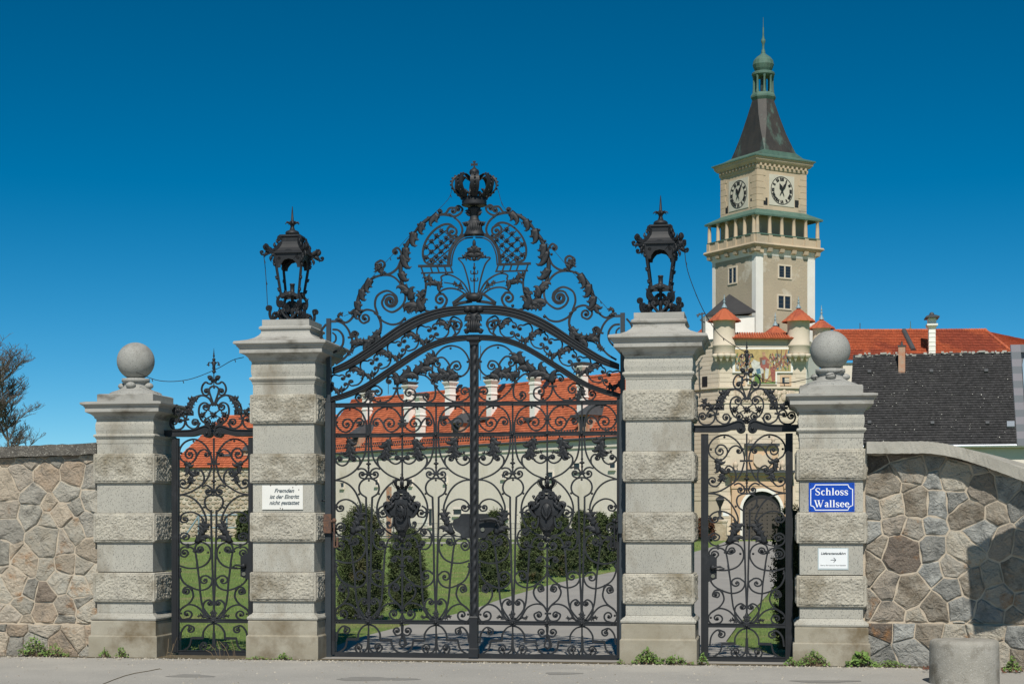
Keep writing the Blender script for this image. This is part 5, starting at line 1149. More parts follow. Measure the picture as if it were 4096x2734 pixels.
mat('roof_new', (.46,.115,.045), .85, (.38,.09,.037), .3, .8, .2, 5, col3=(.30,.065,.032), n3=.12, thr3=(.50,.54), island=.14, bdist=.02)
mat('roof_dark', (.030,.029,.030), .9, (.044,.042,.042), 1.0, .8, .3, 6, island=.30, speck=(11,.735,(.20,.195,.18)), bdist=.02)
mat('chimney_white', (.86,.85,.80), .85, (.74,.72,.65), .7, .7, .2, 6)
mat('brick_old', (.40,.34,.26), .95, (.48,.18,.09), 2.2, 1.0, .5, 8)
mat('lead', (.075,.08,.085), .6, (.05,.052,.055), 1.0, .8)
mat('glass_dark', (.020,.026,.034), .12, spec=.6)
mat('wood_door', (.055,.045,.038), .7, (.075,.062,.05), 3, .8, .3, 20)
mat('portal_stone', (.62,.44,.28), .9, (.54,.37,.24), .8, .8, .4, 10)
mat('relief', (.60,.50,.38), .9, (.50,.40,.30), 2, .8, .6, 8)
mat('rubble_far', (.46,.38,.27), .95, (.34,.27,.185), .8, 1.0, 1.0, 2.2, col3=(.56,.50,.40), n3=.5, thr3=(.5,.62), speck=(1.4,.66,(.13,.11,.08)), bdist=.15)
mat('grey_metal', (.22,.30,.33), .5); mat('zinc', (.55,.60,.64), .3, metal=.7)
mat('clock_white', (.60,.56,.46), .8, (.50,.47,.385), 1.5, .7); mat('black', (.012,.012,.013), .7)
for nm, c in (('gold', (.50,.375,.16)), ('m_red', (.36,.12,.09)), ('m_blue', (.09,.19,.26)), ('m_brown', (.20,.12,.07)), ('m_green', (.13,.24,.06)), ('m_skin', (.48,.28,.17)), ('m_white', (.62,.62,.55)), ('m_dark', (.08,.07,.08)), ('m_steel', (.26,.29,.30))):
    mat(nm, c, .8, tuple(x*.7 for x in c), 3.0, 1.0, .4, 12)
# ------------------------------------------------------------------ helpers
UP = Vector((0,0,1))
class Face:
    """a vertical wall plane: origin o at z = 0, unit direction u to the right, outward normal n; pixels are mapped onto it"""
    def __init__(s, o, u): s.o = Vector((o[0], o[1], 0)); s.u = Vector(u).normalized(); s.n = Vector((s.u.y, -s.u.x, 0))
    def hit(s, px, py, off=0.0):
        r, k = (px-2048)/FPX, (HOR-py)/FPX; d = Vector((r*CP-SP, r*SP+CP, k)); c = Vector((0,0,EYE)); t = (s.o+s.n*off-c).dot(s.n)/d.dot(s.n); p = c+d*t
        return (p-s.o).dot(s.u), p.z
    def P(s, a, z, off=0.0): return s.o+s.u*a+s.n*off+UP*z
    def box(s, b, a0, a1, z0, z1, o0, o1): b.obox(s.P(a0, z0, o0), s.u*(a1-a0), s.n*(o1-o0), UP*(z1-z0))
    def pbox(s, b, x0, y0, x1, y1, o0, o1):
        (a0, z1), (a1, z0) = s.hit(x0, y0, o1), s.hit(x1, y1, o1); s.box(b, min(a0,a1), max(a0,a1), min(z0,z1), max(z0,z1), o0, o1)
    def poly(s, b, pts, o0, o1):
        q = [s.hit(x, y, o1) for x, y in pts]; n = len(q); b.add([s.P(a, z, o1) for a, z in q]+[s.P(a, z, o0) for a, z in q], [tuple(range(n)), tuple(range(2*n-1,n-1,-1))]+[(i, n+i, n+(i+1) % n, (i+1) % n) for i in range(n)])
def tiles(c00, c10, c11, c01, nu, nv, lift=.05, thick=.04, jit=.02, gap=.04):
    """overlapping tiles on a roof plane: c00 - c10 along the eaves, c01 - c11 along the ridge"""
    b = MB(); c00, c10, c11, c01 = map(Vector, (c00, c10, c11, c01)); nrm = (c10-c00).cross(c01-c00).normalized()
    if nrm.z < 0: nrm = -nrm
    r = random.Random(4); vs, fs = [], []
    for j in range(nv):
        v0, v1 = j/nv-.15/nv, (j+1)/nv
        for i in range(nu):
            sh = .5 if j % 2 else 0; u0, u1 = max(0, (i+sh+gap)/nu), min(1, (i+1+sh-gap)/nu)
            if u0 >= 1: continue
            h = r.uniform(0, jit); k = len(vs)
            def S(u, v): return (c00.lerp(c10, u)).lerp(c01.lerp(c11, u), v)
            p = [S(u0,v0), S(u1,v0), S(u1,v1), S(u0,v1)]; up = [lift+h, lift+h, h*.3, h*.3]
            vs += [q+nrm*(t+.0) for q, t in zip(p, up)]+[p[0]-nrm*.02, p[1]-nrm*.02]
            fs += [(k,k+1,k+2,k+3), (k+4,k+5,k+1,k), (k+4,k,k+3), (k+5,k+2,k+1)]
    b.add(vs, fs); return b
def window(f, parent, x0, y0, x1, y1, frame='whitewash', depth=.25, mull=1, bars=2, fw=.18, sill=True):
    (a0, z1), (a1, z0) = f.hit(x0, y0), f.hit(x1, y1); b = MB()
    for lo, hi, zz0, zz1 in ((a0-fw,a0,z0-fw,z1+fw),(a1,a1+fw,z0-fw,z1+fw),(a0,a1,z1,z1+fw),(a0,a1,z0-fw,z0)): f.box(b, lo, hi, zz0, zz1, -.1, .10)
    for m in range(mull): c = a0+(a1-a0)*(m+1)/(mull+1); f.box(b, c-fw*.5, c+fw*.5, z0, z1, -.1, .08)
    wdw = b.ob('window', frame, parent)
    b = MB(); f.box(b, a0, a1, z0, z1, .005, .02); b.ob('pane', 'glass_dark', wdw)
    b = MB()
    for k in range(1, bars+1): zz = z0+(z1-z0)*k/(bars+1); f.box(b, a0, a1, zz-.03, zz+.03, .02, .05)
    if bars: b.ob('glazing_bars', 'lead', wdw)
    return wdw
def cone_roof(b, c, r, z0, z1, n=22, flare=1.10, m=5):
    """turret roof of round tiles: ribs standing proud of valleys, stepped courses"""
    vs, fs = [], []; N = n*2
    rows = [(r*flare, z0-.12), (r*1.02, z0+.05)]
    for k in range(1, m+1): t = k/m; rr = r*(1-t)**.95; rows += [(rr+.10, z0+(z1-z0)*(t-.02)), (rr, z0+(z1-z0)*t)]
    rows[-1] = (.08, z1)
    for rr, z in rows:
        for j in range(N): a = 2*math.pi*j/N; q = rr+(.11 if j % 2 else -.02)*min(1, rr/r); vs.append((c[0]+q*math.cos(a), c[1]+q*math.sin(a), z))
    for i in range(len(rows)-1):
        for j in range(N): k = (j+1) % N; fs.append((i*N+j, i*N+k, (i+1)*N+k, (i+1)*N+j))
    b.add(vs, fs)
def spike(b, c, z, h, k=1.0):
    b.lathe((c[0],c[1],z), [(.38*k,-.05*h),(.28*k,.08*h),(.10*k,.30*h),(.10*k,.38*h),(.20*k,.44*h),(.10*k,.5*h),(.06*k,.6*h),(.16*k,.66*h),(.06*k,.72*h),(.03*k,1.0*h)], 10)
# ================================================================== clock tower
TZ = 205.0; TA = math.radians(30)
tc = atz(3028, 2100, TZ); uR = camd(math.cos(TA), math.sin(TA)); uL = camd(-math.sin(TA), math.cos(TA))
def hitlen(o, u, px):
    r = (px-2048)/FPX; d = Vector((r*CP-SP, r*SP+CP, 0)); o = Vector((o.x,o.y,0)); return (d.y*o.x-d.x*o.y)/(d.x*u.y-d.y*u.x)
def tz(y): return EYE+(HOR-y)/FPX*TZ
LRt, LLt = hitlen(tc, uR, 3225), hitlen(tc, uL, 2883)
tcen = Vector((tc.x,tc.y,0))+uR*LRt/2+uL*LLt/2
tw = thing('clock_tower', 'tall square castle clock tower with green copper spire and open gallery', 'tower', (tcen.x, tcen.y, 0))
def rect_prof(rows, b=None, cap=True):
    """horizontal rectangle sections centred on the tower: (extra half width, z)"""
    b = b or MB(); vs, fs = [], []
    for e, z in rows:
        for sr, sl_ in ((-1,-1),(1,-1),(1,1),(-1,1)): p = tcen+uR*(LRt/2+e)*sr+uL*(LLt/2+e)*sl_; vs.append((p.x,p.y,z))
    n = len(rows)
    for i in range(n-1):
        for j in range(4): k = (j+1) % 4; fs.append((i*4+j, (i+1)*4+j, (i+1)*4+k, i*4+k))
    if cap: fs += [(0,1,2,3), tuple((n-1)*4+j for j in (3,2,1,0))]
    b.add(vs, fs); return b
corner = lambda e: tcen-uR*(LRt/2+e)-uL*(LLt/2+e)
def face_R(e=0): return Face(corner(e), uR)
def face_L(e=0): c = corner(e)+uL*(LLt+2*e); return Face(c, -uL)
rect_prof([(0,tz(655)),(0,tz(850))]).ob('clock_stage', 'tower_stone', tw)
E2 = .72
rect_prof([(E2,tz(985)),(E2,-.5)]).ob('shaft', 'tower_render', tw)
rect_prof([(.02,tz(835)),(.02,tz(990))]).ob('gallery_core', 'tower_render', tw)
# cornice with brackets
rect_prof([(.70,tz(622)),(.70,tz(628)),(.60,tz(633)),(.60,tz(638)),(.50,tz(643)),(.36,tz(648)),(.34,tz(650)),(.15,tz(651)),(.15,tz(664)),(.10,tz(672)),(0,tz(673))]).ob('cornice', 'tower_stone', tw)
for f, L in ((face_R(), LRt), (face_L(), LLt)):
    n = 11
    for k in range(n):
        b = MB(); a = (k+.5)*L/n; f.box(b, a-.13, a+.13, tz(661), tz(651), .1, .36); b.ob('bracket', 'tower_stone', tw)
# corner quoins
for f, L in ((face_R(), LRt), (face_L(), LLt)):
    for k in range(7):
        z0, z1 = tz(850)+k*(tz(673)-tz(850))/7, tz(850)+(k+1)*(tz(673)-tz(850))/7
        for s_ in (0, 1):
            w_ = .95 if (k+s_) % 2 else 1.25; b = MB(); f.box(b, 0 if s_ == 0 else L-w_, w_ if s_ == 0 else L, z0+.02, z1-.02, -.05, .05); b.ob('quoin', 'tower_stone', tw)
# clock dials
for f, (px, py), rr, L in ((face_R(), (3126,763), 1.66, LRt), (face_L(), (2955,778), 1.66, LLt)):
    ac, zc_ = f.hit(px, py); b = MB(); f.box(b, ac-1.16*rr, ac+1.16*rr, zc_-1.12*rr, zc_+1.12*rr, 0, .06); dial = b.ob('clock_dial', 'clock_white', tw)
    def disc(r0, r1, o, m, nm, n=40):
        b = MB(); vs = []
        for i in range(n): t = 2*math.pi*i/n; vs += [f.P(ac+r0*math.cos(t), zc_+r0*math.sin(t), o), f.P(ac+r1*math.cos(t), zc_+r1*math.sin(t), o)]
        b.add(vs, [(2*i, 2*i+1, (2*i+3) % (2*n), (2*i+2) % (2*n)) for i in range(n)]); b.ob(nm, m, dial)
    disc(rr*.97, rr*1.03, .075, 'black', 'ring'); disc(rr*.66, rr*.69, .075, 'black', 'ring') if px < 3000 else None
    rom = ['III','II','I','XII','XI','X','IX','VIII','VII','VI','V','IIII']
    for i in range(12):
        t = math.pi*2*i/12; b = MB(); n = rom[i]; wid = {'I':.10,'V':.17,'X':.17}; tot = sum(wid[c] for c in n); x = -tot/2
        er = Vector((math.cos(t), math.sin(t))); et = Vector((math.sin(t), -math.cos(t)))
        def stroke(xa, ra, xb, rb, w_=.05):
            p = er*ra*rr+et*xa*rr; q = er*rb*rr+et*xb*rr; d = (q-p).normalized(); nn = Vector((-d.y, d.x))*w_*rr*.95
            b.add([f.P(ac+v.x, zc_+v.y, .085) for v in (p-nn, q-nn, q+nn, p+nn)], [(0,1,2,3)])
        for c in n:
            if c == 'I': stroke(x+.05, .70, x+.05, .93)
            if c == 'V': stroke(x+.02, .93, x+.085, .70); stroke(x+.15, .93, x+.085, .70, .03)
            if c == 'X': stroke(x+.02, .93, x+.15, .70); stroke(x+.15, .93, x+.02, .70, .03)
            x += wid[c]
        b.ob('numeral', 'black', dial)
    for ang, ln, w_ in ((math.radians(115), .62, .16), (math.radians(58), .86, .11)):
        b = MB(); d = Vector((math.cos(ang), math.sin(ang))); nn = Vector((-d.y, d.x))
        pts = [d*-.42*rr-nn*.02*rr, d*-.42*rr+nn*.02*rr, nn*.05*rr, d*ln*.45*rr+nn*w_*rr, d*ln*.75*rr+nn*.05*rr, d*ln*rr, d*ln*.75*rr-nn*.05*rr, d*ln*.45*rr-nn*w_*rr, -nn*.05*rr]
        b.add([f.P(ac+p.x, zc_+p.y, .16) for p in pts], [tuple(range(9))]); b.ob('clock_hand', 'black', dial)
for f, pts in ((face_R(), ((3062,805),(3187,816))), (face_L(), ((2906,840),(3008,808)))):
    for px, py in pts:
        a_, z_ = f.hit(px, py); b = MB(); f.box(b, a_-.30, a_+.30, z_-.45, z_+.45, -.2, .012); b.ob('putlog_hole', 'black', tw)
# gallery
ge = 1.32
rect_prof([(.02,tz(832)),(.25,tz(838)),(1.44,tz(860)),(1.44,tz(867)),(1.25,tz(868)),(.05,tz(845))]).ob('gallery_roof', 'copper_green', tw)
rect_prof([(ge+.15,tz(975)),(ge+.25,tz(982)),(ge+.12,tz(987)),(ge-.1,tz(993)),(E2+.05,tz(995))]).ob('gallery_floor', 'tower_stone', tw)
for f, L in ((face_R(ge-.3), LRt+2*ge-.6), (face_L(ge-.3), LLt+2*ge-.6)):
    n = 5 
    b = MB(); f.box(b, 0, L, tz(943), tz(938), -.05, .32); b.ob('handrail', 'copper_green', tw)
    b = MB(); f.box(b, 0, L, tz(974), tz(944), 0, .22); b.ob('parapet', 'tower_stone', tw)
    for k in range(n+1):
        a = .2+(L-.4)*k/n
        b = MB(); f.box(b, a-.28, a+.28, tz(976), tz(943), .02, .34); b.ob('baluster_pier', 'tower_stone', tw)
        b = MB(); p = f.P(a, 0, .10); b.lathe((p.x,p.y,0), [(.27,tz(938)),(.24,tz(934)),(.22,tz(900)),(.19,tz(872)),(.27,tz(869)),(.27,tz(866))], 12); b.ob('column', 'tower_stone', tw)
        b = MB(); p = f.P(a*.96+L*.02, 0, -.25); vs = [f.P(a-.3,tz(994),.35), f.P(a+.3,tz(994),.35), f.P(a+.3,tz(1008),.25), f.P(a-.3,tz(1008),.25), f.P(a-.3,tz(994),-1.2), f.P(a+.3,tz(994),-1.2), f.P(a+.3,tz(1016),-1.2), f.P(a-.3,tz(1016),-1.2)]
        b.add(vs, [(0,1,2,3),(5,4,7,6),(1,5,6,2),(4,0,3,7),(3,2,6,7),(0,4,5,1)]); b.ob('corbel', 'tower_stone', tw)
rect_prof([(E2+.3,tz(995)),(E2+.02,tz(1022))], cap=False).ob('cove', 'whitewash', tw)
# whitewashed corners and windows of the shaft
fR, fL = face_R(E2), face_L(E2); LR2, LL2 = LRt+2*E2, LLt+2*E2
for f, a0, a1 in ((fR, -.02, 1.05), (fR, LR2-1.15, LR2+.02), (fL, LL2-.75, LL2+.02), (fL, -.02, .6)):
    b = MB(); f.box(b, a0, a1, -.3, tz(1020), -.1, .03); b.ob('corner_strip', 'whitewash', tw)
window(fR, tw, 3115, 1062, 3161, 1112, 'ashlar', bars=3); window(fR, tw, 3112, 1182, 3160, 1235, 'ashlar', bars=2); window(fL, tw, 2917, 1075, 2946, 1128, 'ashlar', bars=3)
b = MB(); fR.pbox(b, 3103, 1293, 3118, 1312, -.2, .015); b.ob('slit', 'black', tw)
# spire
def octo(rows):
    """(half width, chamfer 0..1, z) sections: square when chamfer is 0, regular octagon when 1"""
    b = MB(); vs, fs = [], []
    kR, kL = 1.0, LLt/LRt
    for row in rows:
        h, ch, z = row[:3]; hR, hL = row[3:] if len(row) > 3 else (h, h); c = min(hR, hL)*ch*.586
        for sr, sl_ in ((-hR+c,-hL),(hR-c,-hL),(hR,-hL+c),(hR,hL-c),(hR-c,hL),(-hR+c,hL),(-hR,hL-c),(-hR,-hL+c)):
            p = tcen+uR*sr+uL*sl_; vs.append((p.x,p.y,z))
    n = len(rows)
    for i in range(n-1):
        for j in range(8): k = (j+1) % 8; fs.append((i*8+j, i*8+k, (i+1)*8+k, (i+1)*8+j))
    fs += [tuple(range(7,-1,-1)), tuple((n-1)*8+j for j in range(8))]
    b.add(vs, fs); return b
hb = LRt/2
octo([(0,0,tz(627),hb+.82,LLt/2+.82),(0,0,tz(622),hb+.82,LLt/2+.82),(0,0,tz(608),hb-.25,LLt/2-.25),(0,.02,tz(590),2.46,3.31)]).ob('eaves', 'copper_green', tw)
octo([(0,.02,tz(590),2.45,3.30),(0,.12,tz(560),2.24,2.98),(0,.4,tz(504),1.96,2.46),(0,.75,tz(430),1.64,1.86),(0,1,tz(364),1.30,1.30)]).ob('spire', 'copper_dark', tw)
k_ = FPX/TZ; R_ = lambda px: px/k_
octo([(R_(42),1,tz(364)),(R_(49),1,tz(352)),(R_(49),1,tz(345)),(R_(44),1,tz(336)),(R_(42),1,tz(333))]).ob('lantern_base', 'copper_green', tw)
for k in range(8):
    a = math.radians(22.5+45*k)+TA; p = tcen+Vector((math.cos(a), math.sin(a), 0))*R_(38); b = MB(); b.lathe((p.x,p.y,0), [(R_(7),tz(333)),(R_(6),tz(322)),(R_(5),tz(318)),(R_(4.5),tz(272)),(R_(6),tz(268)),(R_(6.5),tz(262))], 8); b.ob('lantern_column', 'copper_green', tw)
b = MB(); b.lathe((tcen.x,tcen.y,0), [(R_(12),tz(333)),(R_(12),tz(262))], 10); b.ob('lantern_core', 'copper_dark', tw)
b = MB(); b.lathe((tcen.x,tcen.y,0), [(R_(40),tz(264)),(R_(47),tz(258)),(R_(47),tz(250)),(R_(42),tz(246)),(R_(32),tz(243)),(R_(38),tz(232)),(R_(43.5),tz(216)),(R_(40),tz(198)),(R_(28),tz(184)),(R_(15),tz(175)),(R_(8),tz(168))], 16, smooth=False); b.ob('onion_dome', 'copper_green', tw)
b = MB(); b.lathe((tcen.x,tcen.y,0), [(R_(9),tz(168)),(R_(7),tz(155)),(R_(4),tz(150)),(R_(5),tz(130)),(R_(9),tz(121)),(R_(9),tz(114)),(R_(5),tz(106)),(R_(3.2),tz(95)),(R_(2.6),tz(63)),(R_(1.2),tz(60)),(R_(.9),tz(20))], 10); b.ob('finial', 'copper_green', tw)
# slate lean-to roof against the tower and its white gable wall
fw = Face(atz(2820,2100,200), camd(1,.05)); an = thing('castle_annex', 'white annex with slate hip roof leaning on the clock tower', 'building', fw.P(5,0))
b = MB(); fw.pbox(b, 2822, 1262, 3018, 1420, -3.0, 0); b.ob('wall', 'whitewash', an)
b = MB(); pk = fw.P(*fw.hit(2931,1165)); pk = pk-fw.n*2.2; q = [fw.P(*fw.hit(2822,1262)), fw.P(*fw.hit(3020,1245)), fw.P(*fw.hit(3020,1252)), fw.P(*fw.hit(2822,1270))]; bk = [q[0]-fw.n*4, q[1]-fw.n*4]
q = [p+fw.n*.4 for p in q]; b.add(q+[pk]+bk, [(0,3,2,1),(0,1,4),(1,6,4),(5,0,4),(6,5,4)]); b.ob('roof', 'roof_dark', an)
# ================================================================== gatehouse with turrets, mosaic and portal
GZ = 192.0; ga = math.radians(3)
gl = atz(2878, 2100, GZ); uG = camd(math.cos(ga), math.sin(ga)); fG = Face(gl, uG); LG = hitlen(gl, uG, 3224)
uS = camd(-math.sin(math.radians(38)), math.cos(math.radians(38)))                 # left flank swings back
LS = hitlen(gl, uS, 2600) if False else 14.0
fS = Face(Vector((gl.x,gl.y,0))+uS*LS, -uS)
gz = lambda y: EYE+(HOR-y)/FPX*GZ
gh = thing('gatehouse', 'cream ashlar castle gatehouse with mosaic panel and arched portal', 'building', fG.P(LG/2,0))
b = MB(); p0, p1 = fG.P(0,0), fG.P(LG,0); bk0, bk1 = fS.P(0,0), p1+camd(.35,1)*9
base = [p0, p1, bk1, bk0]; zt_ = gz(1352)
b.add([(p.x,p.y,-.5) for p in base]+[(p.x,p.y,zt_) for p in base], [(0,1,5,4),(1,2,6,5),(2,3,7,6),(3,0,4,7),(4,5,6,7)]); b.ob('wall', 'ashlar', gh)
# courses of ashlar blocks
rows = 46; zz = np.linspace(0, zt_, rows+1); holes = [fG.hit(2930,1385)+fG.hit(3172,1545)]
bm_cache = {}
def block(f, a0, a1, z0, z1, nm='ashlar_block'):
    key = (round(a1-a0,2), round(z1-z0,2), f is fG)
    if key not in bm_cache:
        b = MB(); b.obox(f.u*(-(a1-a0)/2)+f.n*-.05, f.u*(a1-a0), f.n*.10, UP*(z1-z0)); me = bpy.data.meshes.new(nm); me.from_pydata(b.v, [], b.f); me.materials.append(MATS['ashlar']); bm_cache[key] = me
    link(nm, bm_cache[key], f.P((a0+a1)/2, z0), gh)
cnt = 0; rr_ = random.Random(2)
for k in range(rows):
    z0, z1 = zz[k]+.02, zz[k+1]-.02; edges = [0]+[LG*(i+(.5 if k % 2 else 0))/4 for i in range(1 if k % 2 == 0 else 0, 4)]+[LG]; edges = sorted(set(edges))
    for a0, a1 in zip(edges[:-1], edges[1:]):
        am, zm = (a0+a1)/2, (z0+z1)/2; X, Y = proj(fG.P(am, zm))
        if 2925 < X < 3180 and 1380 < Y < 1548: continue
        if 2905 < X < 3190 and 1770 < Y < 2160: continue
        block(fG, a0+.02, a1-.02, z0, z1); cnt += 1
    if k > 8:
        for i in range(3): block(fS, LS-4.6+i*1.5+.02+(.4 if k % 2 else 0), min(LS-.04, LS-4.6+(i+1)*1.5-.02+(.4 if k % 2 else 0)), z0, z1); cnt += 1
# string course, frieze, coping
for y0, y1, off in ((1545,1552,.28),(1608,1612,.16),(1380,1386,.14)):
    b = MB(); fG.box(b, -.1, LG+.1, gz(y1), gz(y0), 0, off); fS.box(b, LS-6, LS, gz(y1), gz(y0), 0, off); b.ob('string_course', 'ashlar', gh)
b = MB(); fG.pbox(b, 2935, 1554, 3178, 1606, 0, .08); fr_ = b.ob('relief_frieze', 'relief', gh)
b = MB(); rr_ = random.Random(8)
for i in range(46):
    x, y = rr_.uniform(2945,3170), rr_.uniform(1562,1600); a_, z_ = fG.hit(x, y); p = fG.P(a_, z_, .10); b.ball(p, rr_.uniform(.15,.4), 6, 5, ry=.12, rz=rr_.uniform(.2,.6))
b.ob('figures', 'relief', fr_, kind='stuff')
a0, _ = fG.hit(2925,1340); a1, _ = fG.hit(3182,1340)
b = tiles(fG.P(a0,gz(1354),.75), fG.P(a1,gz(1354),.75), fG.P(a1-.3,gz(1332),-.8), fG.P(a0+.3,gz(1332),-.8), 26, 3, .10, .08, .03, .10); cp = b.ob('coping_tiles', 'roof_new', gh, kind='stuff')
b = MB(); 
for k in range(27):
    a = a0+(a1-a0)*k/26; b.tube([fG.P(a,gz(1355)+.02,.82), fG.P(a,gz(1332)+.12,-.8)], .13, 6)
b.ob('coping_ridges', 'roof_new', gh, kind='stuff')
# mosaic: gold ground with mounted figure and crowd, white frame, notched by two small windows
b = MB(); fG.poly(b, [(2930,1388),(3172,1388),(3172,1490),(3108,1490),(3108,1536),(2990,1536),(2990,1490),(2930,1490)][::-1], 0, .20); b.ob('mosaic_frame', 'whitewash', gh)
b = MB(); fG.poly(b, [(2941,1396),(3163,1396),(3163,1484),(3102,1484),(3102,1534),(2996,1534),(2996,1484),(2941,1484)][::-1], .1, .22); mos = b.ob('mosaic', 'gold', gh)
def shp(pts, m, k): 
    b = MB(); fG.poly(b, pts[::-1], .2, .23+.004*k); b.ob('mosaic_patch', m, mos)
shp([(2996,1528),(3102,1528),(3102,1533),(2996,1533)],'m_green',1)
shp([(3004,1450),(3020,1440),(3040,1448),(3052,1470),(3056,1500),(3050,1528),(3042,1500),(3022,1492),(3014,1520),(3006,1526),(3010,1480)],'m_white',2)
shp([(3038,1430),(3062,1424),(3078,1440),(3076,1470),(3060,1480),(3042,1468)],'m_red',3); shp([(3048,1408),(3060,1407),(3062,1422),(3050,1424)],'m_skin',4); shp([(3048,1440),(3062,1438),(3061,1456),(3050,1458)],'m_steel',5); shp([(3042,1432),(3050,1428),(3046,1450),(3038,1462)],'m_brown',6); shp([(3008,1446),(3016,1436),(3024,1442),(3020,1456)],'m_white',6); shp([(3070,1440),(3086,1452),(3084,1458),(3068,1450)],'m_skin',6); shp([(3024,1476),(3040,1472),(3044,1492),(3028,1496)],'m_blue',6); shp([(3046,1494),(3056,1490),(3058,1526),(3048,1528)],'m_brown',6)
shp([(3062,1470),(3076,1475),(3072,1515),(3060,1512)],'m_white',4); shp([(3080,1470),(3102,1460),(3100,1520),(3088,1526)],'m_red',2); shp([(3020,1490),(3044,1500),(3040,1528),(3018,1526)],'m_green',3)
rr_ = random.Random(31)
for i in range(290):
    left = i % 2; x = rr_.uniform(2942,3004) if left else rr_.uniform(3076,3157); y = rr_.uniform(1412,1474); w_, h_ = rr_.uniform(3,7), rr_.uniform(4,12)
    shp([(x,y),(x+w_,y+rr_.uniform(-2,3)),(x+w_*rr_.uniform(.6,1.1),y+h_),(x+w_*.2,y+h_*.9)], rr_.choice(['m_red','m_blue','m_brown','m_brown','m_skin','m_white','m_dark','m_steel','m_green']), 2+i % 5)
for x0, y0, x1, y1, m in ((3108,1398,3112,1450,'m_brown'),(3126,1398,3122,1460,'m_brown'),(3146,1397,3132,1465,'m_red'),(3060,1530,3140,1420,'m_red'),(3154,1400,3150,1450,'m_blue'),(3090,1412,3096,1440,'m_red')):
    shp([(x0-2,y0),(x0+2,y0),(x1+2,y1),(x1-2,y1)], m, 8)
for x0, y0, x1, y1 in ((2948,1508,2973,1534),(3128,1508,3157,1534)): window(fG, gh, x0, y0, x1, y1, 'portal_stone', mull=0, bars=1, fw=.22)
b = MB(); fS.pbox(b, 2808, 1506, 2828, 1545, -.2, .12); b.ob('slit', 'black', gh)
# turrets
def turret(label, px, wpx, yE, yA, yS, yB, zdist, corbel=True, body=True):
    c = atz(px, 2100, zdist); k = FPX/zdist; R = wpx/2/k; z_ = lambda y: EYE+(HOR-y)/FPX*zdist
    t = thing('turret', label, 'turret', (c.x,c.y,z_(yB)), 'corner turrets of the gatehouse')
    if body:
        b = MB(); b.lathe((c.x,c.y,0), [(R*.30,z_(yB+14)),(R*.95,z_(yB)),(R,z_(yB-6)),(R,z_(1388)),(R*1.05,z_(1386)),(R*1.05,z_(1380)),(R*1.0,z_(1378)),(R,z_(yE+4)),(R*1.06,z_(yE))], 24); b.ob('drum', 'ashlar', t)
        if corbel:
            for a in range(4):
                q = math.radians(-145+37*a)+PSI*0; b = MB(); p = Vector((c.x+R*.9*math.cos(q), c.y+R*.9*math.sin(q), z_(yB+2))); b.lathe(p, [(.05,-.8),(.18,-.6),(.22,-.4),(.42,-.25),(.48,0),(.3,.1)], 10); b.ob('corbel', 'ashlar', t)
    b = MB(); cone_roof(b, (c.x,c.y), R*1.34, z_(yE), z_(yA), 15); b.ob('roof', 'roof_new', t)
    b = MB(); spike(b, (c.x,c.y), z_(yA), z_(yS)-z_(yA), .9); b.ob('finial', 'grey_metal', t)
turret('round gatehouse turret with red cone left of the mosaic', 2897, 88, 1282, 1228, 1178, 1418, 192.2)
turret('round gatehouse turret with red cone right of the mosaic', 3194, 88, 1284, 1230, 1184, 1418, 192.6)
turret('rear turret roof with red tiles right of the gatehouse', 3286, 70, 1312, 1275, 1220, 1420, 203, False)
turret('rear turret roof with red tiles at the left, beside the aerial', 2826, 48, 1330, 1298, 1270, 1420, 203, False)
turret('small red roof peeping over the middle of the gatehouse parapet', 3101, 66, 1334, 1300, 1248, 1400, 200, False)
# right flank linking turret to the white side wall
b = MB(); q = Face(p1, camd(.35,1)); q.box(b, 0, 9, -.5, gz(1380), -.1, .05); b.ob('flank', 'whitewash', gh)
# portal
def W1p(x, y): return 2800+x*.3509, 1700+y*.3509
def gpoly(pts, o0, o1, nm, m, parent=None): b = MB(); fG.poly(b, [W1p(*p) for p in pts][::-1], o0, o1); return b.ob(nm, m, parent or po)
po = thing('castle_portal', 'ochre stone portal with arms above a studded arched door', 'portal', fG.P(LG/2,0,.3))
gpoly([(300,512),(1090,512),(1090,540),(300,540)], 0, 1.3, 'entablature', 'lead'); gpoly([(325,541),(1080,541),(1060,575),(345,575)], 0, 1.0, 'dentil_course', 'portal_stone')
gpoly([(365,576),(1050,576),(1050,690),(365,690)], 0, .45, 'frieze', 'portal_stone'); gpoly([(520,208),(910,208),(910,235),(520,235)], 0, 1.0, 'upper_cornice', 'lead'); gpoly([(545,236),(890,236),(890,500),(545,500)], 0, .5, 'arms_panel', 'portal_stone')
gpoly([(612,330),(690,322),(718,345),(745,322),(820,330),(820,420),(780,470),(718,490),(650,470),(612,420)], .5, .75, 'coat_of_arms', 'relief')
for x0, x1 in ((365,458),(965,1055)): gpoly([(x0,690),(x1,690),(x1,1300),(x0,1300)], 0, .75, 'pilaster', 'portal_stone'); gpoly([(x0-10,690),(x1+10,690),(x1+5,720),(x0-5,720)], .0, .85, 'capital', 'portal_stone')
arc_ = [(705+220*math.cos(a), 965-215*math.sin(a)) for a in np.linspace(0, math.pi, 17)]
jam = [(705+252*math.cos(a), 965-250*math.sin(a)) for a in np.linspace(0, math.pi, 17)]
gpoly([(458,690),(965,690),(965,1300),(957,1300)]+jam+[(453,1300),(458,1300)], 0, .40, 'spandrel', 'portal_stone')
b = MB(); o_ = [W1p(*p) for p in [(957,1300)]+jam+[(453,1300)]]; i_ = [W1p(*p) for p in [(925,1300)]+arc_+[(485,1300)]]; n = len(o_); vs = []
for p in o_+i_: a_, z_ = fG.hit(*p, .48); vs.append(fG.P(a_, z_, .48))
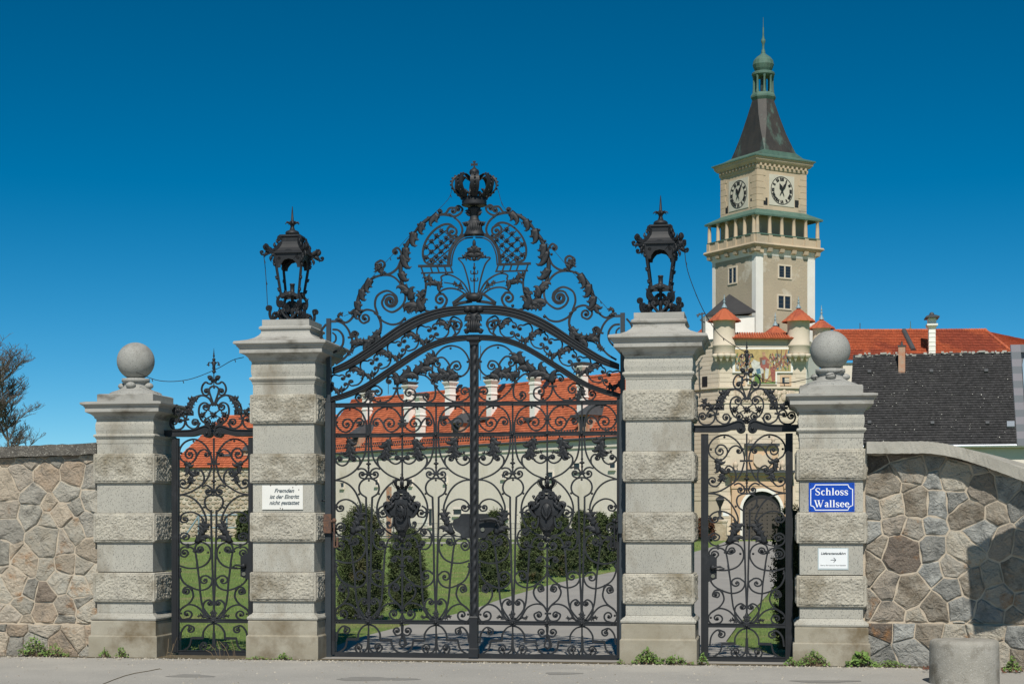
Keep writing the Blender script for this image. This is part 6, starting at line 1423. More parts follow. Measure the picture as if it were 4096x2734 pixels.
vs += [v-fG.n*.6 for v in vs]; b.add(vs, [(i, i+1, n+i+1, n+i) for i in range(n-1)]+[(n+i, n+i+1, 3*n+i+1, 3*n+i) for i in range(n-1)]); b.ob('arch_moulding', 'whitewash', po)
gpoly([(925,1300)]+arc_+[(485,1300)], .02, .10, 'door_recess', 'black')
dleaf = [(705+205*math.cos(a), 1010-175*math.sin(a)) for a in np.linspace(0, math.pi, 13)]
d_ = gpoly([(915,1298)]+dleaf+[(495,1298)], .10, .18, 'door', 'wood_door')
b = MB()
for i in range(7):
    for j in range(9):
        x, y = 530+i*58, 900+j*44
        if ((x-705)/205)**2+((y-1010)/175)**2 < .9 or y > 1010: a_, z_ = fG.hit(*W1p(x, y)); b.ball(fG.P(a_, z_, .2), .07, 6, 4)
b.ob('studs', 'iron', d_, kind='stuff')
for x in (547,835): b = MB(); a_, z_ = fG.hit(*W1p(x,1145)); b.ball(fG.P(a_,z_,.28), .22, 8, 6); b.ob('knob', 'iron', d_)
b = MB(); fG.pbox(b, *W1p(495,985), *W1p(915,1000), .17, .24); b.ob('cross_rail', 'wood_door', d_)
for x, y, s_ in ((405,506,.36),(575,205,.26),(835,205,.26),(940,506,.36)):
    a_, z_ = fG.hit(*W1p(x, y), .5); p = fG.P(a_, z_, .5); b = MB(); b.lathe(p, [(.55*s_,0),(.5*s_,.3*s_),(.35*s_,.5*s_),(.75*s_,1.1*s_),(.9*s_,1.7*s_),(.7*s_,2.2*s_),(.4*s_,2.4*s_),(.3*s_,2.7*s_),(.1*s_,3.0*s_)], 12); b.ob('urn', 'relief', po)
b = MB(); fG.pbox(b, *W1p(262,990), *W1p(330,1032), 0, .08); o = b.ob('wall_notice', 'paper'); tag(o, 'small white notice on the gatehouse wall beside the far lamp', 'sign')
# lamp on a stone pedestal beside the portal
lp_ = atz(2880, 2157, 186); lt = thing('street_lamp', 'small dark lamp on a stone pedestal left of the portal', 'lamp', (lp_.x,lp_.y,0))
zW = lambda y: EYE+(HOR-(1700+y*.3509))/FPX*186; kk = 186/FPX*.3509
b = MB(); b.sq(lp_.x, lp_.y, [(72*kk,zW(1075)),(85*kk,zW(1085)),(85*kk,zW(1105)),(76*kk,zW(1112)),(76*kk,zW(1290)),(76*kk,-.3)]); b.ob('pedestal', 'rubble_far', lt)
b = MB(); b.lathe((lp_.x,lp_.y,0), [(45*kk,zW(1072)),(40*kk,zW(1050)),(15*kk,zW(1035)),(22*kk,zW(990)),(10*kk,zW(960)),(16*kk,zW(925)),(24*kk,zW(918)),(10*kk,zW(912))], 10); b.ob('post', 'iron', lt)
b = MB(); b.sq(lp_.x, lp_.y, [(6*kk,zW(785)),(12*kk,zW(805)),(46*kk,zW(835)),(50*kk,zW(850)),(44*kk,zW(862)),(22*kk,zW(915))]); b.ob('head', 'iron', lt)
# ================================================================== long castle wing
def eave_line(pxL, yL, ZL, pxR, yR, ZR): return atz(pxL, yL, ZL), atz(pxR, yR, ZR)
eL, eR = eave_line(1342,1814,228,2470,1749,186)
eR2 = eL+(eR-eL)*1.05; eL2 = eL-(eR-eL)*.10
u_w = (eR2-eL2); Lw = Vector((u_w.x,u_w.y,0)).length; u_w.z = 0; u_w.normalize(); ze = (eL.z+eR.z)/2
fW = Face(eL2, u_w)
wing = thing('castle_wing', 'long plastered castle wing with red tiled roof seen through the main gate', 'building', fW.P(Lw/2,0))
b = MB(); b.obox(fW.P(0,-.5,0), fW.u*Lw, fW.n*-2.5, UP*(ze+.5)); b.ob('wall', 'plaster', wing)
zr_ = ze+7.6; back = 6.4
c00, c10, c11, c01 = fW.P(-.3,ze+.10,.32), fW.P(Lw+.3,ze+.10,.32), fW.P(Lw-3.2,zr_,-back), fW.P(-.3,zr_,-back)
b = MB(); b.add([c00,c10,c11,c01,fW.P(Lw-11,ze+.1,-2*back-.7),fW.P(-.3,ze+.1,-2*back-.7)], [(0,1,2,3),(3,2,4,5),(1,4,2),(0,3,5)]); roof = b.ob('roof', 'roof_tile', wing)
tiles(c00, c10, c11, c01, 150, 26, .07, .05, .03, .02).ob('roof_tiles', 'roof_tile', roof, kind='stuff')
b = MB(); N_ = 110; Lr = Lw-3.2
for k in range(N_):
    a = Lr*k/N_; b.tube([fW.P(a,zr_+.05,-back), fW.P(a+Lr/N_*1.02,zr_+.12,-back)], .22, 6)
b.ob('ridge_tiles', 'roof_tile', roof, kind='stuff')
# snow guards: two rows of small hooks
b = MB()
for r_ in (.06,.11):
    for k in range(130):
        a = (k+.5*(r_ > .1))/130; p = c00.lerp(c10, a).lerp(c01.lerp(c11, a), r_)+Vector((0,0,.12)); b.obox(p, fW.u*.25, fW.n*.08, UP*.16)
b.ob('snow_guards', 'lead', roof, kind='stuff')
b = MB(); b.tube([fW.P(-.3,ze+.02,.42), fW.P(Lw+.3,ze+.02,.42)], .16, 8); b.ob('gutter', 'lead', wing)
b = MB(); fW.box(b, 0, Lw, ze-.7, ze-.05, -.02, .10); fW.box(b, 0, Lw, ze-.95, ze-.72, -.02, .16); b.ob('eaves_cornice', 'plaster', wing)
def on_roof(px, py, lift=0):
    """point of the wing roof seen at a pixel"""
    nrm = (c10-c00).cross(c01-c00); r, k = (px-2048)/FPX, (HOR-py)/FPX; d = Vector((r*CP-SP, r*SP+CP, k)); o = Vector((0,0,EYE)); return o+d*((c00-o).dot(nrm)/d.dot(nrm))
for i, (px, ytop, ybot, wpx) in enumerate(((1469,1560,1668,36),(1638,1528,1672,40),(1682,1574,1750,36),(1801,1514,1646,38),(1967,1506,1650,38),(2140,1494,1652,38),(2330,1450,1640,40))):
    p = on_roof(px, ybot); Z = -p.x*SP+p.y*CP; w_ = wpx*Z/FPX/2*.80; zt_ = EYE+(HOR-ytop)/FPX*Z
    ch = thing('chimney', ['white chimney stack at the far left of the wing roof','white chimney stack behind the short one on the wing roof','short white chimney stack low on the wing roof','white chimney stack left of the twisted pilaster','white chimney stack just right of the twisted pilaster','white chimney stack in the middle of the right gate leaf','white chimney stack nearest the right lantern pillar'][i], 'chimney', p, 'chimneys of the castle wing')
    def ring(rows, m, nm):
        b = MB(); vs, fs = [], []
        for e, z in rows:
            for sa, sn in ((-1,1),(1,1),(1,-1),(-1,-1)): q = p+fW.u*(w_+e)*sa+fW.n*(w_+e)*sn; vs.append((q.x,q.y,z))
        for a in range(len(rows)-1):
            for j in range(4): k = (j+1) % 4; fs.append((a*4+j, a*4+k, (a+1)*4+k, (a+1)*4+j))
        fs += [(3,2,1,0), tuple((len(rows)-1)*4+j for j in range(4))]; b.add(vs, fs); b.ob(nm, m, ch)
    H_ = zt_-p.z; rows = [(0,p.z-2.2)]
    for f in (.28,.52,.74): rows += [(0,p.z+H_*f-.12),(.09,p.z+H_*f-.06),(.09,p.z+H_*f+.06),(0,p.z+H_*f+.12)]
    rows += [(0,zt_-1.15),(.10,zt_-1.1),(.02,zt_-1.0),(.28,zt_-.55),(.30,zt_-.40),(.12,zt_-.35)]; ring(rows, 'chimney_white', 'stack'); ring([(.10,zt_-.35),(.34,zt_-.12),(.34,zt_),(.1,zt_+.05)], 'lead', 'cap')
    if i != 2:
        b = MB(); b.obox(p-fW.u*(w_*1.3)+fW.n*(w_*1.0)+Vector((0,0,-.9)), fW.u*w_*2.6, fW.n*.9, UP*.35); b.ob('flashing', 'lead', ch)
def dormer(px0, px1, ytop, ymid, ybot, lab):
    pb = on_roof((px0+px1)/2, ybot); Z = -pb.x*SP+pb.y*CP; w_ = (px1-px0)*Z/FPX/2; t = thing('dormer', lab, 'dormer', pb, 'dormers of the castle roofs')
    zm = EYE+(HOR-ymid)/FPX*Z; ztp = EYE+(HOR-ytop)/FPX*Z; o = pb+fW.n*.5
    b = MB(); b.obox(Vector((o.x,o.y,pb.z-.3))-fW.u*w_*.72, fW.u*w_*1.44, fW.n*-3.5, UP*(zm-pb.z+.3)); b.ob('cheek', 'brick_old', t)
    b = MB(); b.obox(Vector((o.x,o.y,pb.z+.35))-fW.u*w_*.45+fW.n*.02, fW.u*w_*.9, fW.n*-.3, UP*(zm-pb.z-.5)); b.ob('opening', 'black', t)
    q = Vector((o.x,o.y,zm)); b = MB(); a_, c_, d_, e_ = q-fW.u*w_+fW.n*.5, q+fW.u*w_+fW.n*.5, q+fW.u*w_-fW.n*5, q-fW.u*w_-fW.n*5; pk = Vector((o.x,o.y,ztp)); pk2 = pk-fW.n*5
    b.add([a_,c_,d_,e_,pk-fW.n*1.2-fW.u*w_*.25,pk-fW.n*1.2+fW.u*w_*.25,pk2+fW.u*w_*.25,pk2-fW.u*w_*.25], [(0,1,5,4),(1,2,6,5),(4,5,6,7),(3,0,4,7),(0,3,2,1),(2,3,7,6)]); b.ob('roof', 'lead', t)
    b = MB(); spike(b, (pk.x-fW.n.x*1.2,pk.y-fW.n.y*1.2), ztp, 1.6, .5); b.ob('finial', 'brick_old', t)
dormer(1402,1468,1695,1734,1778,'grey hooded dormer at the left of the wing roof'); dormer(1795,1876,1650,1692,1740,'grey hooded dormer beside the twisted pilaster'); dormer(2305,2385,1615,1660,1718,'grey hooded dormer at the right of the wing roof')
for px, py, lab in ((1826,1572,'small skylight beside the chimney left of the pilaster'),(2000,1570,'small skylight beside the chimney right of the pilaster'),(2178,1556,'small skylight near the middle of the right gate leaf')):
    p = on_roof(px, py); b = MB(); up = (c01-c00).normalized(); b.obox(p-fW.u*.35+Vector((0,0,.1)), fW.u*.7, up*1.2, (fW.u.cross(up)).normalized()*.25); tag(b.ob('skylight', 'glass_dark'), lab, 'skylight', 'skylights in the castle wing roof')
# windows of the wing
def hole(f, parent, x0, y0, x1, y1, frame='whitewash', nm='window', arched=False):
    (a0, z1), (a1, z0) = f.hit(x0, y0, 0), f.hit(x1, y1, 0); b = MB(); fw = .14
    f.box(b, a0-fw, a0, z0-fw, z1+fw, -.1, .12); f.box(b, a1, a1+fw, z0-fw, z1+fw, -.1, .12); f.box(b, a0, a1, z1, z1+fw, -.1, .12); f.box(b, a0-.1, a1+.1, z0-fw*2, z0, -.1, .25); w_ = b.ob(nm, frame, parent)
    b = MB(); f.box(b, a0, a1, z0, z1, .004, .02); b.ob('pane', 'glass_dark', w_)
for x0, y0, x1, y1 in ((1364,1930,1377,1947),(1502,1918,1512,1938),(1640,1917,1650,1936),(1778,1908,1788,1926),(2008,1896,2024,1908),(2192,1888,2212,1908),(2296,1852,2320,1876),(1716,2034,1730,2100),(1814,2036,1848,2056),(2020,2040,2034,2066),(2440,1850,2462,1870)): hole(fW, wing, x0, y0, x1, y1, 'plaster')
b = MB(); fW.pbox(b, 1545, 1945, 1566, 2160, -.02, .012); b.ob('bare_brick_patch', 'brick_old', wing)
b = MB(); fW.pbox(b, 1690, 2040, 1712, 2100, -.02, .05); b.ob('white_door', 'whitewash', wing)
# ================================================================== left wing behind the wicket
lL, lR = atz(640,1866,236), atz(1300,1866,232); fV = Face(lL, (lR-lL)); LV = (Vector((lR.x,lR.y,0))-Vector((lL.x,lL.y,0))).length; zv = lL.z
lw = thing('rubble_wing', 'rubble walled castle wing with red hipped roof seen through the left wicket', 'building', fV.P(LV/2,0))
b = MB(); b.obox(fV.P(0,-.5,0), fV.u*LV, fV.n*-12, UP*(zv+.5)); b.ob('wall', 'rubble_far', lw)
rr_ = random.Random(12); b0 = None; meshes = []
for k in range(5):
    w_, h_ = rr_.uniform(.5,1.0), rr_.uniform(.3,.5); b = MB(); P = [(w_*.5*math.cos(t)*(1+.15*rr_.uniform(-1,1)), h_*.5*math.sin(t)*(1+.2*rr_.uniform(-1,1))) for t in np.linspace(0, 2*math.pi, 8)[:-1]]
    vs = [fV.u*x+UP*z for x, z in P]; vs += [v*.8+fV.n*.12 for v in vs]; b.add(vs, [(i, (i+1) % 7, 7+(i+1) % 7, 7+i) for i in range(7)]+[tuple(range(7,14))]); me = bpy.data.meshes.new('stone'); me.from_pydata(b.v, [], b.f); me.materials.append(MATS['stone_%d' % rr_.choice([0,3,6])]); meshes.append(me)
n_ = 0
for r_ in range(17):
    for c_ in range(16):
        px = 700+c_*19+rr_.uniform(-4,4)+(9 if r_ % 2 else 0); py = 1880+r_*16+rr_.uniform(-3,3); a_, z_ = fV.hit(px, py)
        if px < 1000: link('stone', rr_.choice(meshes), fV.P(a_, z_, .01), lw); n_ += 1
ex, ez = fV.hit(822,1752); a_h, _ = fV.hit(700,1866)
c00v, c10v, c11v, c01v = fV.P(a_h-1.0,zv-.1,.4), fV.P(LV,zv-.1,.4), fV.P(LV,zv+7.5,-6), fV.P(a_h+5.0,zv+7.5,-6)
b = MB(); b.add([c00v,c10v,c11v,c01v,fV.P(LV,zv-.1,-12.4),fV.P(a_h-1,zv-.1,-12.4)], [(0,1,2,3),(0,3,5),(3,2,4,5),(1,4,2)]); rv = b.ob('roof', 'roof_tile', lw)
tiles(c00v, c10v, c11v, c01v, 70, 24, .10, .05, .05, .03).ob('roof_tiles', 'roof_tile', rv, kind='stuff')
_keep = (fW, c00, c10, c11, c01)
def dormer2(px0, px1, ytop, ymid, ybot, lab):
    a0_, z0_ = fV.hit(px0, ybot, -1.0); a1_, _ = fV.hit(px1, ybot, -1.0); _, zm = fV.hit(px0, ymid, -1.0); _, zt_ = fV.hit(px0, ytop, -1.0)
    t = thing('dormer', lab, 'dormer', fV.P((a0_+a1_)/2,z0_,-1), 'dormers of the castle roofs'); m = (a1_-a0_)*.14
    b = MB(); fV.box(b, a0_+m, a1_-m, z0_-.2, zm, -4.5, -.9); b.ob('cheek', 'brick_old', t)
    b = MB(); b.add([fV.P(a0_,zm,-.6),fV.P(a1_,zm,-.6),fV.P(a1_-m,zt_,-2.6),fV.P(a0_+m,zt_,-2.6),fV.P(a0_,zm,-6),fV.P(a1_,zm,-6),fV.P(a1_-m,zt_,-6),fV.P(a0_+m,zt_,-6)], [(0,1,2,3),(1,5,6,2),(4,0,3,7),(3,2,6,7),(0,4,5,1)]); b.ob('roof', 'lead', t)
dormer2(724,756,1828,1848,1862,'half hidden grey dormer at the left hip of the rubble wing'); dormer2(788,826,1812,1838,1862,'grey dormer left of the wicket bar on the rubble wing'); dormer2(880,932,1788,1822,1862,'grey dormer right of the wicket bar on the rubble wing'); dormer2(968,1010,1770,1800,1840,'grey dormer next to the left lantern pillar')
# tubular frame in front of the rubble wall
g0 = atz(840,2160,182); t = thing('tube_frame', 'pale blue tubular metal frame on the lawn before the rubble wall', 'frame', g0)
def tb(pts, r=.10): b = MB(); b.tube([atz(x, y, 182) for x, y in pts], r, 6); b.ob('tube', 'grey_metal', t)
for P in (((790,2060),(1000,2056)),((795,2060),(795,2165)),((907,2058),(907,2110)),((845,2109),(965,2109)),((795,2062),(735,2150)),((965,2109),(1010,2070)),((965,2112),(968,2165)),((845,2109),(845,2165))): tb(P)
# wire mesh fence in front of the wing
fnc = thing('mesh_fence', 'dark green wire mesh fence along the foot of the castle wing', 'fence', atz(1900,2165,172)); ZF = 174
for px in range(1340, 2500, 78):
    b = MB(); b.tube([atz(px,2164,ZF), atz(px,2088,ZF)], .05, 6); b.ob('post', 'lead', fnc)
b = MB()
for y in (2092,2112,2134,2158): b.tube([atz(1335,y,ZF), atz(2500,y,ZF)], .018, 4)
for px in range(1338, 2500, 6): b.tube([atz(px,2162,ZF), atz(px,2090,ZF)], .010, 3)
b.ob('wire_mesh', 'lead', fnc, kind='stuff')
b = MB(); b.obox(atz(1340,2146,172.5), camd(1,0)*14, camd(0,1)*.3, UP*.12); b.obox(atz(1340,2152,172.5), camd(1,0)*14, camd(0,1)*.1, UP*.05); o = b.ob('low_rail', 'lead', fnc)
# ================================================================== dark-roofed house and red roof behind it, right
def dr(px, py, Z): return atz(px, py, Z)
ha, hb_ = dr(3420,1782,76), dr(4150,1776,74); fH = Face(ha, hb_-ha); LH = (Vector((hb_.x,hb_.y,0))-Vector((ha.x,ha.y,0))).length; zh = (ha.z+hb_.z)/2
hs_ = thing('dark_roof_house', 'house with steep dark lichen-flecked tile roof behind the right wall', 'building', fH.P(LH/2,0))
b = MB(); b.obox(fH.P(0,-.3,0), fH.u*LH, fH.n*-8, UP*(zh+.3)); b.ob('wall', 'plaster', hs_)
_, zrd = fH.hit(3700,1412,-3.4); c = [fH.P(-.3,zh,.35), fH.P(LH+.2,zh,.35), fH.P(LH+.2,zrd,-3.4), fH.P(-.3,zrd,-3.4)]
b = MB(); b.add(c+[fH.P(LH+.2,zh,-7.2),fH.P(-.3,zh,-7.2)], [(0,1,2,3),(3,2,4,5),(1,4,2),(0,3,5)]); rd = b.ob('roof', 'roof_dark', hs_)
tiles(c[0], c[1], c[2], c[3], 84, 38, .035, .02, .02, .02).ob('roof_tiles', 'roof_dark', rd, kind='stuff')
mat('lichen_pale', (.46,.45,.40), .95, (.34,.33,.30), 3, .8); b = MB(); rr_ = random.Random(3)
for k in range(90):
    f = rr_.random(); p = c[3].lerp(c[2], f)+Vector((0,0,-.02)); b.obox(p+fH.n*rr_.uniform(.0,.12)+UP*rr_.uniform(-.12,.03), fH.u*rr_.uniform(.05,.2), fH.n*.06, UP*rr_.uniform(.03,.10))
nrm_ = (c[1]-c[0]).cross(c[3]-c[0]).normalized()
for k in range(140):
    u_, v_ = rr_.random(), rr_.random()**.8; p = c[0].lerp(c[1], u_).lerp(c[3].lerp(c[2], u_), v_)+nrm_*.06; s_ = rr_.choice([.014,.018,.022,.03]); b.obox(p, fH.u*s_*rr_.uniform(.7,1.3), nrm_*.01, (c[3]-c[0]).normalized()*s_*rr_.uniform(.7,2.0))
b.ob('lichen_flecks', 'lichen_pale', rd, kind='stuff')
b = MB(); b.tube([fH.P(-.3,zh-.05,.42), fH.P(LH+.2,zh-.05,.42)], .075, 8); b.ob('gutter', 'zinc', hs_)
def on_h(px, py):
    nr = nrm_; r, k = (px-2048)/FPX, (HOR-py)/FPX; d = Vector((r*CP-SP, r*SP+CP, k)); o = Vector((0,0,EYE)); return o+d*((c[0]-o).dot(nr)/d.dot(nr))
p = on_h(3607,1492); b = MB(); w_ = .15; b.obox(p-fH.u*w_+UP*-.2, fH.u*2*w_, fH.n*-.34, UP*1.42); ch = thing('brick_chimney', 'old brick chimney with peeling plaster on the dark roof', 'chimney', p); b.ob('stack', 'brick_old', ch)
b = MB(); b.obox(p-fH.u*(w_+.03)+UP*1.225+fH.n*.03, fH.u*(2*w_+.06), fH.n*-.40, UP*.05); b.ob('cap', 'lead', ch); b = MB(); b.lathe(p+UP*1.27-fH.n*.12, [(.045,0),(.05,.1),(.03,.16),(.05,.2)], 8); b.ob('pot', 'lead', ch)
for k, (px, py) in enumerate(((3478,1495),(3726,1493),(3945,1491),(3478,1698),(3730,1700),(3950,1700))):
    p = on_h(px, py); b = MB(); b.obox(p-fH.u*.08+nrm_*.03, fH.u*.16, nrm_*.08, (c[3]-c[0]).normalized()*.16); b.ob('vent_tile', 'lead', rd)
p = on_h(4043,1712); b = MB(); b.obox(p-fH.u*.16+nrm_*.03, fH.u*.32, nrm_*.10, (c[3]-c[0]).normalized()*.32); b.ob('skylight', 'zinc', rd)
# red roof behind
ra, rb = dr(3372,1440,205), dr(3995,1440,205); fQ = Face(ra, rb-ra); LQ = (Vector((rb.x,rb.y,0))-Vector((ra.x,ra.y,0))).length
_, zq0 = fQ.hit(3600,1440); zqr = EYE+(HOR-1322)/FPX*211; rq = thing('red_roof_house', 'castle range with bright red tiled roof beyond the dark roof', 'building', fQ.P(LQ/2,0))
b = MB(); b.obox(fQ.P(0,-.5,0), fQ.u*(LQ+22), fQ.n*-14, UP*(zq0+.2)); b.ob('wall', 'plaster', rq)
c_ = [fQ.P(0,zq0,.5), fQ.P(LQ+2.5,zq0,.5), fQ.P(LQ,zqr,-6), fQ.P(0,zqr-.1,-6)]
b = MB(); b.add(c_+[fQ.P(LQ+20,zq0,-6.0),fQ.P(LQ+12,zqr-1.6,-12),fQ.P(0,zq0,-13)], [(0,1,2,3),(1,4,5,2)]); r2_ = b.ob('roof', 'roof_new', rq)
tiles(c_[0], c_[1], c_[2], c_[3], 64, 18, .12, .05, .04, .03).ob('roof_tiles', 'roof_new', r2_, kind='stuff'); tiles(c_[1], fQ.P(LQ+20,zq0,-6.0), fQ.P(LQ+12,zqr-1.6,-12), c_[2], 24, 18, .12, .05, .04, .03).ob('roof_tiles', 'roof_new', r2_, kind='stuff')
b = MB(); 
for k in range(60):
    q = c_[3].lerp(c_[2], k/60); q2 = c_[3].lerp(c_[2], (k+1)/60); b.tube([q+UP*.05, q2+UP*.14], .2, 6)
for k in range(12):
    q = c_[1].lerp(c_[2], k/12); q2 = c_[1].lerp(c_[2], (k+1)/12); b.tube([q+UP*.05, q2+UP*.14], .2, 6)
b.ob('ridge_tiles', 'roof_new', r2_, kind='stuff')
def vq(px, py): 
    nr = (c_[1]-c_[0]).cross(c_[3]-c_[0]).normalized(); r, k = (px-2048)/FPX, (HOR-py)/FPX; d = Vector((r*CP-SP, r*SP+CP, k)); o = Vector((0,0,EYE)); return o+d*((c_[0]-o).dot(nr)/d.dot(nr))
b = MB(); b.tube([vq(3615,1326)+UP*.1, vq(3655,1405)+UP*.1], .35, 6); b.ob('valley_gutter', 'lead', r2_)
p = vq(3727,1420); Zq = -p.x*SP+p.y*CP; zt_ = EYE+(HOR-1264)/FPX*Zq; wq = 13*Zq/FPX; ch = thing('chimney', 'tall ribbed white chimney on the far red roof, right', 'chimney', p)
b = MB(); rows = [(0,p.z-1)]; H_ = zt_-p.z
for k in range(1,7): f = k/7.0; rows += [(0,p.z+H_*f*.8-.08),(.04,p.z+H_*f*.8),(0,p.z+H_*f*.8+.08)]
rows += [(0,zt_-1.5),(.25,zt_-1.2),(.25,zt_-1.0),(.08,zt_-.95),(.08,zt_-.3)]; b.sq(p.x, p.y, [(wq+e,z) for e, z in rows[::-1]], 1.6); b.ob('stack', 'chimney_white', ch)
b = MB(); b.sq(p.x, p.y, [(wq*.9,zt_+.1),(wq+.4,zt_-.15),(wq+.4,zt_-.29)], 2.0); b.ball((p.x,p.y,zt_+.2),.3); b.ob('cap', 'lead', ch)
p = dr(3642,1330,222); b = MB(); b.lathe((p.x,p.y,p.z-1), [(1.0,0),(1.0,.6),(.8,.9),(.35,1.15),(.2,1.35),(.25,1.5),(.1,1.6),(.05,1.8),(.03,2.5)], 12); tag(b.ob('copper_finial', 'copper_green'), 'small green copper finial peeping over the far red roof', 'finial')
p = dr(3440,1330,212); b = MB(); b.tube([p, p+UP*1.2], .05, 5); tag(b.ob('aerial', 'lead'), 'thin aerial rod on the ridge of the far red roof', 'aerial')
# aerial with cross bars at the left rear turret
p = dr(2812,1400,190); t = thing('aerial', 'roof aerial with cross bars beside the right lantern pillar', 'aerial', p); b = MB(); b.tube([p, dr(2808,1250,190)], .09, 6); b.ob('mast', 'lead', t)
for x0, y0, x1, y1 in ((2786,1260,2822,1252),(2800,1278,2820,1290),(2790,1268,2798,1252)): b = MB(); b.tube([dr(x0,y0,190), dr(x1,y1,190)], .08, 5); b.ob('cross_bar', 'lead', t)
for px, y0, y1 in ((1553,1520,1575),(1922,1375,1520)):
    b = MB(); b.tube([on_roof(px, y1), on_roof(px, y1)+UP*((y1-y0)/FPX*205)], .05, 5); tag(b.ob('lightning_rod', 'lead'), 'thin rod on the wing ridge %s' % ('near the left leaf' if px < 1700 else 'just right of the pilaster'), 'lightning rod')
# ================================================================== bare tree at the left edge
mat('bark', (.20,.17,.13), .95, (.13,.11,.085), 2, .8, .6, 20); mat('twig', (.125,.105,.09), .95)
tr = thing('bare_tree', 'tall bare tree with fine twigs at the left edge', 'tree', atz(20,2120,95)); rt = random.Random(5); trunk = MB(); crown = MB()
def branch(p, d, L, r, lev):
    n = 16 if lev == 0 else 6; pts = [p]
    for i in range(n): w_ = .022 if lev == 0 else .13; d = (d+Vector((rt.gauss(0,w_),rt.gauss(0,w_),rt.gauss(.03,w_*.6)))).normalized(); pts.append(pts[-1]+d*L/n)
    (trunk if lev < 2 else crown).tube(pts, r, 5 if lev < 2 else 3, max(r*.4, .007))
    if lev >= 4: return
    for k in range({0:30,1:8,2:5,3:4}[lev]):
        f = rt.uniform(.25 if lev else .35,1); q = pts[min(n, int(f*n))]; a = rt.uniform(0, 6.28); up = rt.uniform(-.2,.8); nd = (d*.7+Vector((math.cos(a),math.sin(a),up*.6))*.75).normalized(); branch(q, nd, L*(rt.uniform(.13,.22) if lev == 0 else rt.uniform(.34,.55)), r*.5, lev+1)
ba = atz(16,2100,95); branch(Vector((ba.x,ba.y,-.2)), Vector((-.02,0,1)), 10.8, .10, 0); bb = atz(44,2100,95); branch(Vector((bb.x,bb.y,-.2)), Vector((.02,0,1)), 10.4, .09, 0)
trunk.ob('trunk', 'bark', tr); crown.ob('crown', 'twig', tr)
# ================================================================== clipped yews
mat('yew', (.046,.070,.019), .75, (.070,.090,.027), 2.5, .9, island=.5, col3=(.115,.085,.035), n3=2.0, thr3=(.56,.72)); mat('yew_core', (.022,.032,.010), .95); mat('copper_beech', (.14,.055,.028), .85, (.10,.045,.02), 2.5, .9, island=.5)
def yew(label, px, pyb, pyt, wpx, shape='cone', seed=1, n=9000, m='yew', name='yew', cat='yew', leaf=.035, zz=None):
    g = ground(px, pyb) if zz is None else atz(px, 2100, zz); Z = -g.x*SP+g.y*CP; h = (pyb-pyt)*Z/FPX if zz is None else (EYE+(HOR-pyt)/FPX*Z); R = wpx*Z/FPX/2; t = thing(name, label, cat, (g.x,g.y,0), 'clipped yews along the drive' if name == 'yew' else None)
    r = random.Random(seed); q = np.random.default_rng(seed); ph = q.random(8)*6.28
    def rad(f, a):
        if shape == 'cone': base = (1-f)**.55*.98 if f > .5 else .62+.18*math.sin(min(1, f/.45)*math.pi/2)
        else: base = 1.0 if f < .82 else (1-((f-.82)/.2)**2)**.5 if f < 1.0 else .1
        if shape == 'cone': base = {True: (.78+.22*math.sin(min(1,f/.3)*1.57))*(1-.42*f)*(1 if f < .9 else max(.05,(1-f)/.1)**.4)}[True]
        return base*R*(1+.05*math.sin(3*a+ph[0]+6*f)+.05*math.sin(7*f*3+ph[1]+2*a)+.03*math.sin(9*a+ph[2]))
    b = MB(); nf, na = 14, 18; vs = []; fs = []
    for i in range(nf+1):
        for j in range(na): a = 2*math.pi*j/na; k = rad(i/nf, a)*.86; vs.append((g.x+k*math.cos(a), g.y+k*math.sin(a), .04+h*.97*i/nf))
    for i in range(nf):
        for j in range(na): k = (j+1) % na; fs.append((i*na+j, i*na+k, (i+1)*na+k, (i+1)*na+j))
    b.add(vs, fs, True); b.tube([(g.x,g.y,-.05),(g.x,g.y,.3*h)], .05*R/.4, 8); b.ob('trunk', 'yew_core', t)
    b = MB(); vs, fs = [], []; s = leaf*Z/29; nc = n//26
    for i in range(nc):                                            # clumps of little shoots, ragged outline
        f = r.random()**.85; a = r.uniform(0, 6.28); k = rad(f, a)*r.uniform(.84, 1.05); cc = Vector((g.x+k*math.cos(a), g.y+k*math.sin(a), .03+h*f*.99)); cs = R*r.uniform(.07, .15)
        ax = (Vector((math.cos(a), math.sin(a), 0))*.7+Vector((r.gauss(0,.3), r.gauss(0,.3), .9))).normalized()
        if f > .93: ax = Vector((r.gauss(0,.2), r.gauss(0,.2), 1)).normalized()
        for q_ in range(26):
            c = cc+ax*abs(r.gauss(0, cs*1.1))+Vector((r.gauss(0, cs*.6), r.gauss(0, cs*.6), r.gauss(0, cs*.5)))
            nrm = (ax*.5+Vector((r.gauss(0,.7), r.gauss(0,.7), r.gauss(.2,.6)))).normalized(); u_ = nrm.orthogonal().normalized(); u_ = Matrix.Rotation(r.uniform(0,6.28), 3, nrm) @ u_; v_ = nrm.cross(u_); ss = s*r.uniform(.6,1.4); o = len(vs)
            vs += [c-u_*ss*.5, c+v_*ss*.26+nrm*ss*.15, c+u_*ss*.7, c-v_*ss*.26+nrm*ss*.15]; fs += [(o,o+1,o+2,o+3)]
    b.add(vs, fs); b.ob('crown', m, t)
yew('large broad clipped yew nearest the left gate leaf hinge', 1446, 2482, 2045, 200, 'cone', 3, 26000, leaf=.027)
yew('smaller brownish yew behind the initials shield', 1628, 2440, 2118, 156, 'cone', 4, 20000, leaf=.027)
yew('clipped yew beside the twisted pilaster', 1975, 2362, 2056, 132, 'cone', 5, 18000, leaf=.027)
yew('tall clipped yew behind the lily shield', 2124, 2328, 2054, 106, 'cone', 6, 15000, leaf=.027)
yew('clipped yew right of the lily shield', 2238, 2304, 2060, 98, 'cone', 7, 13000, leaf=.027)
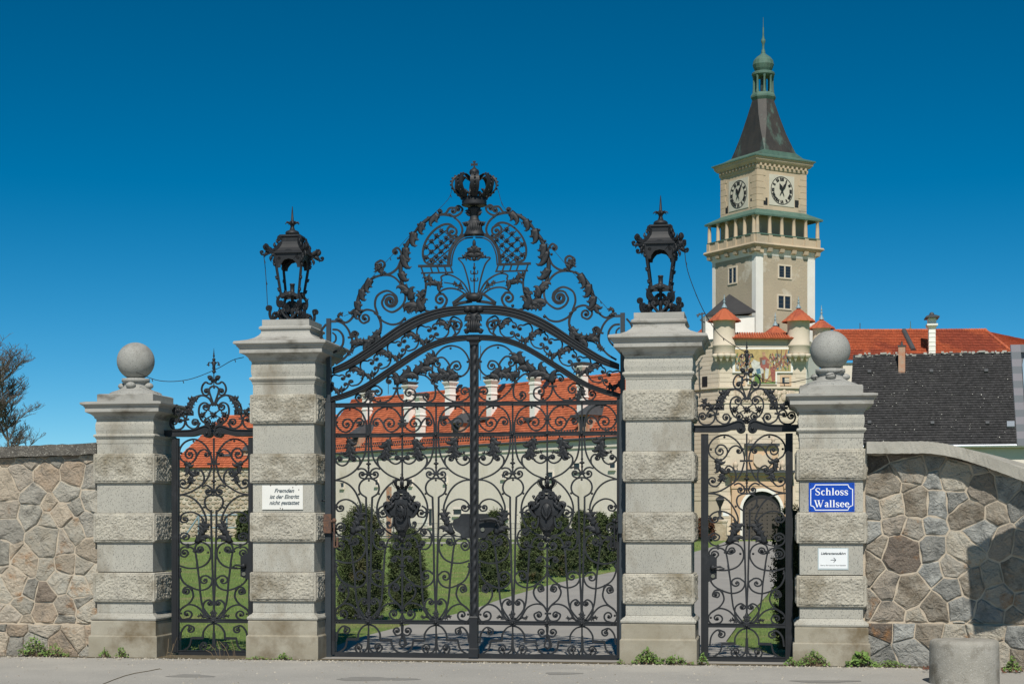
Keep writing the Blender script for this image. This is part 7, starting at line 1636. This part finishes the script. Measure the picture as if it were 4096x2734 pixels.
yew('clipped yew left of the drive, fifth from the left', 2322, 2290, 2052, 90, 'cone', 8, 12000, leaf=.027)
yew('clipped yew left of the drive, sixth from the left', 2402, 2276, 2060, 84, 'cone', 9, 7000)
yew('clipped yew half hidden by the right gate post', 2478, 2262, 2052, 70, 'col', 10, 6000)
yew('tall yew hedge between the right wicket and the ball pillar', 3178, 2606, 2035, 150, 'col', 11, 14000, name='yew_hedge', cat='hedge')
yew('red-brown beech hedge beside the lamp pedestal', 2815, 2163, 2078, 70, 'col', 12, 3000, 'copper_beech', 'beech_hedge', 'hedge', .05)
yew('dark green bush before the rubble wing', 985, 2162, 2050, 80, 'cone', 13, 4000, 'yew', 'bush', 'bush', .05)
# ================================================================== grass on the lawn, weeds by the wall
b = MB(); q = np.random.default_rng(2); vs, fs = [], []
for i in range(45000):
    px = q.uniform(690, 3200); py = HOR+ (490*q.random()**1.2+75); g = ground(px, py); x, y = g.x, g.y
    if y < GY+.35: continue
    # keep off the drive
    k = np.argmin(np.abs(PL[:,1]-y)); k2 = np.argmin(np.abs(PR[:,1]-y))
    if PL[k,0]-.05 < x < PR[k2,0]+.05: continue
    s = .028*(-x*SP+y*CP)/26; a = q.random()*3.14; h = s*(.6+1.0*q.random()); dx, dy = math.cos(a)*s*.16, math.sin(a)*s*.16; lx, ly = q.normal(0, s*.3, 2); o = len(vs)
    vs += [(x-dx,y-dy,0),(x+dx,y+dy,0),(x+lx,y+ly,h)]; fs.append((o,o+1,o+2))
b.add(vs, fs); o = b.ob('lawn_grass', 'grass_blade', kind='stuff', center=False); tag(o, 'short sunlit grass of the lawn behind the gates', 'grass')
mat('weed', (.085,.165,.026), .7, (.13,.20,.04), 9, .9, island=.45); mat('dry_stem', (.26,.19,.11), .9, (.20,.14,.08), 9, .9); mat('dead_leaf', (.14,.055,.032), .9, (.10,.045,.03), 9, .9)
def weed(label, px, py, wpx, hpx, n, seed, leaf=.03, Y=None):
    g = at(px, py, DF-.08) if Y is None else at(px, py, Y); g.z = 0; Z = -g.x*SP+g.y*CP; W, H_ = wpx*Z/FPX*1.1, hpx*Z/FPX*1.15; n = int(n*1.5); t = thing('weed', label, 'weed', g, 'weeds along the foot of the wall'); r = random.Random(seed); b = MB(); st = MB()
    for i in range(n):
        x = r.gauss(0, W*.28); x = max(-W/2, min(W/2, x)); top = Vector((g.x+x, g.y+r.uniform(-.05,.05), H_*r.uniform(.15,1)*(1-.7*abs(x)/(W/2)))); root = Vector((g.x+x*.6, g.y, 0))
        if i % 5 == 0: st.tube([root, root.lerp(top,.5)+Vector((r.uniform(-.01,.01),0,.01)), top], .003, 3)
        nrm = Vector((r.gauss(0,.6), -.6+r.gauss(0,.5), .8)).normalized(); u_ = Matrix.Rotation(r.uniform(0,6.28), 3, nrm) @ nrm.orthogonal().normalized(); v_ = nrm.cross(u_); s = leaf*r.uniform(.6,1.3); o = len(b.v)
        b.add([top-u_*s*.5, top-u_*s*.1+v_*s*.3, top+u_*s*.6, top-u_*s*.1-v_*s*.3], [(0,1,2,3)])
    b.ob('leaves', 'weed', t); st.ob('stems', 'dry_stem', t)
weed('bushy green weed at the foot of the left wall', 135, 2625, 110, 78, 170, 1, .035); weed('lower green weed beside the bushy one at the left wall', 215, 2625, 110, 48, 110, 2, .03); weed('small weed at the left edge of the ball pillar plinth', 420, 2628, 40, 36, 40, 3, .028); weed('small leafy weed before the left ball pillar', 485, 2628, 48, 40, 55, 4, .03)
weed('low tuft at the foot of the left lantern pillar', 1135, 2642, 60, 26, 50, 5, .03); weed('thin creeping green along the left lantern pillar', 1030, 2642, 120, 12, 60, 6, .02); weed('leafy nettle patch at the right lantern pillar', 2590, 2656, 110, 58, 170, 7, .034); weed('low leafy weed right of the nettle patch', 2700, 2658, 130, 34, 110, 8, .03)
weed('bright green weed at the right wicket post', 2812, 2658, 36, 48, 60, 9, .03); weed('dark green fern-like weed before the right ball pillar', 3255, 2676, 110, 62, 190, 10, .026); weed('broad-leaved plantain at the right ball pillar', 3445, 2680, 100, 60, 70, 11, .07); weed('low green weeds along the right wall', 3560, 2684, 140, 26, 120, 12, .026); weed('tiny weed left of the right ball pillar', 3165, 2668, 50, 34, 60, 13, .025)
weed('leafy weed right of the bollard', 4050, 2700, 60, 60, 80, 14, .035, DF-.55); weed('tiny green sprig by the main gate post', 2480, 2652, 30, 20, 25, 15, .02)
b = MB(); r = random.Random(4); 
for i in range(26):
    px = r.choice([r.uniform(540,700), r.uniform(850,960), r.uniform(20,120)]); g = at(px, 2630, DF-.03+r.uniform(0,.3)); g.z = 0; top = g+Vector((r.uniform(-.14,.14), r.uniform(-.05,.05), r.uniform(.05,.26))); b.tube([g, g.lerp(top,.5)+Vector((.01,0,.02)), top], .003, 3)
o = b.ob('dry_stems', 'dry_stem', kind='stuff', center=False); tag(o, 'dry broken plant stems at the foot of the left pillars', 'stems')
b = MB()
for i in range(70):
    g = at(r.choice([r.uniform(3690,3740), r.uniform(4005,4090), r.uniform(3900,4090)]), 2690, DF-.5+r.uniform(-.25,.3)); u_ = Vector((r.gauss(0,1),r.gauss(0,1),.2)).normalized()*.025; v_ = Vector((-u_.y,u_.x,.01)); g.z = .008+r.uniform(0,.03); b.add([g-u_,g+v_*.6+Vector((0,0,.008)),g+u_,g-v_*.6+Vector((0,0,.006))],[(0,1,2,3)])
o = b.ob('dead_leaves', 'dead_leaf', kind='stuff', center=False); tag(o, 'brown dead leaves gathered round the bollard', 'leaves')
# ================================================================== string light cables
def cable(label, pts, Y, lamps=True, r=.0045):
    P = [at(x, y, yy) for (x, y), yy in zip(pts, Y if isinstance(Y, list) else [Y]*len(pts))]; Q = crom(np.array([tuple(p) for p in P]), 6); t = thing('light_string', label, 'cable', P[0], 'strings of small lights on the gateway'); b = MB(); b.tube([tuple(q) for q in Q], r, 5); b.ob('wire', 'black', t)
    if lamps:
        b = MB()
        for i in range(4, len(Q)-1, 7): b.tube([tuple(Q[i]), (Q[i][0]+.012, Q[i][1], Q[i][2]-.035)], .005, 4)
        b.ob('bulbs', 'black', t, kind='stuff')
cable('cable slung from the left ball pillar to the lantern pillar', [(545,1488),(640,1522),(750,1518),(860,1478),(930,1440),(975,1428)], [DF+.12,DF+.2,DF+.3,DF+.3,DF+.2,DF+.05])
cable('thin cable hanging from the left lantern down to its foot', [(1052,1005),(1060,1060),(1066,1140),(1070,1220)], DF+.25); cable('cable slung from the right lantern down past the aerial to the right wicket', [(2736,982),(2750,1080),(2790,1190),(2830,1270),(2880,1340),(2960,1395),(3000,1410)], [DF+.2,DF+.2,DF+.25,DF+.3,DF+.35,DF+.42,DF+.42])
cable('cable running from the right wicket finial to the right ball pillar', [(3005,1490),(3070,1522),(3150,1530),(3260,1508),(3330,1495),(3370,1480)], [GY,GY-.05,DF+.3,DF+.12,DF+.1,DF+.12]); cable('wire over the left shoulder of the gate overthrow', [(1375,1265),(1420,1235),(1480,1120),(1560,1030),(1640,940),(1730,860),(1790,800),(1808,760)], GY-.03, r=.003); cable('wire over the right shoulder of the gate overthrow', [(2440,1245),(2380,1180),(2300,1100),(2200,985),(2100,900),(2020,835),(1990,755)], GY-.03, r=.003)
# ================================================================== traffic mirror at the right edge
mat('mirror_frame', (.25,.235,.25), .4, randobj=.0); mat('mirror_glass', (.05,.055,.08), .05, metal=.6); mat('frame_dark', (.17,.18,.19), .4)
MYR = 17.9; tm = at(4043,1378,MYR); bmr = at(4070,1782,MYR); mt = thing('traffic_mirror', 'chequered grey traffic mirror on a post at the right edge', 'traffic mirror', (tm.x+.9, MYR+.1, 0))
wM, hM = .92, tm.z-bmr.z; lean = (bmr.x-tm.x)
def mp(u, v): return (tm.x+lean*(1-v)+u, bmr.z+hM*v)
n = 14
for k in range(n):
    b = MB(); b.prism([mp(0,k/n),mp(.095,k/n),mp(.095,(k+1)/n),mp(0,(k+1)/n)], MYR, MYR+.05); b.ob('frame_panel', 'mirror_frame' if k % 2 else 'frame_dark', mt)
    b = MB(); b.prism([mp(wM-.095,k/n),mp(wM,k/n),mp(wM,(k+1)/n),mp(wM-.095,(k+1)/n)], MYR, MYR+.05); b.ob('frame_panel', 'mirror_frame' if k % 2 else 'frame_dark', mt)
for v0, v1 in ((0,.075),(.925,1)):
    for k in range(8): b = MB(); u0, u1 = .0955+k*(wM-.191)/8, .0955+(k+1)*(wM-.191)/8; b.prism([mp(u0,v0),mp(u1,v0),mp(u1,v1),mp(u0,v1)], MYR, MYR+.05); b.ob('frame_panel', 'mirror_frame' if k % 2 else 'frame_dark', mt)
b = MB(); P = []
for cu, cv, a0 in ((wM-.25,.80,0),(.25,.80,90),(.25,.20,180),(wM-.25,.20,270)):
    P += [mp(cu+.13*math.cos(math.radians(a0+t)), cv+.11*math.sin(math.radians(a0+t))) for t in (0,22,45,67,90)]
P.append(P[0]); b.bar(P, .045, .06, MYR+.01, close=False); b.ob('mirror_rim', 'zinc', mt)
b = MB(); cxm = sum(p[0] for p in P[:-1])/20; czm = sum(p[1] for p in P[:-1])/20; m_ = 20
vs = [(p[0],MYR+.02,p[1]) for p in P[:-1]]+[(cxm+(p[0]-cxm)*.5,MYR-.01,czm+(p[1]-czm)*.5) for p in P[:-1]]+[(cxm,MYR-.02,czm)]; b.add(vs, [(i,(i+1)%m_,m_+(i+1)%m_,m_+i) for i in range(m_)]+[(m_+i,m_+(i+1)%m_,2*m_) for i in range(m_)], True); b.ob('mirror', 'mirror_glass', mt)
b = MB(); b.box((tm.x+.10,MYR+.052,bmr.z+.05),(tm.x+wM-.02,MYR+.08,tm.z-.05)); b.ob('back_plate', 'frame_dark', mt)
b = MB(); b.tube([(tm.x+wM*.8,MYR+.12,-.1),(tm.x+wM*.8,MYR+.12,tm.z+.1)], .045, 10); b.ob('post', 'zinc', mt)
